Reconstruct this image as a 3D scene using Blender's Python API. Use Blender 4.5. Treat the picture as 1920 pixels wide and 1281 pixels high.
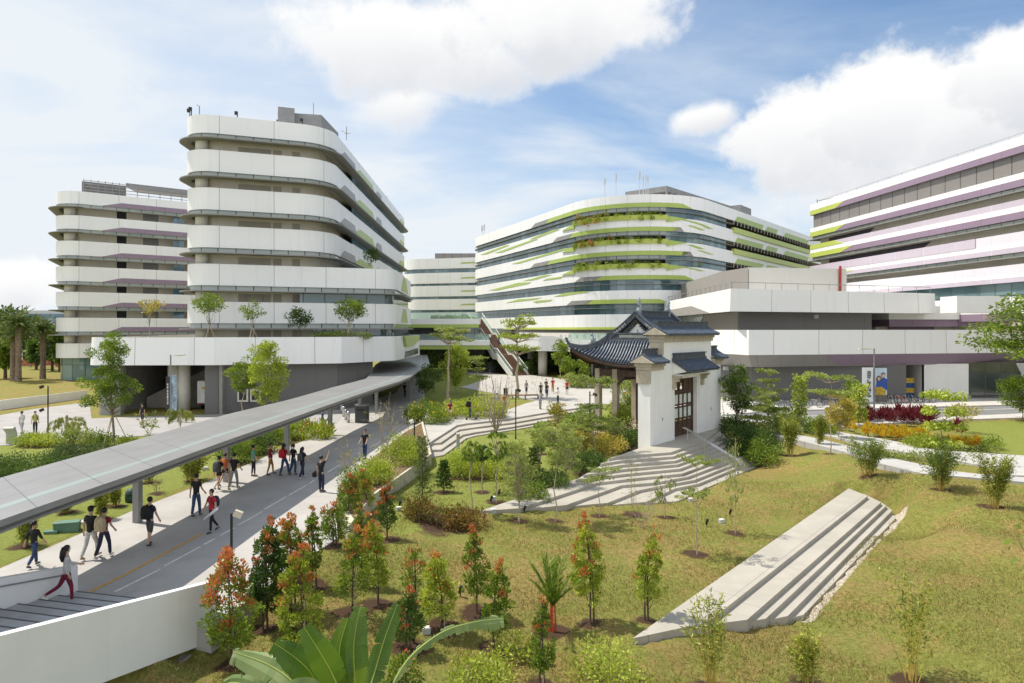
import bpy, bmesh, math, random
import numpy as np
from mathutils import Vector, Matrix

R = math.radians
sc = bpy.context.scene
for o in list(bpy.data.objects):
    bpy.data.objects.remove(o)

# ------------------------------------------------------------------ camera
H = 8.0            # eye height above the plaza
F = 1280.0         # focal length in photo pixels (24 mm)
HOR = 617.0        # row of the horizon in the photo
cam = bpy.data.cameras.new('camera')
cam.lens = 24.0; cam.sensor_width = 36.0
cam.shift_y = -(640.5 - HOR) / 1920.0
cam.clip_start = 0.2; cam.clip_end = 6000
camo = bpy.data.objects.new('camera', cam)
camo.location = (0, 0, H); camo.rotation_euler = (R(90), 0, 0)
sc.collection.objects.link(camo)
sc.camera = camo

# ------------------------------------------------------------------ light
SUN_EL = 60.0
SUN_AZ = (-0.93, 0.37)
n_ = math.hypot(*SUN_AZ)
sdir = Vector((SUN_AZ[0]/n_*math.cos(R(SUN_EL)), SUN_AZ[1]/n_*math.cos(R(SUN_EL)), math.sin(R(SUN_EL))))
sl = bpy.data.lights.new('sun', 'SUN')
sl.energy = 4.6; sl.angle = R(0.53); sl.color = (1.0, 0.94, 0.84)
slo = bpy.data.objects.new('sun', sl)
slo.rotation_euler = sdir.to_track_quat('Z', 'Y').to_euler()
slo.location = (-60, 20, 90)
sc.collection.objects.link(slo)

sc.view_settings.view_transform = 'Standard'
sc.view_settings.look = 'None'
sc.view_settings.exposure = 0.30
sc.view_settings.gamma = 1.0
sc.cycles.max_bounces = 6
sc.cycles.diffuse_bounces = 4
sc.cycles.transparent_max_bounces = 8
sc.cycles.use_denoising = True

W = bpy.data.worlds.new('World'); sc.world = W; W.use_nodes = True
wn = W.node_tree; wn.nodes.clear()
def N(nt, t, **kw):
    n = nt.nodes.new(t)
    for k, v in kw.items():
        if k == 'inp':
            for a, b in v.items(): n.inputs[a].default_value = b
        else: setattr(n, k, v)
    return n
def L(nt, a, b): nt.links.new(a, b)
def MATH(nt, op, a, b=None, c=None, clamp=False):
    n = nt.nodes.new('ShaderNodeMath'); n.operation = op; n.use_clamp = clamp
    for i, x in enumerate((a, b, c)):
        if x is None: continue
        if isinstance(x, (int, float)): n.inputs[i].default_value = x
        else: nt.links.new(x, n.inputs[i])
    return n.outputs[0]
def MIXC(nt, fac, a, b, blend='MIX'):
    n = nt.nodes.new('ShaderNodeMix'); n.data_type = 'RGBA'; n.blend_type = blend
    for i, x in ((0, fac), (6, a), (7, b)):
        if isinstance(x, (int, float)): n.inputs[i].default_value = x
        elif isinstance(x, tuple): n.inputs[i].default_value = (x + (1.0,))[:4]
        else: nt.links.new(x, n.inputs[i])
    return n.outputs[2]
def SMOOTH(nt, x, a, b):
    n = nt.nodes.new('ShaderNodeMapRange'); n.interpolation_type = 'SMOOTHSTEP'; n.clamp = True
    nt.links.new(x, n.inputs[0]); n.inputs[1].default_value = a; n.inputs[2].default_value = b
    n.inputs[3].default_value = 0; n.inputs[4].default_value = 1
    return n.outputs[0]

def sky():
    nt = wn
    out = N(nt, 'ShaderNodeOutputWorld'); bg = N(nt, 'ShaderNodeBackground')
    st = N(nt, 'ShaderNodeTexSky', sky_type='NISHITA', sun_disc=False)
    st.sun_elevation = R(SUN_EL); st.sun_rotation = math.atan2(SUN_AZ[0], SUN_AZ[1]) % (2*math.pi)
    st.air_density = 1.0; st.dust_density = 0.6; st.ozone_density = 2.5
    tc = N(nt, 'ShaderNodeTexCoord')
    d = tc.outputs['Generated']
    STR = 0.122
    skyc = N(nt, 'ShaderNodeVectorMath', operation='MULTIPLY'); skyc.inputs[1].default_value = SKYTINT
    L(nt, st.outputs[0], skyc.inputs[0])
    # stretched coordinates: a cloud layer overhead seen in perspective
    sep = N(nt, 'ShaderNodeSeparateXYZ'); L(nt, d, sep.inputs[0])
    zz = MATH(nt, 'ADD', MATH(nt, 'MAXIMUM', sep.outputs[2], 0.0), 0.12)
    cx = MATH(nt, 'DIVIDE', sep.outputs[0], zz); cy = MATH(nt, 'DIVIDE', sep.outputs[1], zz)
    comb = N(nt, 'ShaderNodeCombineXYZ'); L(nt, cx, comb.inputs[0]); L(nt, cy, comb.inputs[1])
    mp = N(nt, 'ShaderNodeMapping'); mp.inputs['Rotation'].default_value = (0, 0, R(25)); mp.inputs['Scale'].default_value = (0.7, 1.1, 1)
    L(nt, comb.outputs[0], mp.inputs[0])
    ci = N(nt, 'ShaderNodeTexNoise', inp={'Scale': 0.8, 'Detail': 10.0, 'Roughness': 0.56, 'Distortion': 1.4})
    L(nt, mp.outputs[0], ci.inputs['Vector'])
    cirrus = SMOOTH(nt, ci.outputs['Fac'], 0.34, 0.74)
    # more veil towards the left and the horizon
    side = SMOOTH(nt, sep.outputs[0], 0.25, -0.35)
    low = SMOOTH(nt, sep.outputs[2], 0.36, 0.02)
    veil = MATH(nt, 'ADD', MATH(nt, 'MULTIPLY', cirrus, 0.60), MATH(nt, 'ADD', MATH(nt, 'MULTIPLY', side, 0.58), MATH(nt, 'MULTIPLY', low, 0.52)), clamp=True)
    # cumulus
    wob = N(nt, 'ShaderNodeTexNoise', inp={'Scale': 4.2, 'Detail': 9.0, 'Roughness': 0.60})
    L(nt, d, wob.inputs['Vector'])
    wobc = MATH(nt, 'SUBTRACT', wob.outputs['Fac'], 0.5)
    fine = N(nt, 'ShaderNodeTexNoise', inp={'Scale': 15.0, 'Detail': 7.0, 'Roughness': 0.6})
    L(nt, d, fine.inputs['Vector'])
    finec = MATH(nt, 'SUBTRACT', fine.outputs['Fac'], 0.5)
    mask = None; lower = None
    for (px, py, rx, ry, rot, soft) in CLOUDS:
        c = Vector(((px-960)/F, 1, (HOR-py)/F)); ln = c.length; c = c/ln
        rgt = Vector((1, 0, 0)); rgt = (rgt - c*rgt.dot(c)).normalized(); up = rgt.cross(c).normalized()
        a = rgt*math.cos(rot) + up*math.sin(rot); b = -rgt*math.sin(rot) + up*math.cos(rot)
        sub = N(nt, 'ShaderNodeVectorMath', operation='SUBTRACT'); L(nt, d, sub.inputs[0]); sub.inputs[1].default_value = c
        res = []
        for ax, r_ in ((a, rx), (b, ry)):
            dt = N(nt, 'ShaderNodeVectorMath', operation='DOT_PRODUCT'); L(nt, sub.outputs[0], dt.inputs[0]); dt.inputs[1].default_value = ax
            res.append(MATH(nt, 'DIVIDE', dt.outputs['Value'], r_/F/ln))
        l2 = MATH(nt, 'SQRT', MATH(nt, 'ADD', MATH(nt, 'POWER', MATH(nt, 'ABSOLUTE', res[0]), 2.0), MATH(nt, 'POWER', MATH(nt, 'ABSOLUTE', res[1]), 2.0)))
        m = MATH(nt, 'ADD', MATH(nt, 'SUBTRACT', 1.0, l2), MATH(nt, 'ADD', MATH(nt, 'MULTIPLY', wobc, 2.1), MATH(nt, 'MULTIPLY', finec, 0.95)))
        # hard on the upper side, wispy below
        m = SMOOTH(nt, m, -0.04, soft+.06)
        mask = m if mask is None else MATH(nt, 'MAXIMUM', mask, m)
        lo = MATH(nt, 'MULTIPLY', m, SMOOTH(nt, res[1], 0.5, -0.9))
        lower = lo if lower is None else MATH(nt, 'MAXIMUM', lower, lo)
    veilc = MIXC(nt, veil, skyc.outputs[0], VEIL)
    shade = MATH(nt, 'MULTIPLY', lower, SMOOTH(nt, wob.outputs['Fac'], 0.3, 0.65))
    cumc = MIXC(nt, shade, CUM, CUMLOW)
    col = MIXC(nt, mask, veilc, cumc)
    # unseen white bank added to the sky behind the camera to fill shaded facades
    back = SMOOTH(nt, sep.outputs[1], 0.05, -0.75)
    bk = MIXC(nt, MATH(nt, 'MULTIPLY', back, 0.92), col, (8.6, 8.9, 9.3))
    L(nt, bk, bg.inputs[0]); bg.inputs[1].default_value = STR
    L(nt, bg.outputs[0], out.inputs[0])
SKYTINT = (0.84, 0.97, 1.02)
VEIL = (5.6, 5.95, 6.3)
CUM = (6.75, 6.75, 6.7)
CUMLOW = (5.0, 5.15, 5.45)
CLOUDS = [(800, 70, 260, 120, 0.05, 0.35), (1020, 20, 270, 110, 0.0, 0.35), (760, 190, 120, 60, 0.2, 0.8), (1600, 250, 200, 125, 0.1, 0.25), (1760, 210, 190, 130, 0.1, 0.25),
          (1900, 140, 110, 90, 0, 0.25), (1720, 320, 260, 70, 0.2, 0.5), (1318, 222, 74, 32, 0.25, 0.5), (60, 530, 95, 62, 0.1, 0.25)]
sky()

# ------------------------------------------------------------------ pixel geometry (photo pixels -> places in the world)
def P(px, py, z=0.0):
    Y = (H - z) * F / (py - HOR)
    return Vector(((px-960)/F*Y, Y, z))
def PY(px, py, Y):
    return Vector(((px-960)/F*Y, Y, H - (py-HOR)*Y/F))

# ------------------------------------------------------------------ materials
MATS = {}
def newmat(name):
    m = bpy.data.materials.new(name); m.use_nodes = True
    nt = m.node_tree; nt.nodes.clear()
    out = N(nt, 'ShaderNodeOutputMaterial')
    MATS[name] = m
    return m, nt, out
def principled(nt, out, rough=0.6, metal=0.0, spec=0.4):
    b = N(nt, 'ShaderNodeBsdfPrincipled')
    b.inputs['Roughness'].default_value = rough; b.inputs['Metallic'].default_value = metal
    b.inputs['Specular IOR Level'].default_value = spec
    L(nt, b.outputs[0], out.inputs[0])
    return b
def sc3(c, k): return tuple(min(1.0, x*k) for x in c)
def M(name, col, rough=0.6, var=0.12, scale=1.5, bump=0.0, metal=0.0, spec=0.4, streak=0.0):
    """plain surface with a slow cloudy variation, fine grain and optional weather streaks"""
    if name in MATS: return MATS[name]
    m, nt, out = newmat(name); b = principled(nt, out, rough, metal, spec)
    tc = N(nt, 'ShaderNodeTexCoord'); o = tc.outputs['Object']
    n1 = N(nt, 'ShaderNodeTexNoise', inp={'Scale': scale, 'Detail': 6.0, 'Roughness': 0.65}); L(nt, o, n1.inputs['Vector'])
    c = MIXC(nt, SMOOTH(nt, n1.outputs['Fac'], 0.3, 0.7), sc3(col, 1-var), sc3(col, 1+var))
    if streak > 0:
        mp = N(nt, 'ShaderNodeMapping'); mp.inputs['Scale'].default_value = (1.3, 1.3, 0.06); L(nt, o, mp.inputs[0])
        n2 = N(nt, 'ShaderNodeTexNoise', inp={'Scale': 2.0, 'Detail': 5.0}); L(nt, mp.outputs[0], n2.inputs['Vector'])
        c = MIXC(nt, MATH(nt, 'MULTIPLY', SMOOTH(nt, n2.outputs['Fac'], 0.5, 0.75), streak), c, sc3(col, 0.55))
    L(nt, c, b.inputs['Base Color'])
    if bump > 0:
        n3 = N(nt, 'ShaderNodeTexNoise', inp={'Scale': scale*14, 'Detail': 5.0}); L(nt, o, n3.inputs['Vector'])
        bp = N(nt, 'ShaderNodeBump', inp={'Strength': bump, 'Distance': 0.02}); L(nt, n3.outputs['Fac'], bp.inputs['Height']); L(nt, bp.outputs[0], b.inputs['Normal'])
    return m
def M_panel(name, col, plen=5.2, gap=0.035, line=(0.25, 0.22, 0.18), rough=0.35, hline=0.0, var=0.03, off=0.0, streak=0.20):
    """cladding panels: joints run along the metres stored in the UV map"""
    if name in MATS: return MATS[name]
    m, nt, out = newmat(name); b = principled(nt, out, rough, 0, 0.4)
    uv = N(nt, 'ShaderNodeUVMap'); sep = N(nt, 'ShaderNodeSeparateXYZ'); L(nt, uv.outputs[0], sep.inputs[0])
    u = MATH(nt, 'ADD', sep.outputs[0], off)
    fr = MATH(nt, 'ABSOLUTE', MATH(nt, 'SUBTRACT', MATH(nt, 'PINGPONG', u, plen/2), 0.0))
    joint = MATH(nt, 'LESS_THAN', fr, gap)
    cell = MATH(nt, 'FLOOR', MATH(nt, 'DIVIDE', u, plen))
    wn_ = N(nt, 'ShaderNodeTexWhiteNoise', noise_dimensions='1D'); L(nt, cell, wn_.inputs['W'])
    tc = N(nt, 'ShaderNodeTexCoord')
    n1 = N(nt, 'ShaderNodeTexNoise', inp={'Scale': 0.35, 'Detail': 5.0}); L(nt, tc.outputs['Object'], n1.inputs['Vector'])
    k = MATH(nt, 'ADD', MATH(nt, 'MULTIPLY', wn_.outputs[0], 0.4), MATH(nt, 'MULTIPLY', n1.outputs['Fac'], 0.6))
    c = MIXC(nt, k, sc3(col, 1-var*2), sc3(col, 1+var))
    if streak:
        mp = N(nt, 'ShaderNodeMapping'); mp.inputs['Scale'].default_value = (1.2, 1.2, 0.08); L(nt, tc.outputs['Object'], mp.inputs[0])
        n2 = N(nt, 'ShaderNodeTexNoise', inp={'Scale': 1.6, 'Detail': 6.0}); L(nt, mp.outputs[0], n2.inputs['Vector'])
        c = MIXC(nt, MATH(nt, 'MULTIPLY', SMOOTH(nt, n2.outputs['Fac'], 0.52, 0.8), streak), c, sc3(col, 0.6))
    if hline > 0:
        hz = MATH(nt, 'LESS_THAN', MATH(nt, 'PINGPONG', sep.outputs[1], hline/2), 0.012)
        c = MIXC(nt, MATH(nt, 'MULTIPLY', hz, 0.35), c, line)
    c = MIXC(nt, MATH(nt, 'MULTIPLY', joint, 0.8), c, line)
    L(nt, c, b.inputs['Base Color'])
    return m
def M_glass(name, tint=(0.045, 0.10, 0.115), pane=1.5, mull=0.05, row=0.0, frame=(0.03, 0.035, 0.04), vary=0.6, light=(0.16, 0.24, 0.25), rough=0.04, ior=1.75):
    if name in MATS: return MATS[name]
    m, nt, out = newmat(name); b = principled(nt, out, rough, 0, 0.5)
    b.inputs['IOR'].default_value = ior
    uv = N(nt, 'ShaderNodeUVMap'); sep = N(nt, 'ShaderNodeSeparateXYZ'); L(nt, uv.outputs[0], sep.inputs[0])
    u = sep.outputs[0]; v = sep.outputs[1]
    mm = MATH(nt, 'LESS_THAN', MATH(nt, 'PINGPONG', u, pane/2), mull)
    if row > 0:
        mm = MATH(nt, 'MAXIMUM', mm, MATH(nt, 'LESS_THAN', MATH(nt, 'PINGPONG', v, row/2), mull*0.8))
    cell = N(nt, 'ShaderNodeCombineXYZ')
    L(nt, MATH(nt, 'FLOOR', MATH(nt, 'DIVIDE', u, pane)), cell.inputs[0])
    L(nt, MATH(nt, 'FLOOR', MATH(nt, 'DIVIDE', v, row if row > 0 else 3.9)), cell.inputs[1])
    wn_ = N(nt, 'ShaderNodeTexWhiteNoise', noise_dimensions='2D'); L(nt, cell.outputs[0], wn_.inputs['Vector'])
    k = MATH(nt, 'MULTIPLY', MATH(nt, 'POWER', wn_.outputs[0], 2.2), vary)
    tc = N(nt, 'ShaderNodeTexCoord')
    n1 = N(nt, 'ShaderNodeTexNoise', inp={'Scale': 0.16, 'Detail': 3.0}); L(nt, tc.outputs['Object'], n1.inputs['Vector'])
    k = MATH(nt, 'ADD', k, MATH(nt, 'MULTIPLY', SMOOTH(nt, n1.outputs['Fac'], 0.4, 0.7), 0.35), clamp=True)
    c = MIXC(nt, k, tint, light)
    c = MIXC(nt, mm, c, frame)
    L(nt, c, b.inputs['Base Color'])
    L(nt, MATH(nt, 'ADD', MATH(nt, 'MULTIPLY', mm, 0.4), rough), b.inputs['Roughness'])
    # slightly wavy panes
    n2 = N(nt, 'ShaderNodeTexNoise', inp={'Scale': 0.7, 'Detail': 2.0}); L(nt, tc.outputs['Object'], n2.inputs['Vector'])
    bp = N(nt, 'ShaderNodeBump', inp={'Strength': 0.12, 'Distance': 0.05})
    L(nt, MATH(nt, 'ADD', n2.outputs['Fac'], MATH(nt, 'MULTIPLY', wn_.outputs[0], 0.2)), bp.inputs['Height']); L(nt, bp.outputs[0], b.inputs['Normal'])
    return m
def M_clear(name, tint=(0.60, 0.70, 0.67), alpha=0.12):
    """thin clear glass sheet (railings)"""
    if name in MATS: return MATS[name]
    m, nt, out = newmat(name); b = N(nt, 'ShaderNodeBsdfPrincipled')
    b.inputs['Base Color'].default_value = tint + (1,); b.inputs['Roughness'].default_value = 0.08
    t = N(nt, 'ShaderNodeBsdfTransparent'); t.inputs[0].default_value = (0.85, 0.95, 0.92, 1)
    tc = N(nt, 'ShaderNodeTexCoord'); n1 = N(nt, 'ShaderNodeTexNoise', inp={'Scale': 0.8, 'Detail': 3.0}); L(nt, tc.outputs['Object'], n1.inputs['Vector'])
    mx = N(nt, 'ShaderNodeMixShader'); L(nt, MATH(nt, 'ADD', MATH(nt, 'MULTIPLY', n1.outputs['Fac'], 0.15), alpha), mx.inputs[0])
    L(nt, t.outputs[0], mx.inputs[1]); L(nt, b.outputs[0], mx.inputs[2]); L(nt, mx.outputs[0], out.inputs[0])
    return m
def M_leaf(name, cols, trans=0.35, rough=0.45, clump=0.8, spec=0.3):
    """leaves: every leaf (mesh island) has its own tone, clumps of the crown lean lighter or darker"""
    if name in MATS: return MATS[name]
    m, nt, out = newmat(name)
    g = N(nt, 'ShaderNodeNewGeometry'); tc = N(nt, 'ShaderNodeTexCoord')
    n1 = N(nt, 'ShaderNodeTexNoise', inp={'Scale': clump, 'Detail': 2.0}); L(nt, tc.outputs['Object'], n1.inputs['Vector'])
    oi = N(nt, 'ShaderNodeObjectInfo')
    k = MATH(nt, 'ADD', MATH(nt, 'MULTIPLY', g.outputs['Random Per Island'], 0.55), MATH(nt, 'MULTIPLY', SMOOTH(nt, n1.outputs['Fac'], 0.3, 0.7), 0.45))
    k = MATH(nt, 'ADD', k, MATH(nt, 'MULTIPLY', MATH(nt, 'SUBTRACT', oi.outputs['Random'], 0.5), 0.25), clamp=True)
    cr = N(nt, 'ShaderNodeValToRGB')
    el = cr.color_ramp.elements
    while len(el) < len(cols): el.new(0.5)
    for i, c in enumerate(cols):
        el[i].position = i/(len(cols)-1); el[i].color = c + (1,)
    L(nt, k, cr.inputs[0])
    b = N(nt, 'ShaderNodeBsdfPrincipled'); b.inputs['Roughness'].default_value = rough; b.inputs['Specular IOR Level'].default_value = spec
    L(nt, cr.outputs[0], b.inputs['Base Color'])
    t = N(nt, 'ShaderNodeBsdfTranslucent')
    L(nt, MIXC(nt, 0.5, cr.outputs[0], MIXC(nt, 1.0, cr.outputs[0], (1.0, 1.0, 0.35), 'MULTIPLY')), t.inputs[0])
    mx = N(nt, 'ShaderNodeMixShader'); mx.inputs[0].default_value = trans
    L(nt, b.outputs[0], mx.inputs[1]); L(nt, t.outputs[0], mx.inputs[2]); L(nt, mx.outputs[0], out.inputs[0])
    return m

# ------------------------------------------------------------------ mesh building
col = sc.collection
def tag(o, label=None, cat=None, group=None, kind=None):
    if label: o['label'] = label
    if cat: o['category'] = cat
    if group: o['group'] = group
    if kind: o['kind'] = kind
    return o
def empty(name, loc=(0, 0, 0), rz=0.0, label=None, cat=None, group=None):
    o = bpy.data.objects.new(name, None); col.objects.link(o)
    o.empty_display_size = 0.3
    o.location = loc; o.rotation_euler = (0, 0, rz)
    return tag(o, label, cat, group)
class MB:
    def __init__(s): s.v = []; s.f = []; s.m = []; s.uv = []
    def add(s, vs, fs, mi=0, uvs=None):
        b = len(s.v); s.v += [tuple(x) for x in vs]
        for i, f in enumerate(fs):
            s.f.append([b+j for j in f]); s.m.append(mi)
            s.uv.append(uvs[i] if uvs else None)
    def box(s, c, size, rz=0.0, mi=0, tilt=None):
        x, y, z = (k/2 for k in size)
        vs = [Vector((a, b, d)) for a in (-x, x) for b in (-y, y) for d in (-z, z)]
        M_ = Matrix.Rotation(rz, 3, 'Z')
        if tilt is not None: M_ = M_ @ tilt
        vs = [M_ @ v + Vector(c) for v in vs]
        fs = [(0, 1, 3, 2), (4, 6, 7, 5), (0, 4, 5, 1), (2, 3, 7, 6), (0, 2, 6, 4), (1, 5, 7, 3)]
        s.add(vs, fs, mi, [s._uvbox(size, i) for i in range(6)])
    def _uvbox(s, size, i):
        x, y, z = size
        a, b = ((y, z), (y, z), (x, z), (x, z), (x, y), (x, y))[i]
        if i == 0: return [(0, 0), (0, b), (a, b), (a, 0)]
        if i == 1: return [(0, 0), (a, 0), (a, b), (0, b)]
        if i == 2: return [(0, 0), (a, 0), (a, b), (0, b)]
        if i == 3: return [(0, 0), (0, b), (a, b), (a, 0)]
        return [(0, 0), (a, 0), (a, b), (0, b)]
    def prism(s, poly, z0, z1, mi=0, top_mi=None):
        n = len(poly)
        ar = sum(poly[i][0]*poly[(i+1) % n][1]-poly[(i+1) % n][0]*poly[i][1] for i in range(n))
        if ar < 0: poly = poly[::-1]
        z1f = z1 if callable(z1) else (lambda p: z1)
        z0f = z0 if callable(z0) else (lambda p: z0)
        lo = [(p[0], p[1], z0f(p)) for p in poly]; hi = [(p[0], p[1], z1f(p)) for p in poly]
        s.add(hi, [list(range(n))], mi if top_mi is None else top_mi, [[(p[0], p[1]) for p in poly]])
        s.add(lo, [list(range(n))[::-1]], mi, [[(p[0], p[1]) for p in poly[::-1]]])
        acc = 0
        for i in range(n):
            j = (i+1) % n; d = math.hypot(poly[j][0]-poly[i][0], poly[j][1]-poly[i][1])
            s.add([lo[i], lo[j], hi[j], hi[i]], [(0, 1, 2, 3)], mi, [[(acc, lo[i][2]), (acc+d, lo[j][2]), (acc+d, hi[j][2]), (acc, hi[i][2])]])
            acc += d
    def tube(s, pts, rad, n=6, mi=0, cap=True):
        pts = [Vector(p) for p in pts]
        if isinstance(rad, (int, float)): rad = [rad]*len(pts)
        rings = []
        ref = None
        for i, p in enumerate(pts):
            t = (pts[min(i+1, len(pts)-1)] - pts[max(i-1, 0)])
            if t.length < 1e-9: t = Vector((0, 0, 1))
            t.normalize()
            if ref is None:
                ref = Vector((0, 0, 1)) if abs(t.z) < 0.9 else Vector((1, 0, 0))
            a = ref - t*ref.dot(t)
            if a.length < 1e-6: a = t.orthogonal()
            a.normalize(); b = t.cross(a); ref = a
            rings.append([p + a*(math.cos(2*math.pi*k/n)*rad[i]) + b*(math.sin(2*math.pi*k/n)*rad[i]) for k in range(n)])
        vs = [v for r_ in rings for v in r_]
        fs = []
        for i in range(len(pts)-1):
            for k in range(n):
                k2 = (k+1) % n
                fs.append((i*n+k, i*n+k2, (i+1)*n+k2, (i+1)*n+k))
        if cap:
            fs.append(tuple(range(n))[::-1]); fs.append(tuple((len(pts)-1)*n+k for k in range(n)))
        s.add(vs, fs, mi)
    def lathe(s, c, prof, n=16, mi=0):
        vs = []; fs = []
        for (r_, z) in prof:
            for k in range(n):
                a = 2*math.pi*k/n
                vs.append((c[0]+r_*math.cos(a), c[1]+r_*math.sin(a), c[2]+z))
        for i in range(len(prof)-1):
            for k in range(n):
                k2 = (k+1) % n
                fs.append((i*n+k, i*n+k2, (i+1)*n+k2, (i+1)*n+k))
        fs.append(tuple(range(n))[::-1]); fs.append(tuple((len(prof)-1)*n+k for k in range(n)))
        s.add(vs, fs, mi)
    def ball(s, c, r_, n=10, m=7, mi=0, sq=(1, 1, 1)):
        prof = []
        vs = []; fs = []
        for i in range(m+1):
            t = math.pi*i/m
            for k in range(n):
                a = 2*math.pi*k/n
                vs.append((c[0]+r_*sq[0]*math.sin(t)*math.cos(a), c[1]+r_*sq[1]*math.sin(t)*math.sin(a), c[2]-r_*sq[2]*math.cos(t)))
        for i in range(m):
            for k in range(n):
                k2 = (k+1) % n
                fs.append((i*n+k, i*n+k2, (i+1)*n+k2, (i+1)*n+k))
        s.add(vs, fs, mi)
    def build(s, name, mats, parent=None, smooth=False, loc=None, rz=None):
        if not isinstance(mats, (list, tuple)): mats = [mats]
        me = bpy.data.meshes.new(name)
        me.from_pydata(s.v, [], s.f)
        for m_ in mats: me.materials.append(m_)
        me.polygons.foreach_set('material_index', s.m)
        if any(u is not None for u in s.uv):
            ul = me.uv_layers.new(name='UVMap')
            flat = []
            for f, u in zip(s.f, s.uv):
                if u is None: flat += [0.0, 0.0]*len(f)
                else:
                    for a in u: flat += [a[0], a[1]]
            ul.data.foreach_set('uv', flat)
        if smooth:
            me.polygons.foreach_set('use_smooth', [True]*len(s.f))
        me.update()
        o = bpy.data.objects.new(name, me); col.objects.link(o)
        if parent is not None: o.parent = parent
        if loc is not None: o.location = loc
        if rz is not None: o.rotation_euler = (0, 0, rz)
        return o
def part(fn, name, mats, parent=None, smooth=False):
    b = MB(); fn(b); return b.build(name, mats, parent, smooth)
def structure(o): o['kind'] = 'structure'; return o
def copy_tree(o, parent=None):
    c = o.copy(); col.objects.link(c)
    if parent is not None: c.parent = parent
    for ch in list(o.children): copy_tree(ch, c)
    return c

# ------------------------------------------------------------------ plans: closed outlines with rounded corners
class Plan:
    def __init__(s, corners, seg=10):
        n = len(corners); pts = []
        ar = sum(corners[i][0]*corners[(i+1) % n][1]-corners[(i+1) % n][0]*corners[i][1] for i in range(n))
        if ar < 0: corners = corners[::-1]
        for i in range(n):
            p = Vector(corners[i][:2]); r_ = corners[i][2] if len(corners[i]) > 2 else 0
            a = Vector(corners[i-1][:2]); b = Vector(corners[(i+1) % n][:2])
            if r_ <= 0: pts.append(p); continue
            da = (a-p).normalized(); db = (b-p).normalized()
            ang = math.acos(max(-1, min(1, da.dot(db)))); t = r_/math.tan(ang/2)
            c = p + (da+db).normalized()*(r_/math.sin(ang/2))
            p0 = p+da*t; p1 = p+db*t
            a0 = math.atan2(p0.y-c.y, p0.x-c.x); a1 = math.atan2(p1.y-c.y, p1.x-c.x)
            while a1-a0 > math.pi: a1 -= 2*math.pi
            while a1-a0 < -math.pi: a1 += 2*math.pi
            for k in range(seg+1):
                q = a0+(a1-a0)*k/seg
                pts.append(Vector((c.x+r_*math.cos(q), c.y+r_*math.sin(q))))
        # cut long sides so that bends stay smooth
        s.p = pts; n = len(pts); s.n = []
        for i in range(n):
            a = pts[i-1]; b = pts[i]; c = pts[(i+1) % n]
            e0 = (b-a).normalized(); e1 = (c-b).normalized()
            n0 = Vector((e0.y, -e0.x)); n1 = Vector((e1.y, -e1.x))
            m_ = (n0+n1); m_.normalize(); k = 1/max(0.4, m_.dot(n0))
            s.n.append(m_*k)
        s.s = [0.0]
        for i in range(n): s.s.append(s.s[-1]+(pts[(i+1) % n]-pts[i]).length)
        s.len = s.s[-1]
    def at(s, q, off=0.0):
        q = q % s.len; n = len(s.p)
        lo, hi = 0, n-1
        while lo < hi:
            mid = (lo+hi+1)//2
            if s.s[mid] <= q: lo = mid
            else: hi = mid-1
        i = lo; j = (i+1) % n
        t = (q-s.s[i])/max(1e-9, s.s[i+1]-s.s[i])
        a = s.p[i]+s.n[i]*off; b = s.p[j]+s.n[j]*off
        return a.lerp(b, t)
    def hit(s, px, off=0.0):
        for d in range(0, 120):
            for sg in ((1, -1) if d else (1,)):
                h = s.hit1(px+sg*d, off)
                if h: return h
    def hit1(s, px, off=0.0):
        k = (px-960)/F; best = None; n = len(s.p)
        for i in range(n):
            j = (i+1) % n
            a = s.p[i]+s.n[i]*off; b = s.p[j]+s.n[j]*off
            fa = a.x-k*a.y; fb = b.x-k*b.y
            if fa*fb <= 0 and fa != fb:
                t = fa/(fa-fb); Y = a.y+(b.y-a.y)*t
                if Y > 1 and (best is None or Y < best[0]): best = (Y, s.s[i]+(s.s[i+1]-s.s[i])*t)
        return best
    def sz(s, px, py, off=0.0):
        h = s.hit(px, off)
        if h is None: raise ValueError('no hit %s' % px)
        return (h[1], H-(py-HOR)*h[0]/F)
    def knots(s, s0, s1, step=None):
        q = [s0]
        base = math.floor(s0/s.len)
        for w in range(int(base), int(math.floor(s1/s.len))+1):
            for x in s.s[:-1]:
                if s0+1e-4 < x+w*s.len < s1-1e-4: q.append(x+w*s.len)
        q.append(s1)
        if step:
            out = []
            for a, b in zip(q[:-1], q[1:]):
                m_ = max(1, int((b-a)/step))
                out += [a+(b-a)*k/m_ for k in range(m_)]
            q = out+[q[-1]]
        return q
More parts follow.
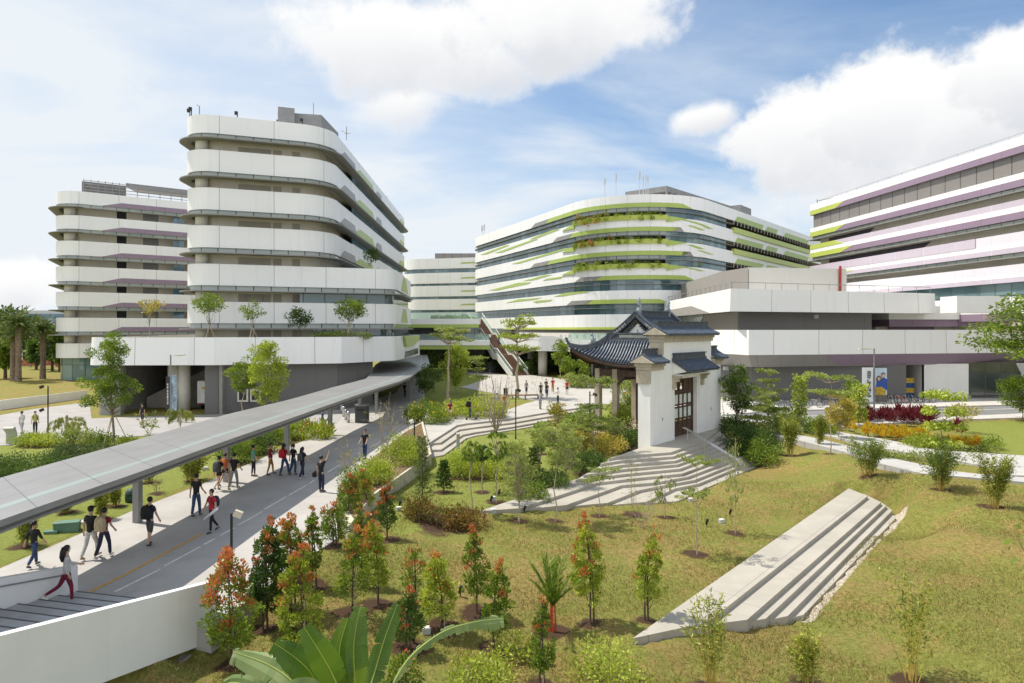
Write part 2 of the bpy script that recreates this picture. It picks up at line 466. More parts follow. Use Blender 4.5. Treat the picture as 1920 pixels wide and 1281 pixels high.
def strip(mb, pl, off, z0, z1, t=0.2, s0=None, s1=None, off_top=None, mi=0):
    """a wall or band that follows the plan; outside face at off, thickness t inward"""
    closed = s0 is None
    qs = pl.s[:-1] if closed else pl.knots(s0, s1)
    ot = off if off_top is None else off_top
    o0 = []; o1 = []; i0 = []; i1 = []
    for q in qs:
        a = pl.at(q, off); b = pl.at(q, ot); c = pl.at(q, off-t); d = pl.at(q, ot-t)
        o0.append((a.x, a.y, z0)); o1.append((b.x, b.y, z1)); i0.append((c.x, c.y, z0)); i1.append((d.x, d.y, z1))
    n = len(qs)
    for i in range(n if closed else n-1):
        j = (i+1) % n
        sa = qs[i]; sb = qs[j] if j > i else pl.len
        mb.add([o0[i], o0[j], o1[j], o1[i]], [(0, 1, 2, 3)], mi, [[(sa, z0), (sb, z0), (sb, z1), (sa, z1)]])
        mb.add([i0[j], i0[i], i1[i], i1[j]], [(0, 1, 2, 3)], mi, [[(sb, z0), (sa, z0), (sa, z1), (sb, z1)]])
        mb.add([o1[i], o1[j], i1[j], i1[i]], [(0, 1, 2, 3)], mi, [[(sa, 0), (sb, 0), (sb, t), (sa, t)]])
        mb.add([i0[i], i0[j], o0[j], o0[i]], [(0, 1, 2, 3)], mi, [[(sa, t), (sb, t), (sb, 0), (sa, 0)]])
    if not closed:
        mb.add([o0[0], o1[0], i1[0], i0[0]], [(0, 1, 2, 3)], mi, [[(0, 0), (0, 1), (t, 1), (t, 0)]])
        mb.add([o0[-1], i0[-1], i1[-1], o1[-1]], [(0, 1, 2, 3)], mi, [[(0, 0), (t, 0), (t, 1), (0, 1)]])
def slab(mb, pl, off, z0, z1, mi=0):
    mb.prism([tuple(p+n*off) for p, n in zip(pl.p, pl.n)], z0, z1, mi)
def patch(mb, pl, off, poly, t=0.04, mi=0, step=1.2):
    """a flat trim panel lying on the plan's face; poly in (s, z), proud by t"""
    ss = sorted(set([round(p[0], 4) for p in poly]))
    q = pl.knots(ss[0], ss[-1], step)
    q = sorted(set([round(x, 4) for x in q] + ss))
    rows = []
    n = len(poly)
    for x in q:
        zs = []
        for i in range(n):
            a = poly[i]; b = poly[(i+1) % n]
            lo, hi = min(a[0], b[0]), max(a[0], b[0])
            if lo-1e-4 <= x <= hi+1e-4:
                if hi-lo < 1e-6: zs += [a[1], b[1]]
                else: zs.append(a[1]+(b[1]-a[1])*(x-a[0])/(b[0]-a[0]))
        rows.append((x, min(zs), max(zs)))
    for (xa, la, ha), (xb, lb, hb) in zip(rows[:-1], rows[1:]):
        pa = pl.at(xa, off+t); pb = pl.at(xb, off+t); qa = pl.at(xa, off-0.02); qb = pl.at(xb, off-0.02)
        vs = [(pa.x, pa.y, la), (pb.x, pb.y, lb), (pb.x, pb.y, hb), (pa.x, pa.y, ha), (qa.x, qa.y, la), (qb.x, qb.y, lb), (qb.x, qb.y, hb), (qa.x, qa.y, ha)]
        u = [(xa, la), (xb, lb), (xb, hb), (xa, ha)]
        mb.add(vs, [(0, 1, 2, 3), (4, 5, 1, 0), (3, 2, 6, 7)], mi, [u, u, u])
def patch_px(mb, pl, off, pts, t=0.04, mi=0):
    patch(mb, pl, off, [pl.sz(x, y, off) for x, y in pts], t, mi)
def rail(mb, pts, h=1.1, post=1.6, r_=0.025, mid=1):
    """handrail with posts along a polyline at deck level"""
    pts = [Vector(p) for p in pts]
    for a, b in zip(pts[:-1], pts[1:]):
        n = max(1, round((b-a).length/post))
        for i in range(n+1):
            q = a.lerp(b, i/n); mb.tube([q, q+Vector((0, 0, h))], r_, 4)
        for k in range(mid+1):
            zz = Vector((0, 0, h*(1-k/(mid+1))))
            mb.tube([a+zz, b+zz], r_*1.2, 4)
# ------------------------------------------------------------------ terrain heights
CTRL = [(760,960,-.5),(850,930,-.5),(830,890,-.45),(900,870,-.45),(1000,830,-.45),(1090,800,-.35),(1170,800,0),(900,905,-.5),(960,900,-.5),
 (700,1010,-.5),(560,1130,-.7),(480,1190,-.8),(420,1240,-.95),(330,1270,-1.1),(200,1400,-1.2),(760,1100,-.75),(900,1000,-.75),(1000,1050,-.95),(1130,980,-1.0),(1000,1250,-1.3),(860,1260,-1.2),(700,1260,-1.1),
 (1270,945,-1.14),(1300,1040,-1.05),(1420,880,-1.14),(1400,960,-1.1),(1190,1190,-1.15),(1550,930,-.98),(1480,900,-1.0),(1300,1250,-1.5),(1330,1192,-1.36),(1260,1203,-1.22),(1420,1182,-1.6),(1520,1180,-1.8),(1700,1270,-1.7),(1680,1000,-1.75),(1800,1080,-1.35),(1900,1200,-1.3),(1500,1400,-1.8),(1900,1500,-1.5),(900,1500,-1.4),
 (1430,830,-.3),(1470,852,-.55),(1560,850,-.25),(1650,893,-.3),(1600,905,-.7),(1760,920,-.3),(1740,950,-.8),(1860,950,-.3),(1920,960,-.2),(1880,1000,-.7),
 (1600,850,0),(1500,810,0),(1750,890,0),(1900,890,0),(1450,800,0),(1390,800,0.05),(1900,830,0),(1700,800,0),
 (700,860,0),(640,930,0),(600,1020,0),(500,1090,0),(420,1150,0),(300,1200,0),(100,1150,0),(-60,1120,0),(800,800,0),(900,780,0),(1000,760,0),(1100,750,0),(0,850,0),(200,850,0),(400,850,0),(0,1000,0),(300,950,0),
 (1200,760,0.2),(1240,790,.2),(1145,868,-.35),(1100,898,-.45)]
CW = np.array([[*P(a, b, c)[:2], c] for a, b, c in CTRL] + [(x, y, 0.0) for x in range(-160, 161, 40) for y in range(75, 260, 30)] + [(-30, y, 0.0) for y in range(0, 70, 8)] + [(-20, y, 0.0) for y in range(18, 70, 8)] + [(45, y, 0.0) for y in range(34, 70, 8)]
              + [(20, 8, -1.6), (8, 6, -1.5), (-4, 8, -1.2), (30, 20, -.8), (40, 26, -.2), (-9, 12, -1.1), (-12, 14, -1.1), (-14, 8, -1.2), (-20, 5, -.6)])
def zt_np(X, Y):
    d2 = (X[:, None]-CW[None, :, 0])**2 + (Y[:, None]-CW[None, :, 1])**2 + 0.35
    w = 1/d2**2
    return (w*CW[None, :, 2]).sum(1)/w.sum(1)
def zt(x, y): return float(zt_np(np.array([x]), np.array([y]))[0])
def ground(px, py):
    z = 0.0
    for _ in range(12):
        p = P(px, py, z); z = 0.5*z+0.5*zt(p.x, p.y)
    p = P(px, py, z); p.z = zt(p.x, p.y)
    return p
def poly(pts, z=0.0): return [tuple(P(a, b, z)[:2]) for a, b in pts]
def inside(polyg, X, Y):
    r_ = np.zeros(len(X), bool); n = len(polyg)
    for i in range(n):
        x0, y0 = polyg[i]; x1, y1 = polyg[(i+1) % n]
        if y0 == y1: continue
        c = ((y0 > Y) != (y1 > Y)) & (X < (x1-x0)*(Y-y0)/(y1-y0)+x0)
        r_ ^= c
    return r_

# ------------------------------------------------------------------ paved shapes (photo pixels)
PATH = poly([(-60,1088),(0,1067),(155,1000),(250,958),(375,910),(467,870),(545,836),(585,822),(614,803),(632,795),(650,770),(690,752),(740,738),(772,700),(776,690),(792,690),(796,740),(797,770),(790,792),(762,812),(690,868),(640,920),(630,938),(633,1010),(572,1050),(441,1145),(396,1178),(148,1119)])
PLAZA = poly([(788,793),(800,834),(856.6,798),(874,794.7),(946,787),(1031.6,772.8),(1108,762),(1175,757),(1240,765),(1400,772),(1400,742),(1330,722),(1240,718),(1150,712),(1100,708),(1060,712),(1020,706),(985,703),(940,702),(890,694),(862,690),(868,700),(905,706),(903,713),(880,722),(862,726),(1005,752),(985,757),(955,768),(900,772),(860,780),(815,784),(797,772)])
LAWN_OVAL = None
DRIVE = poly([(-80,786),(0,779),(60,768),(150,756),(168,757),(172,785),(240,782),(385,778),(560,772),(700,752),(700,772),(640,794),(618,801),(596,806),(585,822),(560,815),(500,800),(420,805),(300,815),(265,818),(170,823),(60,832),(-80,841)])
ROADR = poly([(1351,781),(1445,772.5),(1626,768),(1920,760.5),(2100,756),(2100,770),(1920,777),(1789,783),(1640,789),(1536,794),(1489,791)])
FARWALK = poly([(1330,766),(1351,781),(1445,772.5),(1626,768),(1920,760.5),(2100,756),(2100,742),(1920,744),(1640,748),(1420,751),(1340,745),(1300,740)])
NEARWALK = poly([(1330,770),(1351,781),(1489,791),(1536,794),(1640,789),(1789,783),(1920,777),(2100,770),(2100,777),(1920,785),(1789,789),(1640,797),(1590,803),(1546,806),(1490,798),(1380,790),(1335,780)])
PATHA = poly([(1462,789),(1490,793),(1546,805),(1600,815.5),(1640,821),(1687,830),(1725,840),(1790,847),(1920,855),(2100,862),(2100,905),(1920,893),(1892,892),(1850,876),(1800,866),(1725,854),(1640,838),(1565,820),(1503,809),(1440,800)])
PATHB = poly([(1440,804),(1495,815.5),(1546,826),(1593,837),(1657,857),(1720,870),(1785,884),(1835,890),(1920,896),(2100,912),(2100,925),(1920,905),(1835,897.5),(1730,889),(1657,872),(1580,847),(1499,827),(1430,812)])
OVAL_PATH = None
PAVED = [PATH, PLAZA, DRIVE, ROADR, FARWALK, NEARWALK, PATHA, PATHB]
GREEN = [poly([(740,1000),(700,960),(800,860),(870,800),(1100,770),(1220,780),(1200,850),(1100,890),(900,960)], -.4), poly([(780,790),(1010,745),(880,690),(780,690)]), poly([(1790,795),(1990,785),(1990,860),(1800,850)]), poly([(-60,830),(170,825),(420,800),(560,800),(500,840),(240,960),(-60,1080)])]
BROWN = [poly([(-60,700),(170,700),(170,775),(-60,775)])]

# ------------------------------------------------------------------ materials of the place
white = M_panel('white_cladding', (0.80, 0.80, 0.79), plen=5.4, gap=0.03, hline=0)
whiteE = M_panel('white_cladding_fine', (0.80, 0.80, 0.79), plen=3.6, gap=0.02)
greypan = M_panel('grey_cladding', (0.26, 0.25, 0.24), plen=2.9, gap=0.025, line=(0.10, 0.10, 0.10))
darkpan = M_panel('charcoal_wall', (0.15, 0.147, 0.145), plen=9, gap=0.02, line=(0.05, 0.05, 0.05), hline=0.28, rough=0.6)
greywall = M_panel('grey_brick_wall', (0.30, 0.28, 0.26), plen=9, gap=0.02, line=(0.15, 0.14, 0.13), hline=0.28, rough=0.7)
purple = M_panel('purple_cladding', (0.27, 0.20, 0.27), plen=2.9, gap=0.02, line=(0.12, 0.09, 0.12))
lilac = M_panel('lilac_cladding', (0.52, 0.46, 0.53), plen=5.6, gap=0.03, line=(0.7, 0.68, 0.7))
pinkish = M_panel('pale_lilac_cladding', (0.68, 0.63, 0.68), plen=5.6, gap=0.02, line=(0.5, 0.46, 0.5))
green = M_panel('green_cladding', (0.36, 0.46, 0.11), plen=3.4, gap=0.02, line=(0.2, 0.26, 0.08))
limeg = M_panel('lime_cladding', (0.45, 0.52, 0.11), plen=3.4, gap=0.02, line=(0.3, 0.36, 0.08))
beige = M('beige_wall', (0.74, 0.69, 0.58), rough=0.8, var=0.06, scale=0.4, streak=0.15)
finm = M('grey_fin', (0.24, 0.235, 0.215), rough=0.55, var=0.06)
soff = M('soffit_grey', (0.60, 0.58, 0.52), rough=0.8, var=0.05)
concm = M('column_concrete', (0.68, 0.66, 0.60), rough=0.8, var=0.06, streak=0.2)
clere = M_glass('clerestory_glass', tint=(0.30, 0.34, 0.32), light=(0.45, 0.48, 0.44), pane=1.75, mull=0.05, vary=0.4, ior=1.5)
glassm = M_glass('teal_window_glass', tint=(0.035, 0.095, 0.115), light=(.22,.33,.36), pane=1.5, mull=0.04, row=0)
glassL = M_glass('large_pane_glass', tint=(0.03, 0.085, 0.09), pane=2.3, mull=0.06, row=1.7, vary=0.8)
glassB = M_glass('blue_strip_glass', tint=(0.03, 0.09, 0.14), light=(0.12, 0.26, 0.36), pane=1.4, mull=0.04)
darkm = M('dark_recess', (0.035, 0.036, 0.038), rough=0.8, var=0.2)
louvre = M_panel('louvre_screen', (0.22, 0.205, 0.195), plen=2.6, gap=0.08, line=(0.05, 0.045, 0.045), hline=0.35, rough=0.6)
plantm = M('roof_plant_grey', (0.22, 0.22, 0.225), rough=0.6, var=0.1)
steel = M('painted_steel_grey', (0.22, 0.22, 0.22), rough=0.45, var=0.06)
blackm = M('black_metal', (0.015, 0.016, 0.016), rough=0.4, var=0.1)
ssteel = M('brushed_steel', (0.55, 0.55, 0.54), rough=0.28, metal=0.9, var=0.05)
whitem = M('white_paint', (0.78, 0.78, 0.76), rough=0.6, var=0.03, scale=0.6, streak=0.08)
clearg = M_clear('railing_glass')
conc = M('concrete_paving', (0.47, 0.45, 0.42), rough=0.85, var=0.10, scale=0.6, bump=0.25)

def paving(name, base, joint=4.0, stain=0.45, dark=0.6, rot=0.0):
    m, nt, out = newmat(name); b = principled(nt, out, 0.85, 0, 0.25)
    tc = N(nt, 'ShaderNodeTexCoord'); mp = N(nt, 'ShaderNodeMapping'); mp.inputs['Rotation'].default_value = (0, 0, rot); L(nt, tc.outputs['Object'], mp.inputs[0])
    n1 = N(nt, 'ShaderNodeTexNoise', inp={'Scale': 0.45, 'Detail': 8.0, 'Roughness': 0.65}); L(nt, mp.outputs[0], n1.inputs['Vector'])
    mp2 = N(nt, 'ShaderNodeMapping'); mp2.inputs['Rotation'].default_value = (0, 0, rot); mp2.inputs['Scale'].default_value = (1.6, 0.35, 1); L(nt, tc.outputs['Object'], mp2.inputs[0])
    n2 = N(nt, 'ShaderNodeTexNoise', inp={'Scale': 0.9, 'Detail': 7.0, 'Roughness': 0.7}); L(nt, mp2.outputs[0], n2.inputs['Vector'])
    n3 = N(nt, 'ShaderNodeTexNoise', inp={'Scale': 45.0, 'Detail': 3.0}); L(nt, mp.outputs[0], n3.inputs['Vector'])
    c = MIXC(nt, SMOOTH(nt, n1.outputs['Fac'], 0.3, 0.72), sc3(base, 0.86), sc3(base, 1.08))
    c = MIXC(nt, MATH(nt, 'MULTIPLY', SMOOTH(nt, n2.outputs['Fac'], 0.56, 0.78), stain), c, sc3(base, dark))
    c = MIXC(nt, MATH(nt, 'MULTIPLY', n3.outputs['Fac'], 0.35), c, sc3(base, 0.7))
    if joint:
        sep = N(nt, 'ShaderNodeSeparateXYZ'); L(nt, mp.outputs[0], sep.inputs[0])
        j = MATH(nt, 'MAXIMUM', MATH(nt, 'LESS_THAN', MATH(nt, 'PINGPONG', sep.outputs[0], joint/2), 0.02), MATH(nt, 'LESS_THAN', MATH(nt, 'PINGPONG', sep.outputs[1], joint/2), 0.02))
        c = MIXC(nt, MATH(nt, 'MULTIPLY', j, 0.45), c, sc3(base, 0.4))
    L(nt, c, b.inputs['Base Color'])
    bp = N(nt, 'ShaderNodeBump', inp={'Strength': 0.25, 'Distance': 0.01}); L(nt, n3.outputs['Fac'], bp.inputs['Height']); L(nt, bp.outputs[0], b.inputs['Normal'])
    return m
pathm = paving('path_concrete', (0.42, 0.40, 0.375), joint=0, stain=0.75, dark=0.62, rot=R(-14))
plazam = paving('plaza_paving', (0.44, 0.42, 0.385), joint=3.2, stain=0.35, dark=0.75, rot=R(20))
drivem = paving('driveway_paving', (0.36, 0.345, 0.33), joint=0, stain=0.4, dark=0.8)
roadm = paving('asphalt', (0.20, 0.20, 0.20), joint=0, stain=0.4, dark=0.75)
stonem = paving('pale_concrete_steps', (0.41, 0.38, 0.325), joint=4.5, stain=0.6, dark=0.72, rot=R(-50.2))
walkm = paving('garden_path_paving', (0.46, 0.45, 0.43), joint=1.5, stain=0.3, dark=0.8, rot=R(-30))

# ------------------------------------------------------------------ ground
SOIL = []
def ground_material():
    m, nt, out = newmat('grass_ground'); b = principled(nt, out, 0.9, 0, 0.15)
    tc = N(nt, 'ShaderNodeTexCoord'); o = tc.outputs['Object']
    at = N(nt, 'ShaderNodeAttribute', attribute_name='lush'); so = N(nt, 'ShaderNodeAttribute', attribute_name='soil')
    n0 = N(nt, 'ShaderNodeTexNoise', inp={'Scale': 0.23, 'Detail': 6.0, 'Roughness': 0.6}); L(nt, o, n0.inputs['Vector'])
    n1 = N(nt, 'ShaderNodeTexNoise', inp={'Scale': 1.1, 'Detail': 8.0, 'Roughness': 0.7}); L(nt, o, n1.inputs['Vector'])
    n2 = N(nt, 'ShaderNodeTexNoise', inp={'Scale': 7.0, 'Detail': 9.0, 'Roughness': 0.8}); L(nt, o, n2.inputs['Vector'])
    n3 = N(nt, 'ShaderNodeTexNoise', inp={'Scale': 38.0, 'Detail': 4.0, 'Roughness': 0.7}); L(nt, o, n3.inputs['Vector'])
    dry = MIXC(nt, SMOOTH(nt, n2.outputs['Fac'], 0.33, 0.68), (0.190, 0.150, 0.040), (0.42, 0.315, 0.115))
    grn = MIXC(nt, SMOOTH(nt, n2.outputs['Fac'], 0.35, 0.68), (0.155, 0.175, 0.032), (0.32, 0.32, 0.08))
    k = MATH(nt, 'ADD', MATH(nt, 'MULTIPLY', n0.outputs['Fac'], 0.9), MATH(nt, 'MULTIPLY', n1.outputs['Fac'], 0.9))
    k = MATH(nt, 'ADD', k, MATH(nt, 'SUBTRACT', MATH(nt, 'MULTIPLY', at.outputs['Fac'], 0.9), 0.52))
    c = MIXC(nt, SMOOTH(nt, k, 0.51, 0.74), dry, grn)
    lush = MIXC(nt, SMOOTH(nt, n2.outputs['Fac'], 0.35, 0.7), (0.19, 0.235, 0.04), (0.33, 0.35, 0.09))
    c = MIXC(nt, SMOOTH(nt, MATH(nt, 'ADD', at.outputs['Fac'], MATH(nt, 'MULTIPLY', MATH(nt, 'SUBTRACT', n1.outputs['Fac'], 0.5), 0.5)), 0.55, 0.9), c, lush)
    red = SMOOTH(nt, n1.outputs['Fac'], 0.61, 0.76)
    c = MIXC(nt, MATH(nt, 'MULTIPLY', red, MATH(nt, 'SUBTRACT', 0.65, MATH(nt, 'MULTIPLY', at.outputs['Fac'], 0.6))), c, (0.36, 0.19, 0.09))
    c = MIXC(nt, MATH(nt, 'MULTIPLY', SMOOTH(nt, n3.outputs['Fac'], 0.62, 0.35), 0.38), c, (0.07, 0.06, 0.02))
    sk = SMOOTH(nt, MATH(nt, 'ADD', so.outputs['Fac'], MATH(nt, 'MULTIPLY', MATH(nt, 'SUBTRACT', n1.outputs['Fac'], 0.5), 1.5)), 0.45, 0.75)
    c = MIXC(nt, sk, c, MIXC(nt, n3.outputs['Fac'], (0.03, 0.018, 0.012), (0.13, 0.075, 0.045)))
    gv = N(nt, 'ShaderNodeAttribute', attribute_name='gravel'); vo = N(nt, 'ShaderNodeTexVoronoi', inp={'Scale': 16.0}); L(nt, o, vo.inputs['Vector'])
    gk = SMOOTH(nt, MATH(nt, 'ADD', gv.outputs['Fac'], MATH(nt, 'MULTIPLY', MATH(nt, 'SUBTRACT', n2.outputs['Fac'], 0.5), 1.3)), 0.45, 0.6)
    c = MIXC(nt, gk, c, MIXC(nt, vo.outputs['Color'], (0.34, 0.28, 0.20), (0.66, 0.60, 0.50)))
    L(nt, c, b.inputs['Base Color'])
    bp = N(nt, 'ShaderNodeBump', inp={'Strength': 0.9, 'Distance': 0.06})
    L(nt, MATH(nt, 'ADD', n3.outputs['Fac'], MATH(nt, 'MULTIPLY', n2.outputs['Fac'], 0.8)), bp.inputs['Height']); L(nt, bp.outputs[0], b.inputs['Normal'])
    return m
def build_ground():
    def axis(parts):
        out = []
        for a, b, st in parts: out += list(np.arange(a, b, st))
        return np.array(out+[parts[-1][1]])
    xs = axis([(-3000,-300,300),(-300,-90,15),(-90,-30,2.5),(-30,-10,.5),(-10,34,.22),(34,45,0.4),(45,90,2.5),(90,300,15),(300,3000,300)])
    ys = axis([(-60,2,4),(2,13,.5),(13,56,.22),(56,64,.4),(64,140,2.5),(140,300,15),(300,4800,300)])
    GX, GY = np.meshgrid(xs, ys); X = GX.ravel(); Y = GY.ravel()
    Z = np.concatenate([zt_np(a, b) for a, b in zip(np.array_split(X, 40), np.array_split(Y, 40))])
    far = (np.abs(X) > 100) | (Y > 150); Z[far] = 0
    bumps = 0.03*np.sin(X*1.7+np.sin(Y*1.1))*np.cos(Y*1.3+0.7*np.sin(X*0.9)); Z = Z+np.where(far, 0, bumps)
    for pg in PAVED:
        k = inside(pg, X, Y); Z[k] = np.minimum(Z[k], -0.10)
    k = inside(poly([(796,836),(813,831),(885,802),(1034,778),(1110,764),(1115,790),(1038,800),(889,818),(830,860),(800,870)], -.2), X, Y); Z[k] = np.minimum(Z[k], -0.5)
    def lower(pg, z, margin):
        x0 = min(p[0] for p in pg)-1; x1 = max(p[0] for p in pg)+1; y0 = min(p[1] for p in pg)-1; y1 = max(p[1] for p in pg)+1
        w_ = np.where((X > x0) & (X < x1) & (Y > y0) & (Y < y1))[0]; x = X[w_]; y = Y[w_]
        ins = inside(pg, x, y); d = np.full(len(x), 9.0)
        for i in range(len(pg)):
            ax, ay = pg[i]; bx, by = pg[(i+1) % len(pg)]; L2 = (bx-ax)**2+(by-ay)**2+1e-9
            t = np.clip(((x-ax)*(bx-ax)+(y-ay)*(by-ay))/L2, 0, 1); d = np.minimum(d, np.hypot(x-ax-t*(bx-ax), y-ay-t*(by-ay)))
        d[ins] = 0
        lim = z-.05+np.clip((d-margin*.6)/margin, 0, 9)*.8; lim[ins] = z-.3
        Z[w_] = np.minimum(Z[w_], lim)
    for z, nose in NOSES: lower(poly(nose+[(1352,801),(1222,833),(1141,861)], z), z, .45)
    for z, q4 in SEATS: lower(poly(q4, z), z, .5)
    for pg, z in STEPPOLY: lower(pg, z, .35)
    lush = np.full(len(X), 0.3)
    for pg in GREEN: lush[inside(pg, X, Y)] = 1.0
    for pg in BROWN: lush[inside(pg, X, Y)] = 0.25
    soil = np.zeros(len(X))
    for (x, y, r_) in SOIL:
        soil = np.maximum(soil, np.clip(1.25-np.hypot(X-x, Y-y)/r_*0.75, 0, 1))
    nx = len(xs); ny = len(ys)
    idx = np.arange(nx*ny).reshape(ny, nx)
    q = np.stack([idx[:-1, :-1], idx[:-1, 1:], idx[1:, 1:], idx[1:, :-1]], -1).reshape(-1, 4)
    me = bpy.data.meshes.new('ground')
    me.vertices.add(len(X)); me.vertices.foreach_set('co', np.stack([X, Y, Z], -1).ravel())
    me.loops.add(q.size); me.loops.foreach_set('vertex_index', q.ravel())
    me.polygons.add(len(q)); me.polygons.foreach_set('loop_start', np.arange(0, q.size, 4)); 
    me.polygons.foreach_set('use_smooth', np.ones(len(q), bool))
    grav = np.zeros(len(X))
    for pl_, z_, w_ in (([(1506,1156),(1540,1120),(1575,1080),(1622,1025),(1690,968)], -1.72, .32), ([(452,1180),(480,1160),(520,1130)], -.8, .15)):
        q = [P(a, b, z_) for a, b in pl_]
        for a, b in zip(q[:-1], q[1:]):
            L2 = (b.x-a.x)**2+(b.y-a.y)**2; t = np.clip(((X-a.x)*(b.x-a.x)+(Y-a.y)*(b.y-a.y))/L2, 0, 1); grav = np.maximum(grav, np.clip(1.2-np.hypot(X-a.x-t*(b.x-a.x), Y-a.y-t*(b.y-a.y))/w_*.7, 0, 1))
    for nm, arr in (('lush', lush), ('soil', soil), ('gravel', grav)):
        a = me.attributes.new(nm, 'FLOAT', 'POINT'); a.data.foreach_set('value', arr.astype(np.float32))
    me.update(calc_edges=True); me.validate()
    me.materials.append(ground_material())
    o = bpy.data.objects.new('ground', me); col.objects.link(o); structure(o)
    return o

def pave(name, pg, z, mat, depth=0.7):
    b = MB(); b.prism(pg, z-depth, z); return structure(b.build(name, mat))
def tri_pave(name, pg, z, mat, depth=0.7):
    """large flat paving: triangulated top so concave outlines stay clean"""
    o = pave(name, pg, z, mat, depth)
    bm = bmesh.new(); bm.from_mesh(o.data); bmesh.ops.triangulate(bm, faces=bm.faces[:]); bm.to_mesh(o.data); bm.free()
    return o
tri_pave('path', PATH, 0.02, pathm)
tri_pave('plaza', PLAZA, 0.024, plazam)
tri_pave('driveway', DRIVE, 0.016, drivem)
tri_pave('road', ROADR, 0.0, roadm)
tri_pave('far_pavement', FARWALK, 0.12, conc)
tri_pave('near_pavement', NEARWALK, 0.10, conc)
tri_pave('garden_path', PATHA, 0.03, walkm)
tri_pave('lower_garden_path', PATHB, 0.034, walkm)
# painted lines
yel = M('yellow_line_paint', (0.62, 0.33, 0.03), rough=0.7, var=0.25, scale=6)
wht = M('white_line_paint', (0.68, 0.66, 0.60), rough=0.7, var=0.2, scale=6)
def line(mb, a, b, w, z):
    a = P(*a, z); b = P(*b, z); d = (b-a); n = Vector((-d.y, d.x, 0)).normalized()*w/2
    mb.add([a-n, b-n, b+n, a+n], [(0, 1, 2, 3)])
mb = MB(); line(mb, (150,1119), (230,1080), .11, .026); line(mb, (230,1080), (380,1000), .11, .026); structure(mb.build('path_yellow_line', yel))
mb = MB()
for a, b in [((189,1121),(207,1116)),((215,1110),(301,1067)),((309,1061),(376,1025)),((382,1021),(403,1010)),((413,1004),(439,990)),((446,985),(492,959)),((496,955),(537,931)),((541,929),(576,909)),((580,906.5),(590,900)),((614,886),(637,872)),((670,851),(675,848)),((694,839),(712,829)),((722,822),(730,817))]:
    line(mb, a, b, .10, .026)
structure(mb.build('path_dashed_line', wht))
mb = MB()
for a, b in [((1489,781),(1560,778.5)),((1560,778.5),(1726,772.5)),((1726,772.5),(1907,766)),((1907,766),(2050,761))]: line(mb, a, b, .16, .006)
structure(mb.build('road_white_line', wht))

# plaza steps
mb = MB(); STEPPOLY = []
S2 = [(798,836),(813,831),(827,829.7),(861,805.6),(885,802),(961.6,792.5),(1034,780),(1110,767)]
S3 = [(796,845),(804,844),(827,843),(867.5,815.5),(889,811),(960,800.5),(1038,787),(1112,773)]
S4 = [(796,856),(811,857),(832,853),(874,822),(892,817),(962,806),(1042,792),(1114,778)]
for S, z in ((S2, -.13), (S3, -.28), (S4, -.43)):
    front = poly(S, z); back = poly([(1112,758),(1040,768),(950,783),(880,790),(800,826)], z)
    mb.prism(front+back, z-.6, z); STEPPOLY.append((front+back, z))
bmo = mb.build('plaza_steps', stonem); structure(bmo)
bm = bmesh.new(); bm.from_mesh(bmo.data); bmesh.ops.triangulate(bm, faces=bm.faces[:]); bm.to_mesh(bmo.data); bm.free()

# ------------------------------------------------------------------ amphitheatre stair of the pavilion
NOSES = [(.30, [(1141,860),(1160,856),(1258,848),(1322,826),(1340,812)]),
 (.14, [(1125,870),(1162,864),(1262,856),(1330,832),(1352,818)]),
 (-.02, [(1109,881),(1165,872),(1266,864),(1338,838),(1362,826)]),
 (-.18, [(1094,891),(1168,880),(1270,871),(1346,844),(1372,833)]),
 (-.34, [(1079,900),(1172,889),(1275,879),(1354,850),(1382,841)]),
 (-.50, [(896,959),(975,953),(1121,905),(1180,898),(1280,888),(1362,857),(1393,849)]),
 (-.66, [(940,957),(984,955),(1062,947),(1165,910),(1227,905),(1290,894),(1370,864),(1403,857)]),
 (-.82, [(1040,952),(1062,950),(1139,943),(1200,919),(1240,911),(1302,900),(1380,869),(1411,863)]),
 (-.98, [(1120,949),(1141,948),(1212,941),(1265,916),(1310,907),(1390,874),(1416,869)]),
 (-1.14, [(1150,948),(1212,944),(1270,940),(1322,916),(1362,899),(1419,874)])]
b = MB()
for i, (z, nose) in enumerate(NOSES):
    f = poly(nose, z)
    back = poly([(1352,801),(1300,806),(1222,833)], z) if i < 5 else poly([(1360,812),(1340,818),(1222,842),(1141,861),(1085,897)], z)
    b.prism(f+back, -2.2, z)
o = b.build('garden_stair', stonem)
bm = bmesh.new(); bm.from_mesh(o.data); bmesh.ops.triangulate(bm, faces=bm.faces[:]); bm.to_mesh(o.data); bm.free()
tag(o, 'wide fan shaped pale concrete stair descending from the pavilion to the lawn', 'stairs')

# stepped stone seating at lower right
SEATS = [(-1.0, [(1186,1197),(1327,1167),(1627,930),(1591,916)]), (-1.17, [(1327,1172),(1401,1162),(1652,942),(1620,926)]), (-1.34, [(1401,1166),(1436,1160),(1662,948),(1645,938)]),
         (-1.51, [(1436,1164),(1477,1155),(1673,957),(1655,944)]), (-1.68, [(1477,1160),(1506,1153),(1679,972),(1668,953)])]
b = MB()
for i, (z, q) in enumerate(SEATS):
    p4 = poly(q, z)
    b.prism(p4, -2.6, z)
o = b.build('stepped_seating', stonem)
tag(o, 'long pale concrete terrace of low steps lying diagonally in the dry lawn', 'steps')
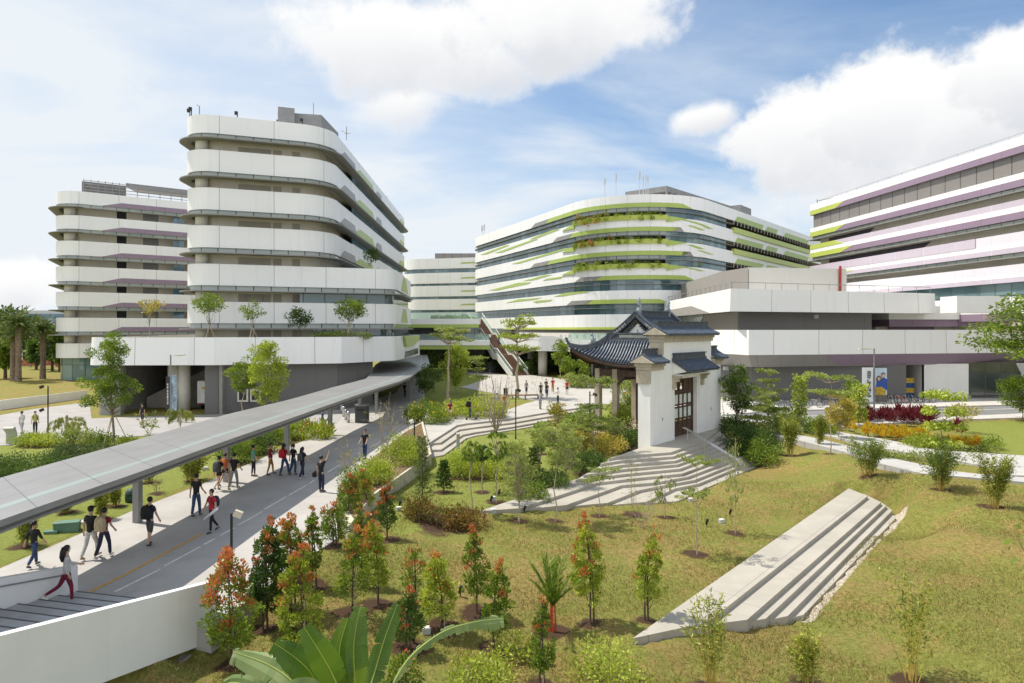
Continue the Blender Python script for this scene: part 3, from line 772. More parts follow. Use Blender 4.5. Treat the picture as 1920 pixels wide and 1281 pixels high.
# ------------------------------------------------------------------ planting list: kind, base px, top row, crown width (photo px), label, options
PL = [
 # red tipped columnar shrubs on the near lawn
 ('cone',432,1250,1034,92,'orange tipped columnar shrub standing against the far end of the white stair wall',dict(red=.85,dense=.8)),
 ('cone',493,1182,972,62,'tallest dark green columnar shrub, only its tip red, beside the path kerb',dict(red=.10,dark=1,dense=1.2)),
 ('cone',546,1140,963,62,'broad columnar shrub with orange top behind the tallest dark green one',dict(red=.4)),
 ('cone',566,1208,1022,74,'bushy columnar shrub leafy to the ground with orange leaves in its middle, left foreground',dict(red=.45,low=.02,dense=1.2)),
 ('cone',586,1102,951,30,'thin columnar shrub with red tip and bare lower stem in front of the pavement',dict(red=.25)),
 ('cone',625,1022,945,46,'small loose orange flecked shrub on the pavement kerb below the waving man',dict(red=.4)),
 ('cone',661,1150,988,58,'straggly shrub with red middle and leaning leafy side shoots, centre of the shrub cluster',dict(red=.35,dense=.6)),
 ('cone',709,1134,961,42,'slim yellow green column shrub with slender fiery top, right of the straggly shrub',dict(red=.35,lime=1)),
 ('cone',678,1094,945,32,'narrow shrub with bright red tip and long bare stem behind the cluster',dict(red=.3)),
 ('cone',653,992,893,46,'orange dotted shrub at the near end of the concrete planter',dict(red=.4)),
 ('cone',684,965,880,36,'lime green pointed shrub standing inside the near end of the planter',dict(red=.12,lime=1)),
 ('cone',726,1012,907,30,'red crowned slender shrub right beside the planter wall face',dict(red=.45,dark=1)),
 ('cone',779,1126,1024,44,'short sparse shrub with orange tuft on two thin stems, left of the lawn centre',dict(red=.55,dense=.5)),
 ('cone',762,1218,1103,54,'red speckled dark shrub just behind the upright banana leaf',dict(red=.25,dark=1)),
 ('cone',756,1310,1220,70,'low leafy shrub with red flecks cut by the bottom edge under a drooping banana leaf',dict(red=.2,low=.05)),
 ('cone',828,1180,1033,62,'wide bright green pyramid shrub with few orange tips, middle of the lawn',dict(red=.12)),
 ('cone',894,1150,993,46,'tall sparse shrub with pink tips, left of a touching pair',dict(red=.28,dense=.8)),
 ('cone',925,1216,1044,48,'dense green shrub with orange edge, right and nearer of a touching pair',dict(red=.15)),
 ('cone',1012,1290,1126,36,'single shrub with small red flag of leaves below the palm, bottom centre',dict(red=.12)),
 ('cone',1107,1169,967,52,'tallest red topped column shrub alone on the dry lawn right of the palm',dict(red=.35,lime=1)),
 ('cone',1209,1163,989,46,'red crowned shrub on two stems by the low end of the stepped terrace',dict(red=.3,lime=1,dense=.8)),
 ('palm',1036,1184,1052,78,'small palm with red stems and stiff upright fronds in the lawn',dict()),
 # trees of the green lawn strip
 ('pine',792,952,817,36,'slender feathery pine sapling beside the planter wall',dict()),
 ('fir',832,923,863,34,'small dark tiered conifer shrub on the green lawn behind the pine sapling',dict()),
 ('umbrella',884.5,960,821,44,'drooping leaved sapling with long clean stem, leftmost of three on the green lawn',dict(cb=.36)),
 ('umbrella',905,923,829,34,'drooping leaved sapling farther back between its two look-alikes',dict(cb=.4)),
 ('umbrella',931,942,800,50,'largest drooping leaved sapling with heavy dark hanging leaves',dict(cb=.5)),
 ('feather',972.5,977,825,80,'airy light green sapling standing at the left tip of the fan stair',dict(cb=.75)),
 ('flat',1041,977,793,96,'flat topped pale green sapling with Y fork in front of the fan stair',dict(tiers=(.82,.9,.98))),
 ('fir',1000,905,838,40,'fluffy low evergreen sapling between the two fork stemmed saplings',dict()),
 ('round',1075,890,802,36,'yellowing small tree with twisted trunk near the stair top left',dict(yellow=1,cb=.45)),
 ('round',1013,905,790,34,'round bright sapling behind the airy light green one',dict(cb=.5)),
 ('round',1093,870,800,34,'bushy yellow green sapling touching the left edge of the stair landing',dict(yellow=.5,cb=.75)),
 ('flat',1115,866,706,92,'tall layered tree with flat green canopy left of the pavilion posts',dict(tiers=(.40,.52,.66,.97))),
 ('flat',1124,968,838,62,'sparse tiered sapling with bare lower stem in front of the stair treads',dict(tiers=(.55,.68),sparse=1)),
 ('bamboo',1187,964,856,26,'thin yellow bamboo cane leaning before the stair',dict(n=2,sparse=1)),
 ('flat',1307.5,1040,852,78,'graceful two layered sapling alone on the lawn below the stair',dict(tiers=(.62,.95),sparse=1)),
 ('weep',1247,970,882,50,'small weeping sapling with hanging pale leaves beside the stair foot',dict()),
 ('weep',1379,1001,812,48,'tall thin sapling with hanging pale leaves, upright spotlight at its left',dict(tall=1)),
 ('bare',1203,990,905,110,'leafless spreading shrub with pale twigs behind the red crowned shrub',dict()),
 # right of the pavilion
 ('round',1382,812,684,62,'dark green staked tree with two stems just right of the pavilion',dict(cb=.7,dark=1,stakes=1)),
 ('flat',1442,806,683,66,'light green tree of stacked flat branches right of the staked tree',dict(tiers=(.32,.47,.62,.76,.9))),
 ('flat',1357,798,712,34,'slim twin stemmed sapling touching the right edge of the pavilion wall',dict(tiers=(.6,.75,.9))),
 ('heart',1499,805,703,34,'narrow lime heart leaved tree bending at its top by the bicycle stand',dict(cb=.72)),
 ('flat',1557,852,700,84,'wide flat topped tree with tall thin trunk in front of the charcoal wall',dict(tiers=(.78,.97))),
 ('round',1574,824,731,52,'olive yellow bushy tree behind the orange crotons',dict(yellow=1,cb=.85)),
 ('heart',1611,800,722,34,'lime heart leaved sapling beside the banner lamp post',dict(cb=.85)),
 ('round',1600,790,711,44,'darker green rounded tree half hidden behind the olive yellow one',dict(cb=.6)),
 ('heart',1767,846,735,76,'bright lime tree of layered heart leaves among the crotons',dict(cb=.92,layers=1)),
 ('round',1802,812,756,58,'pale yellow blossoming small tree behind the bright lime one',dict(yellow=1,cb=.6,sparse=1)),
 ('round',1917,789,703,92,'spreading round tree at the right edge of the road lawn',dict(cb=.85)),
 ('bigflat',1968,800,548,310,'large feathery canopy tree reaching in from the right edge in front of the white wing',dict()),
 ('bamboo',1480,854,784,44,'stout bamboo clump at the head of the lawn slope beside the stair planting',dict(n=26,dense=1)),
 ('bamboo',1535,841,776,30,'small bamboo clump next to the garden path',dict(n=14)),
 ('bamboo',1626,892,822,72,'dark leaning bamboo clump on the slope crest above the stone terrace',dict(n=30,dense=1,dark=1)),
 ('bamboo',1765,918,836,72,'dark bushy bamboo clump on the slope below the bright lime tree',dict(n=34,dense=1,dark=1)),
 ('bamboo',1862,951,852,66,'loose tall bamboo clump nearest the right edge on the slope',dict(n=26)),
 ('bamboo',1334,1292,1112,110,'sprawling yellow bamboo canes before the low end of the stone terrace',dict(n=12)),
 ('bamboo',1517,1290,1193,62,'short dense yellow bamboo cut by the bottom edge',dict(n=12)),
 ('bamboo',1708,1280,1092,150,'fanned out yellow bamboo clump with one arching cane at bottom right',dict(n=13,arch=1)),
 ('bush',1400,845,800,100,'shade loving fern bank on the right side of the fan stair',dict(dark=1)),
 ('bush',1422,868,828,56,'feathery green fern shrub at the lower right end of the stair',dict()),
 ('bush',1380,812,780,60,'low dark groundcover against the pavilion base',dict(dark=1)),
 ('bush',1455,815,780,70,'mixed olive shrubs along the near pavement',dict(yellow=.4)),
 # bottom foreground low shrubs
 ('bush',900,1292,1236,130,'yellow green feathery low shrub at the bottom edge left of the single shrub',dict(lime=1,sparse=1)),
 ('bush',962,1236,1196,80,'small yellow green feathery patch under the touching pair',dict(lime=1,sparse=1)),
 ('bush',1140,1292,1206,120,'large yellow green feathery low shrub at the bottom edge right of the single shrub',dict(lime=1,sparse=1)),
 # pavilion side planting
 ('bush',1180,842,796,70,'dark rounded shrubs at the left foot of the pavilion wall',dict(dark=1)),
 ('bush',1135,850,812,62,'mixed golden shrubs between layered tree and pavilion',dict(yellow=.5)),
 ('bush',1105,880,848,60,'low dark hedge along the upper left edge of the stair',dict(dark=1)),
 ('bush',1022,910,882,90,'low dark hedge along the lower left edge of the stair',dict(dark=1)),
 ('bush',1180,776,735,66,'flowering shrubs seen between the pavilion posts',dict(yellow=.4)),
 ('bush',1090,800,764,60,'light green shrub on the lawn before the plaza steps, right',dict()),
 ('round',1043,812,750,36,'small tree with golden flowers at the plaza steps',dict(yellow=.7,cb=.9)),
 ('bush',880,892,850,110,'bright clipped hedge at the foot of the plaza steps',dict(lime=.5)),
 ('bush',955,880,850,60,'hedge end with reddish leaves behind the largest drooping sapling',dict()),
 ('feather',958,908,838,64,'airy sapling between the drooping saplings and the flat topped one',dict(cb=.7)),
 ('feather',1062,905,806,62,'loose light green sapling behind the flat topped one',dict(cb=.75)),
 ('feather',1150,846,786,64,'feathery light shrub tree beside the stair landing, left of the wall',dict(cb=.85)),
 ('feather',1090,852,775,66,'hazy young tree in the thicket left of the layered tree trunk',dict(cb=.75)),
 ('feather',1022,852,792,54,'hazy sapling before the plaza steps in mid garden',dict(cb=.75)),
 ('round',1163,826,762,52,'rounded leafy young tree under the pavilion eave corner',dict(cb=.8,lime=1)),
 ('bush',1062,868,838,70,'light green thicket of low plants in mid garden',dict(lime=.3)),
 ('bush',995,935,905,60,'fluffy low evergreen plants beside the airy sapling',dict()),
 ('flat',1420,818,738,64,'low layered sapling behind the fern bank',dict(tiers=(.45,.7,.95))),
 ('bush',1478,800,772,56,'light shrubs at the stub of the near pavement',dict(lime=.4)),
 ('bush',1535,812,788,60,'low green cover beside the garden path head',dict()),
 ('bush',1590,792,760,60,'olive green shrubs behind the left crotons',dict(yellow=.5)),
 ('bush',1690,862,846,110,'low leafy strip between the two garden paths',dict(lime=.3,sparse=1)),
 ('bush',1735,842,815,70,'yellow green low shrubs under the bright lime tree',dict(lime=.6)),
 ('bush',1850,842,818,50,'straggly weeds at the corner of the road lawn',dict(sparse=1)),
 ('redhedge',830,985,945,150,'low reddish brown hedge curving along the lawn edge, left of the stair tip',dict()),
 # planter and path side
 ('bush',700,905,860,70,'yellow green shrubs filling the near half of the concrete planter',dict(lime=.6,z=.3)),
 ('bush',752,868,815,70,'taller yellow green shrubs filling the far half of the concrete planter',dict(lime=.6,z=.3)),
 ('whip',651,905,814,30,'twiggy sapling with few pale leaves beside the waving man',dict()),
 ('whip',722,856,737,62,'nearly leafless pale twiggy shrub at the path edge, tallest of its row',dict(n=9)),
 ('whip',765,842,756,50,'twiggy leafless shrub at the far end of the planter',dict(n=6)),
 ('bush',655,940,868,36,'light green shrub at the planter corner near the waving man',dict()),
 ('whip',783,792,742,44,'small olive shrub on bare stems at the plaza edge near the canopy end',dict(n=5,leafy=1)),
 ('bare',930,806,690,72,'big leafless shrub of many upright grey stems in the middle of the plaza',dict(tall=1)),
 # behind the canopy and on the plaza
 ('bush',800,792,752,80,'dark green flower bed shrubs at the plaza edge',dict()),
 ('bush',890,782,748,120,'long bright hedge along the plaza behind the bench',dict(lime=.5)),
 ('flat',840,757,608,84,'tall tree with leaning bare trunk and flat crown over the plaza',dict(tiers=(.84,.93),thick=1)),
 ('round',852,740,645,58,'lime green leafy tree right behind the leaning trunk',dict(cb=.8,lime=1)),
 ('round',802,752,684,50,'grey green multi stem shrub tree beside the end of the canopy roof',dict(cb=.8,dark=1)),
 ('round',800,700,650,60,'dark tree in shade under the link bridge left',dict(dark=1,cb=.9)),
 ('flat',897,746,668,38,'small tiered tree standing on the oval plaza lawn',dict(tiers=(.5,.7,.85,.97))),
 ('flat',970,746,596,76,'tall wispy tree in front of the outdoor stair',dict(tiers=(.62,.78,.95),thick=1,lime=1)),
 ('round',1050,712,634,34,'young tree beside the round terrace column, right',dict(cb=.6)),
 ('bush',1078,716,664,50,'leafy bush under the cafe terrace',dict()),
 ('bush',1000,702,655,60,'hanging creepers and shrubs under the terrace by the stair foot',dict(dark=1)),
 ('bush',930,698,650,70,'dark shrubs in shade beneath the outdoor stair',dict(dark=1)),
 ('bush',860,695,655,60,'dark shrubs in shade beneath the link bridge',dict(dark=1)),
 ('bush',1105,728,708,90,'low green bank behind the plaza in front of the terrace',dict(lime=.4)),
 ('bush',1190,738,706,80,'low green bank seen under the pavilion roof',dict(lime=.3)),
 ('whip',1010,748,690,24,'thin pole sapling beside the people on the plaza',dict(n=2)),
 ('bush',835,612,588,60,'roof garden shrubs on the link bridge',dict(Y=130,lime=.5)),
 ('bush',870,606,590,30,'small roof garden palm cluster at the right end of the link bridge',dict(Y=130)),
 # left side
 ('round',212,837,615,118,'tall bright green staked tree rising in front of the podium at left',dict(cb=.80,lump=1,stakes=1)),
 ('round',455,768,668,52,'olive leaved tree, left of the pair before the charcoal wall',dict(cb=.72,Y=60)),
 ('round',500,768,636,78,'bright lime leaved tree, right of the pair before the charcoal wall',dict(cb=.95,lime=1,Y=59)),
 ('round',280,634,558,46,'thin yellow leaved tree on the podium roof, leftmost of the roof trees',dict(cb=.45,yellow=.7,Y=67,sparse=1)),
 ('round',392,634,553,58,'umbrella shaped tree on the podium roof, second from left',dict(cb=.42,Y=66,stakes=1)),
 ('round',473,634,565,50,'pale sparse tree on the podium roof, third from left',dict(cb=.5,Y=66.5,stakes=1,sparse=1)),
 ('round',561,634,579,50,'darkest compact tree on the podium roof, fourth from left',dict(cb=.62,dark=1,Y=67.5)),
 ('round',654,634,558,62,'largest full crowned tree on the podium roof, rightmost',dict(cb=.6,Y=69,stakes=1)),
 ('bush',640,634,622,120,'low grasses along the right part of the podium roof',dict(Y=69,lime=.3,sparse=1)),
 ('round',696,500,468,30,'tiny tree on the lower roof step of the curved tower',dict(Y=81,dark=1,cb=.8)),
 ('willow',125,826,776,72,'fine weeping bush beside the twin headed lamp post',dict()),
 ('bush',70,836,812,80,'clipped yellow green hedge left of the lamp post',dict(lime=.6)),
 ('bush',150,836,805,60,'clipped leafy hedge right of the lamp post',dict(lime=.4)),
 ('willow',338,810,762,60,'second fine weeping bush near the loading bay',dict()),
 ('whip',280,815,776,48,'light twiggy bush with pale leaves before the loading bay',dict(n=7,leafy=1)),
 ('bush',45,895,850,140,'tangled dark groundcover above the canopy at left',dict(dark=1)),
 ('bush',170,865,836,170,'greyish spreading groundcover behind the canopy',dict(dark=.5)),
 ('bush',192,838,805,26,'narrow pale shrub left of the staked tree',dict()),
 ('bush',235,838,818,40,'small rounded shrub right of the staked tree trunk',dict(lime=.5)),
 ('bamboo',47,1024,965,34,'tall thin bamboo behind the woman in black at far left',dict(n=14)),
 ('bamboo',122,962,928,32,'small clipped bamboo tuft under the canopy edge at left',dict(n=14)),
 ('bamboo',190,975,915,26,'upright bamboo by the green utility box',dict(n=12)),
 ('bamboo',216,948,905,28,'bamboo tuft half hidden right of the upright one',dict(n=12)),
 ('bamboo',277,905,875,24,'bamboo tuft behind the first canopy post',dict(n=10)),
 ('whip',294,926,880,36,'leafless thin sapling with mulch ring between first and second posts',dict(n=4)),
 ('bamboo',360,902,845,62,'broad light bamboo bush left of the second canopy post',dict(n=24,dense=1)),
 ('bush',445,868,822,60,'light green shrub right of the second canopy post',dict()),
 ('bush',482,850,805,56,'deep green shrub under the canopy between second and third posts',dict(dark=1)),
 ('bush',520,832,795,44,'pale shrub in front of the lily bed',dict()),
 ('lily',575,822,790,90,'bed of broad leaved lilies with orange flowers beside the fourth canopy post',dict()),
 # distance
 ('date',24,714,606,50,'date palm with thick trunk, leftmost of three at the far lawn',dict()),
 ('date',34,716,586,58,'date palm leaning slightly, middle and tallest of three at the far lawn',dict()),
 ('date',80,711,600,50,'date palm standing apart at the right of the three',dict()),
]
FARTREES = [(5,640,578,60,150),(45,640,590,50,160),(98,645,612,44,130),(10,690,628,40,110),(112,640,622,30,128),(68,672,640,26,135),(-30,650,590,60,150)]
def pbase(e):
    kind, bx, by, ty, w, lab, o = e
    if 'Y' in o:
        p = PY(bx, by, o['Y']); return p
    if 'z' in o: return P(bx, by, o['z'])
    return ground(bx, by)
for e in PL:
    if e[0] in ('cone','pine','umbrella','feather','palm','weep','flat','bamboo','fir','heart','whip') and 'Y' not in e[6] and 'z' not in e[6] and e[2] > 780:
        q = pbase(e); SOIL.append((q.x, q.y, .46+.012*(e[1] % 17) if e[0] != 'bamboo' else .62))
for e in PL:
    if e[0] in ('bush','redhedge','lily') and 'Y' not in e[6] and 'z' not in e[6] and not e[6].get('sparse'):
        q = pbase(e); SOIL.append((q.x, q.y, e[4]*q.y/F*.45))
build_ground()
# ------------------------------------------------------------------ buildings
def loop_building(name, label, cat='building'):
    return empty(name, (0, 0, 0), 0, label, cat)

# ---- tower with rounded white balconies (left of centre)
tb = loop_building('curved_tower', 'tall white tower of curved balcony bands rising behind the low white podium, left of centre')
planB = Plan([(-34.3,69.75,2.6),(-20.0,75.2,4.5),(-21.9,143,3),(-40,132,3)])
planB2 = Plan([(-34.3,69.75,2.6),(-13.3,77.9,2.2),(-14.6,99,2),(-24,104,0),(-21.9,143,3),(-40,132,3)])
levels = [(28.37,30.26,planB),(24.39,26.65,planB),(20.42,22.70,planB),(16.48,18.76,planB),(12.55,14.79,planB2),(8.6,10.84,planB2)]
for i, (zb, zt_, pl) in enumerate(levels):
    part(lambda b: strip(b, pl, 0, zb, zt_, .18), 'parapet', white, tb)
    part(lambda b: strip(b, pl, -.22, zb-.50, zb, .08), 'clerestory', clere, tb)
    part(lambda b: slab(b, pl, -.25, zb+.02, zb+.32), 'floor_slab', soff, tb)
    # thin fin running under the clerestory, widest at the bow
    def fin(b):
        q = pl.hit(345, 0)[1]; e = pl.hit(700 if pl is planB else 742, 0)[1]
        strip(b, pl, .12, zb-.66, zb-.50, .5)
        qa = pl.at(q-9); 
        strip(b, pl, .78, zb-.655, zb-.535, 1.0, q-16, e+(40 if pl is planB else 14))
    part(fin, 'sun_fin', finm, tb)
    part(lambda b: strip(b, pl, -1.9, zb-1.75, zb+.02, .2), 'inner_wall', beige, tb)
    def colm(b):
        for px in ((378,) if True else ()):
            h = pl.hit(px, -1.0); p = pl.at(h[1], -1.0)
            b.lathe((p.x, p.y, zb-1.75), [(.62, 0), (.62, 1.77)], 16)
    part(colm, 'column', concm, tb, True)
    # long right face: glazing, grey and green trim
    def rg(b):
        s0 = pl.hit(660 if pl is planB else 747, -.35)[1]; s1 = pl.hit(764, -.35)[1] if pl is planB else s0+60
        if pl is planB: strip(b, pl, -.35, zb-1.72, zb-.66, .1, s0, planB.s[0]+pl.hit(764, 0)[1]+4)
        else: strip(b, pl, -.35, zb-1.72, zb-.66, .1, pl.hit(562 if zb > 10 else 586, -.35)[1], pl.hit(742, -.35)[1]+24)
    part(rg, 'glazing', glassB if pl is planB else glassL, tb)
    if pl is planB:
        def tr(b, px0, px1, k):
            s0 = pl.hit(px0, 0)[1]; s1 = pl.hit(px1, 0)[1]
            patch(b, pl, 0, [(s0, zb+.0), (s0+(s1-s0)*.25, zb+.95), (s1-(s1-s0)*.12, zb+.95), (s1, zb)], .05)
        part(lambda b: tr(b, 638, 668, 0), 'grey_trim', greypan, tb)
        part(lambda b: tr(b, 664, 702, 1), 'green_trim', green, tb)
        part(lambda b: tr(b, 704, 716, 1), 'grey_trim', greypan, tb)
        part(lambda b: tr(b, 748, 762, 1), 'green_trim', limeg, tb)
    else:
        s1 = pl.hit(743, 0)[1]
        part(lambda b: patch(b, pl, 0, [(s1+5, zb+.2), (s1+8, zb+2.0), (s1+11, zb+2.0), (s1+14, zb+.2)], .06), 'green_trim', green, tb)
# doors and little fixtures on the beige galleries
def galdoors(b, f_, px_):
    for zb, zt_, pl in levels[f_:f_+1]:
        for px in (px_,):
            h = pl.hit(px, -1.9)
            if not h: continue
            patch(b, pl, -1.9, [(h[1]-.45, zb-1.7), (h[1]+.45, zb-1.7), (h[1]+.45, zb-.75), (h[1]-.45, zb-.75)], .03)
for _f in range(6):
    for _px in (455, 470, 486, 500, 520, 556): part(lambda b: galdoors(b, _f, _px), 'gallery_door', M('cream_door', (0.42, 0.38, 0.31), var=0.05), tb)
def roofB(b):
    slab(b, planB, -.3, 29.0, 29.3)
part(roofB, 'roof', soff, tb)
def plantB(b):
    b.box((-30.5,88,31.2), (9,6,3.6), R(20)); b.box((-27.6,83.4,32.0), (1.9,2.4,5.4), R(20))
    b.prism([(-26.6,83.5),(-23.5,84.2),(-23.4,92),(-27.0,92)], 29.2, 34.4)
part(plantB, 'roof_plant', plantm, tb)
def roofLamps(b, px, py):
        h = planB.hit(px, -.2); z = H-(py-HOR)*h[0]/F; p = planB.at(h[1], -.2)
        b.tube([(p.x, p.y, 30.2), (p.x, p.y, z+.15)], .05, 5); b.box((p.x-.08, p.y-.1, z+.28), (.34,.3,.34), .4)
for _q in ((344,213),(359,210),(445,218),(567,231),(633,262),(725,374)): part(lambda b: roofLamps(b, *_q), 'roof_floodlight', blackm, tb)
def masts(b):
    h = planB.hit(374, -.3); p = planB.at(h[1], -.3)
    b.tube([(p.x, p.y, 30), (p.x, p.y, 31.2), (p.x-.25, p.y, 31.35)], .05, 5)
part(lambda b: b.tube([(-25.9,78.5,30.2), (-25.9,78.5,32.1)], .05, 5), 'mast', steel, tb); part(lambda b: b.tube([(-24.6,84.6,34.3), (-24.6,84.6,36)], .04, 5), 'mast', steel, tb)
def aerial(b):
    b.tube([(-20.6,85,31.5), (-20.6,85,33.2)], .04, 5)
    for a in range(5): b.tube([(-20.6,85,32.3), (-20.6+.7*math.cos(a*1.25), 85+.7*math.sin(a*1.25), 32.6)], .03, 4)
part(masts, 'mast', steel, tb); part(aerial, 'aerial', steel, tb)
o = part(lambda b: b.tube([(-26.6,77.3,30.2), (-26.6,77.3,31.7)], .09, 6), 'lightning_rod', M('red_paint', (0.35, 0.03, 0.03), rough=0.4), tb)

# ---- low podium below the tower
pb = loop_building('podium_building', 'low podium with broad white parapet and charcoal walls under the curved tower')
planP = Plan([(-39.3,62.8,1.6),(-27.6,63.2,0),(-16.6,66.6,0),(-12.4,72.6,1.6),(-11.9,88,0),(-15,100,0),(-45,100,2)], seg=8)
part(lambda b: strip(b, planP, 0, 4.65, 7.22, .22, off_top=-.12), 'parapet', white, pb)
part(lambda b: slab(b, planP, -.3, 4.70, 4.95), 'soffit', soff, pb)
part(lambda b: slab(b, planP, -.35, 6.3, 6.5), 'roof_deck', M('roof_planting_soil', (0.14, 0.13, 0.06), rough=0.95, var=0.4, scale=1), pb)
def podwalls(b):
    s0 = planP.hit(384, -1.2)[1]; s1 = planP.hit(699, -1.2)[1]
    strip(b, planP, -1.2, -.1, 4.75, .3, s0, s1)
    e = planP.at(s1, -1.2); b.prism([(e.x, e.y), (e.x-.3, e.y+.1), (-21.3, 96), (-21, 96)], -.1, 4.75)
part(podwalls, 'wall', darkpan, pb)
def pier(b):
    s0 = planP.hit(166, -.7)[1]; s1 = planP.hit(226, -.7)[1]
    strip(b, planP, -.7, -.1, 4.75, .6, s0-6, s1)
part(pier, 'wall', greypan, pb)
part(lambda b: b.box((-33,76,2.3), (18,.3,4.9)), 'loading_bay_wall', M('bay_wall_grey', (0.17, 0.165, 0.155), rough=0.9), pb)
for _x in (-27.3, -37.6): part(lambda b: b.box((_x,70,2.3), (.3,12,4.9)), 'loading_bay_side', M('bay_side_grey', (0.26, 0.25, 0.23), rough=0.9), pb)
def bayc(b, px):
        p = Vector(((px-960)/F*67, 67, 0)); b.lathe((p.x, p.y, -.1), [(.55,0),(.55,4.85)], 16)
for _px in (326, 346): part(lambda b: bayc(b, _px), 'column', concm, pb, True)
def ramp(b):
    for x0, x1, y, z0, z1 in ((-37.2,-31.2,69.5,0.15,3.0),):
        b.prism([(x0, y), (x1, y), (x1, y+.3), (x0, y+.3)], -.1, lambda p: z0+(z1-z0)*(p[0]-x0)/(x1-x0)+.9)
part(ramp, 'ramp_wall', M('ramp_concrete', (0.33, 0.31, 0.28), rough=0.9, streak=0.3), pb)
for _x in (-25.35, -24.15): part(lambda b: b.box((_x, 64.33, 1.75), (1.0,.16,1.2)), 'wall_vent', M('vent_frame', (0.55, 0.52, 0.46)), pb)
for _x in (-25.35, -24.15): part(lambda b: b.box((_x, 64.235, 1.75), (.66,.05,.86)), 'wall_vent_grille', darkm, pb)
# corner detail of the podium: green planter box and slot window
s1 = planP.hit(752, 0)[1]
part(lambda b: patch(b, planP, 0, [(s1+2.2, 6.0), (s1+1.4, 7.2), (s1+11, 7.2), (s1+10.4, 6.5), (s1+6, 6.0)], .25), 'planter', green, pb)
part(lambda b: patch(b, planP, 0, [(s1+2.0, 4.7), (s1+2.6, 5.4), (s1+11, 5.6), (s1+11, 4.9)], .05), 'slot_window', M_glass('slot_glass', tint=(0.08, 0.10, 0.03), pane=.9, mull=.03), pb)

# ---- far left tower with purple trim
ta = loop_building('purple_trim_tower', 'white banded tower with dull purple wedges at the far left behind the nearer tower')
planA = Plan([(-69.9,103.6,3.4),(-33.7,131,3),(-45,150,3),(-85,135,3)])
lv = [(27.4,29.35),(23.5,25.6),(19.4,21.66),(15.4,17.7),(11.5,13.75),(7.6,9.75),(3.5,5.75)]
for i, (zb, zt_) in enumerate(lv):
    part(lambda b: strip(b, planA, 0, zb, zt_, .18), 'parapet', white, ta)
    part(lambda b: slab(b, planA, -.25, zb+.02, zb+.32), 'floor_slab', soff, ta)
    if i < 6:
        part(lambda b: strip(b, planA, -.22, zb-.5, zb, .08), 'clerestory', clere, ta)
        def fin(b):
            q = planA.hit(109, 0)[1]; e = planA.hit(330, 0)[1]
            strip(b, planA, .1, zb-.62, zb-.5, .5, q-20, e+10)
            strip(b, planA, 1.0, zb-.615, zb-.52, 1.2, q-22, q+4)
        part(fin, 'sun_fin', finm, ta)
        part(lambda b: strip(b, planA, -2.4, zb-1.8, zb+.02, .2), 'inner_wall', beige, ta)
        def pat(b, a0, a1, off):
            s0 = planA.hit(a0, off)[1]; s1 = planA.hit(a1, off)[1]
            patch(b, planA, off, [(s0, zb-1.8), (s1, zb-1.8), (s1, zb-.1), (s0, zb-.1)], .04)
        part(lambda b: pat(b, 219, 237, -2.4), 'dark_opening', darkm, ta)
        part(lambda b: pat(b, 268, 297, -2.4), 'grey_panel', greypan, ta)
        part(lambda b: pat(b, 325, 345, -.5), 'glazing', glassB, ta)
        h = planA.hit(131, -1.3); p = planA.at(h[1], -1.3)
        part(lambda b: b.lathe((p.x, p.y, zb-1.85), [(.8,0),(.8,1.9)], 14), 'column', concm, ta, True)
    else:
        part(lambda b: strip(b, planA, -.6, -.2, zb, .1), 'glazing', M_glass('lobby_glass', tint=(0.07,0.15,0.14), light=(0.25,0.34,0.32), pane=2.1, mull=.06, row=2.4), ta)
        continue
    def wedge(b):
        s0 = planA.hit(190 if i < 5 else 205, 0)[1]; sm = planA.hit(228, 0)[1]; s1 = planA.hit(338, 0)[1]+12
        patch(b, planA, 0, [(s0, zb), (sm, zb+.72), (s1, zb+.72), (s1, zb)], .05)
    part(wedge, 'purple_trim', purple, ta)
def scrA(b):
    q0 = planA.hit(157, -3)[1]; q1 = planA.hit(236, -3)[1]; q2 = planA.hit(335, -3)[1]+10
    for s0, s1, z1, st in ((q0, q1, 31.9, 1.0), (q1, q2, 31.4, 1.7)):
        q = s0
        while q < s1:
            p = planA.at(q, -3); b.tube([(p.x, p.y, 29), (p.x, p.y, z1)], .06, 4); q += st
        for z in np.arange(29.2, z1+.01, .5):
            a = planA.at(s0, -3); c = planA.at(s1, -3); b.tube([(a.x, a.y, z), (c.x, c.y, z)], .05, 4)
    a = planA.at(q1, -3); c = planA.at(q2, -3)
    b.prism([tuple(a), tuple(c), (c.x-1, c.y+5), (a.x-1, a.y+5)], 31.4, 32.0)
part(scrA, 'roof_screen', plantm, ta)
def scrM(b):
    q0 = planA.hit(157, -4)[1]; q1 = planA.hit(236, -4)[1]
    strip(b, planA, -4, 29, 31.7, .1, q0, q1)
part(scrM, 'roof_mesh', M('plant_screen_grey', (0.16, 0.155, 0.15), var=0.3, scale=1.0), ta)
part(lambda b: slab(b, planA, -.3, 28.0, 28.3), 'roof', soff, ta)

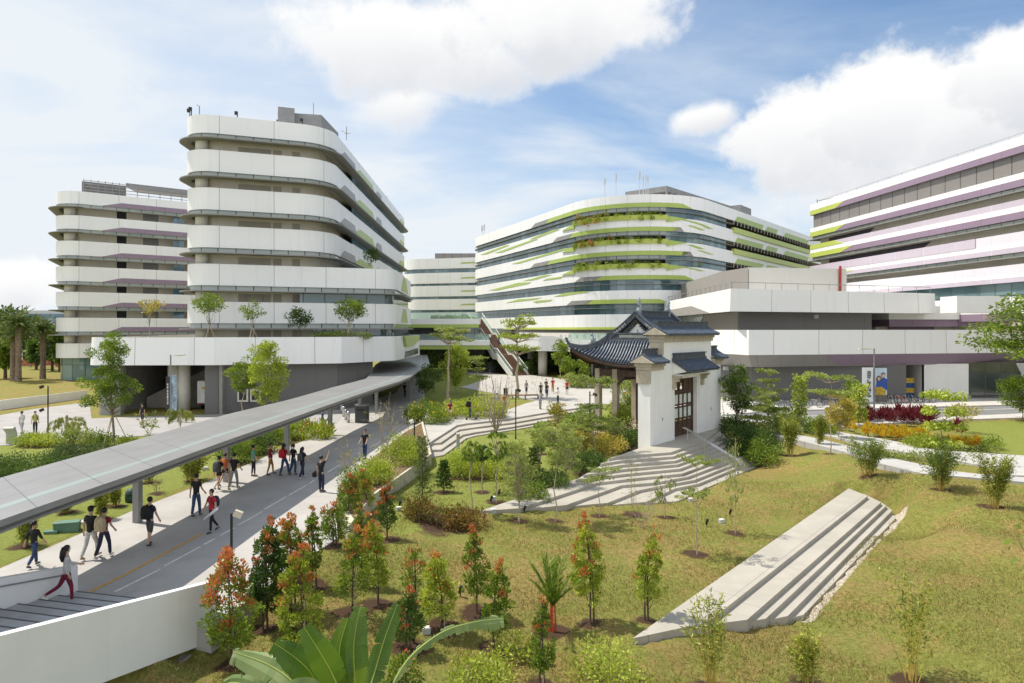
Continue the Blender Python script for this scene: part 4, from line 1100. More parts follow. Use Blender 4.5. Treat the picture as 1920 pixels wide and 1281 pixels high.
# ---- distant round tower between the two big ones
td = loop_building('distant_tower', 'small distant white tower with ribbon windows seen between the two big towers')
planD = Plan([(-34,203,9),(-2,194,9),(10,240,8),(-30,250,8)])
for zb, zt_ in ((25.6,28.6),(21.3,24.4),(17.5,20.6),(13.6,16.7),(9.6,12.8)):
    part(lambda b: strip(b, planD, 0, zb, zt_, .3), 'parapet', whiteE, td)
    part(lambda b: strip(b, planD, -.5, zb-1.6, zb, .1), 'glazing', glassm, td)
    part(lambda b: slab(b, planD, -.6, zb, zb+.3), 'floor_slab', soff, td)
    s0 = planD.hit(862, 0)[1]
    part(lambda b: patch(b, planD, 0, [(s0, zb+1.3), (s0+1, zb+1.7), (s0+14, zb+1.7), (s0+14, zb+1.3)], .06), 'green_trim', green, td)
part(lambda b: b.prism([(-23,204),(0,204),(0,230),(-20,230)], 28, lambda p: 30.6), 'roof_plant', louvre, td)

# ---- the big green-trimmed building in the middle
te = loop_building('green_banded_building', 'large white building with lime green bands and planted corner terraces behind the pavilion')
planE = Plan([(-9.6,162,7),(18.6,96,13),(84,176,3),(60,200,3),(10,190,3)], seg=16)
TOP = [25.6,21.8,17.95,14.15,10.35]; BOT = [23.5,19.7,15.85,12.05,8.1]
def cx(x): return x/4+860
def cyy(y): return y/4+310
part(lambda b: strip(b, planE, 0, 27.3, 29.3, .3), 'parapet', whiteE, te)
part(lambda b: slab(b, planE, -.4, 28.2, 28.5), 'roof', soff, te)
sCa = planE.hit(cx(870), 0)[1]; sCb = planE.hit(cx(1560), 0)[1]
sL = planE.hit(887, 0)[1]; sR = planE.hit(1366, 0)[1]
zs = [27.3]+BOT
for i in range(5):
    part(lambda b: strip(b, planE, 0, BOT[i], TOP[i], .3), 'parapet', whiteE, te)
    part(lambda b: slab(b, planE, -.35, BOT[i]+.1, BOT[i]+.5), 'floor_slab', soff, te)
for i in range(6):
    zt_ = zs[i]; zb = (TOP+[5.6])[i]
    if i < 3:
        a0, a1 = sCa, sCb
        part(lambda b: strip(b, planE, -.45, zb, zt_, .1, sL-14, a0), 'glazing', glassm, te); part(lambda b: strip(b, planE, -.45, zb, zt_, .1, a1, sR), 'glazing', glassm, te)
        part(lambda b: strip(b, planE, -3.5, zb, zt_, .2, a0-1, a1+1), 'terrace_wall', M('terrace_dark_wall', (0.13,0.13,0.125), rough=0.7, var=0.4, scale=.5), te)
        part(lambda b: strip(b, planE, -.3, zt_-.55, zt_, .08, a0, a1), 'clerestory', clere, te)
        for px in (1181, 1112):
            h = planE.hit(px, -2); p = planE.at(h[1], -2)
            part(lambda b: b.lathe((p.x, p.y, zb-.2), [(.8,0),(.8,zt_-zb+.3)], 14), 'column', concm, te, True)
        part(lambda b: strip(b, planE, .35, TOP[i]-.30, TOP[i]+.38, .6, sCa, sCb, off_top=.6), 'planter', limeg, te)
        part(lambda b: patch(b, planE, 0, [(sCa-4.2, TOP[i]-.55), (sCa-.0, TOP[i]-.75), (sCa+.4, TOP[i]+.3), (sCa, TOP[i]+.1)], .2), 'planter_end', green, te)
        part(lambda b: patch(b, planE, 0, [(sCb+3.6, TOP[i]-.05), (sCb, TOP[i]-.7), (sCb-.1, TOP[i]+.3)], .2), 'planter_end', green, te)
    elif i < 5:
        part(lambda b: strip(b, planE, -.45, zb, zt_, .1, sL-14, sR+3), 'glazing', glassm if i == 3 else glassL, te)
    else:
        part(lambda b: strip(b, planE, -.45, zb+.1, zt_, .1, sL-14, planE.hit(955, 0)[1]), 'glazing', glassL, te)
    # ledges shading each window strip
    part(lambda b: (strip(b, planE, .12, zt_-.74, zt_-.68, .5, sL-16, sR+2),), 'sun_fin', finm, te)
    # trim along the bottom of the band above
    spans = [((545,650),(645,1755),None), ((705,830),(825,1600),(1590,1690)), ((540,660),(650,1680),(1670,1760)), ((870,1020),(1010,1770),None), ((810,960),(945,1600),None), (None,None,None)][i]
    for sp, mt, nm in ((spans[0], greypan, 'grey_trim'), (spans[1], green, 'green_trim'), (spans[2], greypan, 'grey_trim')):
        if sp is None: continue
        a = planE.hit(cx(sp[0]), 0)[1]; c = planE.hit(cx(sp[1]), 0)[1]
        last = sp is spans[2] or (spans[2] is None and sp is spans[1])
        hh = .68
        part(lambda b: patch(b, planE, 0, [(a, zt_), (a+1.8, zt_+hh), (c-(2.2 if last else -1.6), zt_+hh), (c, zt_)], .05), nm, mt, te)
slashes = [[(163,671),(350,600),(383,600),(210,668)],[(275,657),(560,555),(595,555),(325,655)],[(535,552),(715,482),(757,482),(580,550)],
 [(400,740),(800,622),(848,622),(450,738)],[(485,868),(640,825),(700,822),(560,862)],[(635,865),(665,850),(790,832),(765,850)],[(232,938),(450,880),(545,877),(520,890),(290,938)],
 [(718,985),(800,957),(975,945),(960,955),(780,982)],[(355,1033),(450,1005),(622,993),(570,1008)],[(560,1025),(590,1015),(705,1007),(685,1020),(585,1033)],
 [(1632,402),(1660,402),(1912,480),(1870,478)],[(1712,452),(1745,452),(1845,487),(1810,487)],[(1710,597),(1750,597),(1845,630),(1800,628)],[(1785,640),(1815,640),(1915,670),(1875,668)],[(1632,757),(1680,757),(1843,795),(1800,793)]]
for sl_ in slashes:
    part(lambda b: patch_px(b, planE, 0, [(cx(x), cyy(y)) for x, y in sl_], .05), 'green_slash', green, te)
# far wing of its right face: dark galleries with lime planters
sW = planE.hit(1370, 0)[1]; sE = planE.hit(1516, 0)[1]
for i in range(3):
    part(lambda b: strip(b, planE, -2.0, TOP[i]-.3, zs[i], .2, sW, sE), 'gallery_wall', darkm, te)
    part(lambda b: strip(b, planE, .3, TOP[i]-.45, TOP[i]+.45, .6, sW+1, sE), 'planter', limeg, te)
    for a, c in ((.04,.36),(.38,.54),(.62,1.0)):
        part(lambda b: patch(b, planE, 0, [(sW+(sE-sW)*a, zs[i]), (sW+(sE-sW)*a+1.4, zs[i]+.95), (sW+(sE-sW)*c, zs[i]+.95), (sW+(sE-sW)*c-1, zs[i])], .06), 'green_trim', green, te)
for _i in range(3):
    for _k in range(26):
        _p = planE.at(sW+1+(sE-sW-1)*_k/26, .1); part(lambda b: b.box((_p.x, _p.y, zs[_i]-.45), (.16,.5,.7)), 'gallery_fin', finm, te)
def roofE(b):
    a = planE.at(planE.hit(1250, -4)[1], -4); c = planE.at(planE.hit(1375, -4)[1], -4); d = planE.at(planE.hit(1514, -4)[1]-3, -4)
    nrm = Vector((-.77,.62))*-1
    for s_, e_, z in ((a, c, 31.6), (c, d, 31.0)):
        b.prism([tuple(s_), tuple(e_), (e_.x-6, e_.y+5), (s_.x-6, s_.y+5)], 30.7 if s_ is a else 30.2, z)
        n = int((e_-s_).length/1.6)
        for k in range(n):
            q = s_.lerp(e_, k/n); b.box((q.x, q.y, 29.9), (.3,.3,1.9), .9)
    b.prism([(a.x+.6,a.y+2),(d.x-1,d.y+2),(d.x-6,d.y+6),(a.x-6,a.y+6)], 28.4, 30.2)
    q = c; b.box((q.x+3,q.y+6,31.4),(6,3,2.2),.9)
part(roofE, 'roof_plant', plantm, te)
ANT = ((1134,353,338,.22),(1155,346,329,.22),(1199,344,326,.25),(1206,344,331,.14),(1211,344,332,.16),(1215,345,333,.16),(904,440,426,.3),(908,438,424,.3))
def antE(b, px, y0, y1, w):
        h = planE.hit(px, -1.5); p = planE.at(h[1], -1.5); zz = [H-(y-HOR)*h[0]/F for y in (y0, y1)]
        b.tube([(p.x, p.y, 28.5), (p.x, p.y, zz[1])], .05, 4); b.box((p.x, p.y, (zz[0]*.6+zz[1]*.4+zz[1])/2+.2), (w*1.1, w*1.1, (zz[1]-zz[0])*.75))
for _a in ANT: part(lambda b: antE(b, *_a), 'antenna', M('antenna_white', (0.5,0.51,0.52)), te)
def lowE(b): 
    s0 = planE.hit(905, 0)[1]; s1 = planE.hit(1320, 0)[1]
    strip(b, planE, -1.0, 6.9, 7.9, .3, s0, s1)
part(lowE, 'soffit_band', greypan, te)
def lowE2(b):
    s0 = planE.hit(975, 0)[1]; s1 = planE.hit(1157, 0)[1]
    strip(b, planE, .2, 6.0, 7.3, .25, s0, s1)
part(lowE2, 'drop_panels', M_panel('pale_grey_panels', (0.62,0.60,0.57), plen=2.2, gap=.03, line=(.35,.33,.3)), te)
part(lambda b: strip(b, planE, -3, -.2, 7.9, .3), 'ground_floor', M_glass('dim_cafe_glass', tint=(0.02,0.022,0.02), light=(0.10,0.09,0.06), pane=3.5, mull=.25, vary=.5), te)
part(lambda b: patch(b, planE, 0, [(planE.hit(940,0)[1], 7.9), (planE.hit(955,0)[1], 8.25), (planE.hit(1190,0)[1], 8.3), (planE.hit(1190,0)[1], 7.9)], .05), 'green_trim', limeg, te)

# ---- link bridges between the towers, and the curved cafe terrace
lk = loop_building('link_bridge', 'two storey white link bridge with planted roof and green undersides joining the towers')
part(lambda b: b.box((-14.5,131,9.35), (17,14,1.0)), 'upper_deck', whitem, lk)
part(lambda b: b.box((-14.5,124.2,8.55), (17,.6,.6)), 'green_soffit', green, lk)
part(lambda b: b.box((-14.5,132,7.2), (17,10,3.2)), 'glazing', M_glass('bridge_glass', tint=(0.02,0.025,0.025), light=(.12,.13,.12), pane=1.6, mull=.06, row=1.4), lk)
part(lambda b: b.box((-14.0,128,5.55), (20,14,.9)), 'lower_deck', whitem, lk)
part(lambda b: b.box((-14.0,121.5,4.75), (20,.6,.75)), 'green_soffit', green, lk)
part(lambda b: b.box((-14,121.15,6.55), (20,.06,1.1)), 'glass_railing', clearg, lk)
part(lambda b: b.box((-14.5,124.1,10.4), (17,.06,1.1)), 'glass_railing', clearg, lk)
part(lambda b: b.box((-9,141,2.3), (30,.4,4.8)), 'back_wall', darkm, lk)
ct = loop_building('cafe_terrace', 'curved white raised terrace on a round column in front of the green banded building')
planC = Plan([(-4.5,140,0),(-3.0,133,0),(0.6,124.5,0),(2.0,116.5,1),(4.5,112.9,1.5),(8.2,111.5,3),(27,98,0),(34,108,0),(10,150,0)], seg=10)
part(lambda b: strip(b, planC, 0, 4.35, 6.25, .25), 'parapet', whiteE, ct)
s0 = planC.hit(990,0)[1]; s1 = planC.hit(1046,0)[1]
part(lambda b: patch(b, planC, -.02, [(s0-1,6.24),(s0+.5,6.85),(s1-.8,6.85),(s1+2.4,6.24)], .06), 'raised_parapet', whiteE, ct)
part(lambda b: slab(b, planC, -.3, 4.4, 4.7), 'deck', soff, ct)
pc = P(1017.5,704,0)
for _c in ((pc.x,pc.y,.78),(3.5,127,.6),(22,107,.7),(14,116,.6),(0,134,.6)): part(lambda b: b.lathe((_c[0], _c[1], -.1), [(_c[2],0),(_c[2],4.6)], 20), 'column', M('pale_column', (0.66,0.64,0.60), var=.04, streak=.15), ct, True)
part(lambda b: strip(b, planC, -.1, 6.25, 7.35, .05, s1+2, planC.hit(1300,0)[1]), 'glass_railing', clearg, ct)
part(lambda b: strip(b, planC, -.06, 7.35, 7.42, .1, s1+2, planC.hit(1300,0)[1]), 'handrail', steel, ct)
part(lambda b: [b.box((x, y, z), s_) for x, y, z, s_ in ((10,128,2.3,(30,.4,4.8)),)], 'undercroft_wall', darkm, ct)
# outdoor stair
os_ = loop_building('outdoor_stair', 'long straight outdoor stair with glass balustrades rising to the upper deck', 'stairs')
A0 = Vector((1.4,117,0)); A1 = Vector((-7.1,131,9.9)); dd = (A1-A0); sd = Vector((dd.y,-dd.x,0)).normalized()*1.55
def fl(t): return A0+dd*t
KN = [(0,0),(.32,.34),(.40,.34),(.68,.70),(.75,.70),(1,1)]
def sp(t, side, dz):
    for (a, za), (b_, zb) in zip(KN[:-1], KN[1:]):
        if a <= t <= b_: zz = za+(zb-za)*(t-a)/(b_-a)
    q = A0+dd*t+sd*side; q.z = zz*dd.z+dz; return q
def stringer(b):
    for side in (-1, 1):
        for (a, _), (c, _) in zip(KN[:-1], KN[1:]):
            w = sd.normalized()*.12
            q = [sp(a,side,-.75), sp(c,side,-.75), sp(c,side,.35), sp(a,side,.35)]
            b.add([x-w for x in q]+[x+w for x in q], [(0,1,2,3),(7,6,5,4),(0,4,5,1),(2,6,7,3),(1,5,6,2),(0,3,7,4)])
part(stringer, 'stringer', M('pale_grey_paint', (0.60,0.59,0.55), var=.05), os_)
def treads(b):
    n = 62
    for k in range(n):
        t0 = k/n; t1 = (k+1)/n
        zz = sp(t1,0,0).z
        q = [sp(t0,-.96,0), sp(t0,.96,0), sp(t1,.96,0), sp(t1,-.96,0)]
        b.prism([tuple(x[:2]) for x in q], zz-.3, zz)
part(treads, 'treads', M('brown_timber_tread', (0.19,0.11,0.07), var=.2), os_)
def glassr(b):
    for side in (-1, 1):
        for (a, _), (c, _) in zip(KN[:-1], KN[1:]):
            w = sd.normalized()*.02
            q = [sp(a,side,.35), sp(c,side,.35), sp(c,side,1.15), sp(a,side,1.15)]
            b.add([x-w for x in q]+[x+w for x in q], [(0,1,2,3),(7,6,5,4)])
part(glassr, 'glass_balustrade', clearg, os_)
def hr(b):
    for side in (-1, 1):
        b.tube([sp(t,side,1.2) for t,_ in KN], .06, 6)
part(hr, 'handrail', M('pale_steel', (0.68,0.68,0.66), rough=.3, var=.03), os_)

# ---- right podium
tg = loop_building('grey_podium_building', 'low building with two deep white parapets over dark grey walls, right of the pavilion')
planG1 = Plan([(23.0,72,0),(51.2,82.2,.8),(60,120,0),(24.4,121,0)])
part(lambda b: strip(b, planG1, 0, 9.86, 12.28, .25, off_top=-.15), 'upper_parapet', white, tg)
part(lambda b: slab(b, planG1, -.3, 10.0, 10.3), 'floor_slab', soff, tg)
planG1w = Plan([(25.2,75.6,0),(43.2,82.0,0),(46,120,0),(27,120,0)])
part(lambda b: strip(b, planG1w, 0, 5.0, 10.0, .3), 'upper_wall', darkpan, tg)
# sunlit left side: grey wedge and a glazed slot
q0 = planG1.hit(1225,0)[1]; q1 = planG1.hit(1330,0)[1]
part(lambda b: patch(b, planG1, -.0, [(q0,9.9),(q0,10.7),(q1-9,11.0),(q1,9.9)], .06), 'grey_trim', greywall, tg)
q0 = planG1w.hit(1262,0)[1]; q1 = planG1w.hit(1320,0)[1]
part(lambda b: patch(b, planG1w, 0, [(q0,7.4),(q0,9.9),(q1,9.9),(q1-5,7.4)], .06), 'glazing', M_glass('pale_green_glass', tint=(.16,.22,.18), light=(.3,.36,.3), pane=5, mull=.1), tg)
q0 = planG1w.hit(1316,0)[1]; q1 = planG1w.hit(1384,0)[1]
part(lambda b: patch(b, planG1w, 0, [(q0,5.0),(q0,9.9),(q1,9.9),(q1,5.0)], .03), 'grey_wall', greywall, tg)
planG2 = Plan([(22.2,78.5,0),(24.6,71,0),(66,80,0),(70,120,0),(26,118,0)])
part(lambda b: strip(b, planG2, 0, 5.28, 7.9, .25, off_top=-.12), 'lower_parapet', white, tg)
part(lambda b: slab(b, planG2, -.3, 6.2, 6.4), 'terrace', soff, tg)
part(lambda b: slab(b, planG2, -1.4, 3.96, 4.1), 'soffit', soff, tg)
sK = planG2.hit(1404,0)[1]; sK2 = planG2.hit(1596,0)[1]
def skirt(b, a, c, d):
    qs = planG2.knots(a, c, 3)
    for u, v in zip(qs[:-1], qs[1:]):
        p0 = planG2.at(u,-.05); p1 = planG2.at(v,-.05); r0 = planG2.at(u,-1.2); r1 = planG2.at(v,-1.2)
        b.add([(r0.x,r0.y,4.0),(r1.x,r1.y,4.0),(p1.x,p1.y,5.28),(p0.x,p0.y,5.28),(r0.x,r0.y,5.2),(r1.x,r1.y,5.2)], [(0,1,2,3),(5,4,3,2),(0,4,5,1)], 0, [[(u,0),(v,0),(v,1.3),(u,1.3)]]*3)
part(lambda b: skirt(b, sK-9, sK2-1, 0), 'grey_skirt', greypan, tg)
part(lambda b: skirt(b, sK2-1, planG2.hit(1990,0)[1], 0), 'purple_skirt', purple, tg)
def skirt_mark(b):
    p = [(sK2-3.6,5.25),(sK2-1,5.25),(sK2-1,4.0)]
    qs = [(planG2.at(s_, -.05-1.15*(5.28-z)/1.28+.03), z) for s_, z in p]
    v = [(q.x,q.y-.03,z) for q, z in qs]
    b.add(v+[(x,y+.05,z) for x,y,z in v], [(0,2,1),(3,4,5)], 0, [[(0,0),(1,0),(1,1)]]*2)
part(skirt_mark, 'purple_trim', purple, tg)
planG3 = Plan([(24.4,78.5,0),(26.4,75.2,0),(44.0,76.2,0),(44,90,0),(27,100,0)])
part(lambda b: strip(b, planG3, 0, -.1, 4.05, .3), 'lower_wall', darkpan, tg)
part(lambda b: b.box((48.3,84.0,2), (8,.3,4.3)), 'recess_wall', beige, tg)
part(lambda b: [b.prism([(46.6,77.2),(51.9,77.6),(51.9,78),(46.6,77.6)], -.1, 4.05), b.prism([(46.6,77.2),(46.9,77.2),(46.9,84),(46.6,84)],-.1,4.05)], 'white_wall', whitem, tg)
# glazed trapezoid entrance
def ent(b):
    Y0 = 78.2
    q = [PY(1763,746,Y0), PY(1925,742,Y0), PY(1925,720,Y0), PY(1903,678,Y0), PY(1816,680,Y0)]
    q = [Vector((p.x, Y0, max(-.05, p.z))) for p in q]
    b.add(q+[p+Vector((0,.2,0)) for p in q], [(0,1,2,3,4),(9,8,7,6,5)], 0, [[(p.x,p.z) for p in q]]*2)
part(ent, 'entrance_glazing', M_glass('entrance_glass', tint=(.02,.03,.03), light=(.13,.16,.15), pane=1.75, mull=.05, row=2.9, vary=.5), tg)
part(lambda b: [b.prism([(50,78.6),(66,79.6),(66,80),(50,79)], -.1, 4.05)], 'white_wall', whitem, tg)
part(lambda b: b.box((P(1727.0,745,0).x*1.02, 77.5, 1.25), (.12,.1,2.5)), 'door_frame', blackm, tg)
# set-back block, railing, red mast
part(lambda b: b.prism([(23.9,80),(25.8,78.2),(25.8,96),(23.9,100)], 10.2, 15.2) if False else b.prism([(25.9,84.5),(27.2,78.6),(28.5,110),(27,110)], 10.2, 15.1), 'brown_block', greywall, tg)
part(lambda b: b.prism([(27.3,78.7),(39.5,80.6),(39.5,100),(28.6,100)], 10.2, 15.1), 'penthouse', M('penthouse_render', (0.66,0.64,0.60), rough=.8, var=.03, scale=.3, streak=.1), tg)
part(lambda b: b.tube([(38.6,80.3,10.2),(38.6,80.3,15.4)], .16, 8), 'red_mast', M('red_mast_paint', (0.38,0.04,0.035), rough=.4), tg)
def rg_(b):
    a = planG1.at(planG1.hit(1372,-.6)[1], -.6); c = planG1.at(planG1.hit(1752,-.6)[1], -.6); d = planG1.at(planG1.hit(1230,-.6)[1], -.6)
    rail(b, [(d.x,d.y,12.2),(a.x,a.y,12.2),(c.x,c.y,12.2)], .85, 2.2, .03, 0)
part(rg_, 'roof_railing', steel, tg)
for _q in ((34.5,77.6,9.4),(35.2,77.9,7.0),(23.9,76.2,3.6)): part(lambda b: b.box(_q,(.5,.5,.4)), 'wall_fitting', M('fitting_grey',(.3,.3,.32)), tg)

# ---- purple banded building at the right edge
th = loop_building('lilac_banded_building', 'long white and lilac banded building running off the right edge of the picture')
planH = Plan([(52.4,120,0),(62.5,33,0),(110,33,0),(110,122,0)])
E0 = planH.hit(1517.5,0)[1]
sA = planH.hit(1517.5,0)[1]; sB = planH.hit(1918,0)[1]
if sA > sB: sA, sB = sB, sA
sgn = 1
SS = [planH.s[0]]
def band(z0, z1, mt, nm, off=0, t=.25, a=None, c=None):
    part(lambda b: strip(b, planH, off, z0, z1, t, a, c), nm, mt, th)
sfar = planH.hit(1517.5,0)[1]; snear = sfar + (87.5 if planH.at((planH.hit(1517.5,0)[1]+5), 0).y < planH.at(planH.hit(1517.5,0)[1],0).y else -87.5)
a_, c_ = min(sfar, snear), max(sfar, snear)
def hs(f): return sfar+(snear-sfar)*f
def hb(z0, z1, mt, nm, f0=0.0, f1=1.0, off=0, t=.25, sl0=0, sl1=0):
    x0, x1 = hs(f0), hs(f1)
    def go(b): patch(b, planH, off, [(x0,z0),(x1,z0),(x1+(snear-sfar)*sl1,z1),(x0+(snear-sfar)*sl0,z1)], t, step=6)
    part(go, nm, mt, th)
def core(z0, z1, off, mt, nm): part(lambda b: strip(b, planH, off, z0, z1, .3), nm, mt, th)
core(28.7, 29.75, 0, white, 'parapet')
core(27.9, 28.7, 0, purple, 'purple_band')
hb(27.92, 28.68, limeg, 'green_trim', 0, .085, .0, .03, 0, .03)
core(25.6, 27.9, -.4, louvre, 'louvre_screen')
core(24.9, 25.6, 0, white, 'parapet'); core(24.1, 24.9, 0, purple, 'purple_band')
hb(24.12, 24.88, limeg, 'green_trim', 0, .085, .0, .03, 0, .03)
for k, (g0, l1, w1, p1, nxt) in enumerate(((22.65,21.9,21.25,20.45,24.1),(19.0,17.85,17.3,16.7,20.45),(15.35,14.3,13.9,13.35,16.7))):
    core(g0, nxt, -1.2, beige, 'inner_wall')
    core(nxt-.5, nxt-.05, -.3, clere, 'clerestory'); 
    part(lambda b: strip(b, planH, .3, nxt-.62, nxt-.5, .7), 'sun_fin', finm, th)
    core(l1, g0, -.02, lilac if k < 1 else pinkish, 'lilac_band'); core(w1, l1, 0, white, 'parapet'); core(p1, w1, 0, purple if k < 1 else lilac, 'purple_band')
    part(lambda b: slab(b, planH, -.3, w1, w1+.3), 'floor_slab', soff, th)
    if k < 2:
        hb(l1, g0, limeg if k == 0 else lilac, 'green_trim' if k == 0 else 'lilac_band', 0 if k == 0 else .0, .11 if k == 0 else .42, .0, .05, 0, -.03 if k == 0 else 0)
        hb(p1+.02, w1, limeg, 'green_trim', 0, .10, 0, .03, 0, .04)
        x0, x1 = hs(.03), hs(.16 if k == 0 else .3)
        part(lambda b: patch(b, planH, -1.2, [(x0,g0),(x1-1,g0),(x1+1,nxt-.6),(x0,nxt-.6)], .05), 'dark_panel', M('aubergine_panel', (0.10,0.085,0.10)), th)
core(11.7, 13.35, -.5, glassL, 'glazing'); core(9.8, 11.7, 0, white, 'parapet'); core(8.9, 9.8, 0, purple, 'purple_band'); core(6.0, 8.9, -2, beige, 'inner_wall')
part(lambda b: b.box((53.5,79,10.8),(6,3,1.9)), 'canopy_parapet', whitem, th)
part(lambda b: slab(b, planH, -.4, 28.9, 29.2), 'roof', soff, th)
def rH(b):
    a = planH.at(hs(.02),-.4); c = planH.at(hs(.98),-.4); rail(b, [(a.x,a.y,29.7),(c.x,c.y,29.7)], .5, 2.6, .02, 0)
    b.tube([(53.2,119,29.6),(53.2,119,30.6)], .08, 5); b.tube([(53.2,119,30.3),(55,117,30.5)], .05, 4)
part(rH, 'roof_railing', steel, th)
# lower wing that meets the road
tw = loop_building('lilac_wing', 'low white and purple wing between the grey podium and the lilac banded building')
part(lambda b: b.prism([(47.5,86),(56.5,86),(60,78),(75,78),(75,110),(47.5,110)], 9.2, 10.9), 'parapet', whitem, tw)
part(lambda b: b.prism([(47.7,86.3),(56.4,86.3),(60.2,78.3),(74,78.3),(74,109),(47.7,109)], 8.3, 9.2), 'purple_band', purple, tw)
part(lambda b: b.prism([(47.9,90),(74,90),(74,109),(47.9,109)], 5, 8.3), 'wall', beige, tw)
part(lambda b: b.prism([(49.5,89.9),(55.5,89.9),(55.5,89.7),(49.5,89.7)], 5, lambda p: 8.25), 'purple_panel', purple, tw)

# ---- far city block seen at the far left
tf = loop_building('office_block', 'far low office block with blue ribbon windows beyond the palms at far left')
part(lambda b: b.box((-140,205,5), (42,20,16.6)), 'wall', M('office_white', (0.5,0.51,0.53), var=.05), tf)
for z in (11.2, 7.2, 3.2): part(lambda b: b.box((-140,194.9,z), (42.2,.4,2.2)), 'window_strip', glassB, tf)
tf2 = loop_building('low_office_block', 'long blue grey far building behind the palm trees at the left edge')
part(lambda b: b.box((-185,235,6), (60,20,15)), 'wall', M('office_blue', (0.25,0.29,0.34), var=.05), tf2)
for z in (10.5, 6.5): part(lambda b: b.box((-185,224.9,z), (60.2,.4,1.8)), 'window_strip', glassB, tf2)

# hanging plants in the corner planters
_pl = []
# ------------------------------------------------------------------ plants
def leafobj(name, pts, ax, size, aspect, mat, parent, rng, fold=.25):
    n = len(pts)
    if n == 0: return None
    pts = np.asarray(pts, float); ax = np.asarray(ax, float)
    ax = ax/np.maximum(1e-6, np.linalg.norm(ax, axis=1))[:, None]
    rv = rng.normal(size=(n, 3)); side = np.cross(ax, rv); side /= np.maximum(1e-6, np.linalg.norm(side, axis=1))[:, None]
    up = np.cross(side, ax)
    s = (size*(0.65+0.7*rng.random(n)))[:, None] if np.isscalar(size) else size[:, None]
    a = pts; t = pts+ax*s; m_ = pts+ax*s*.5
    l = m_+side*s*aspect*.5+up*s*aspect*fold; r_ = m_-side*s*aspect*.5+up*s*aspect*fold
    v = np.stack([a, l, t, r_], 1).reshape(-1, 3)
    idx = np.arange(4*n)
    me = bpy.data.meshes.new(name)
    me.vertices.add(4*n); me.vertices.foreach_set('co', v.ravel())
    me.loops.add(4*n); me.loops.foreach_set('vertex_index', idx)
    me.polygons.add(n); me.polygons.foreach_set('loop_start', np.arange(0, 4*n, 4))
    me.update(calc_edges=True); me.materials.append(mat)
    o = bpy.data.objects.new(name, me); col.objects.link(o); o.parent = parent
    return o
bark = M('bark_grey_brown', (0.24, 0.19, 0.14), rough=.95, var=.3, scale=6)
barkp = M('bark_pale', (0.36, 0.30, 0.22), rough=.95, var=.25, scale=6)
barkd = M('bark_dark', (0.10, 0.07, 0.05), rough=.95, var=.3, scale=6)
stakem = M('stake_wood', (0.50, 0.40, 0.28), rough=.9, var=.15)
canem = M('bamboo_cane', (0.44, 0.32, 0.07), rough=.5, var=.2, scale=4)
def lk(c, k=1.28): return [tuple(min(.8, x*k) for x in q) for q in c]
LG = dict(
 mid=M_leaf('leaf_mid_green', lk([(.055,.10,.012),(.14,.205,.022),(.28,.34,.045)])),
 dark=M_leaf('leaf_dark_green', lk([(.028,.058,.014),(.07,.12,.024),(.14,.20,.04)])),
 lime=M_leaf('leaf_lime', lk([(.14,.19,.02),(.28,.34,.04),(.48,.50,.09)])),
 yellow=M_leaf('leaf_olive_yellow', lk([(.13,.13,.025),(.30,.26,.05),(.48,.38,.09)])),
 pale=M_leaf('leaf_pale_green', lk([(.10,.14,.03),(.21,.26,.06),(.36,.38,.12)])),
 red=M_leaf('leaf_young_red', list([(.46,.075,.045),(.60,.19,.075),(.56,.32,.09)]), trans=.35),
 pine=M_leaf('leaf_pine', lk([(.05,.075,.02),(.10,.14,.035),(.17,.21,.06)])),
 bam=M_leaf('leaf_bamboo', lk([(.09,.12,.015),(.22,.25,.035),(.44,.42,.09)])),
 bamd=M_leaf('leaf_bamboo_dark', lk([(.055,.09,.015),(.12,.17,.028),(.24,.28,.055)])),
 orange=M_leaf('leaf_croton', lk([(.34,.13,.015),(.50,.30,.02),(.46,.40,.04),(.22,.27,.03)])),
 purple=M_leaf('leaf_cordyline', lk([(.05,.008,.014),(.13,.02,.03),(.22,.05,.06)])),
 rust=M_leaf('leaf_rust_hedge', lk([(.06,.06,.015),(.17,.12,.03),(.30,.16,.05)])),
 shade=M_leaf('leaf_groundcover', lk([(.03,.055,.02),(.07,.105,.035),(.13,.17,.06)])),
)
NAMES = {'cone':('columnar_shrub','shrub'),'palm':('small_palm','palm'),'pine':('pine_sapling','tree'),'fir':('conifer_shrub','shrub'),'umbrella':('drooping_tree','tree'),
 'feather':('feathery_tree','tree'),'flat':('tiered_tree','tree'),'round':('garden_tree','tree'),'bamboo':('bamboo_clump','bamboo'),'weep':('weeping_sapling','tree'),'bare':('leafless_shrub','shrub'),
 'heart':('heart_leaf_tree','tree'),'bigflat':('canopy_tree','tree'),'bush':('shrub_bed','shrub'),'redhedge':('rust_hedge','hedge'),'whip':('twiggy_shrub','shrub'),'willow':('weeping_bush','bush'),
 'lily':('lily_bed','plants'),'date':('date_palm','palm')}
GROUPS = {'cone':'red tipped shrubs on the near lawn','bamboo':'bamboo clumps','umbrella':'drooping leaved saplings','date':'date palms on the far lawn'}
def clump_leaves(rng, centers, rad, n, outward=None, up=.2, flat=1.0):
    """n leaves scattered through soft clumps"""
    C = np.asarray(centers, float); k = len(C)
    rad = np.full(k, rad) if np.isscalar(rad) else np.asarray(rad)
    w = rad**2; pick = rng.choice(k, n, p=w/w.sum())
    off = rng.normal(size=(n, 3)); off /= np.linalg.norm(off, axis=1)[:, None]
    rr = rad[pick]*rng.random(n)**.45
    d = off*rr[:, None]; d[:, 2] *= flat
    pts = C[pick]+d
    ax = off.copy()+rng.normal(size=(n, 3))*.5; ax[:, 2] += up
    if outward is not None:
        o = pts-np.asarray(outward); o /= np.maximum(1e-6, np.linalg.norm(o, axis=1))[:, None]; ax += o*.6
    return pts, ax, pick
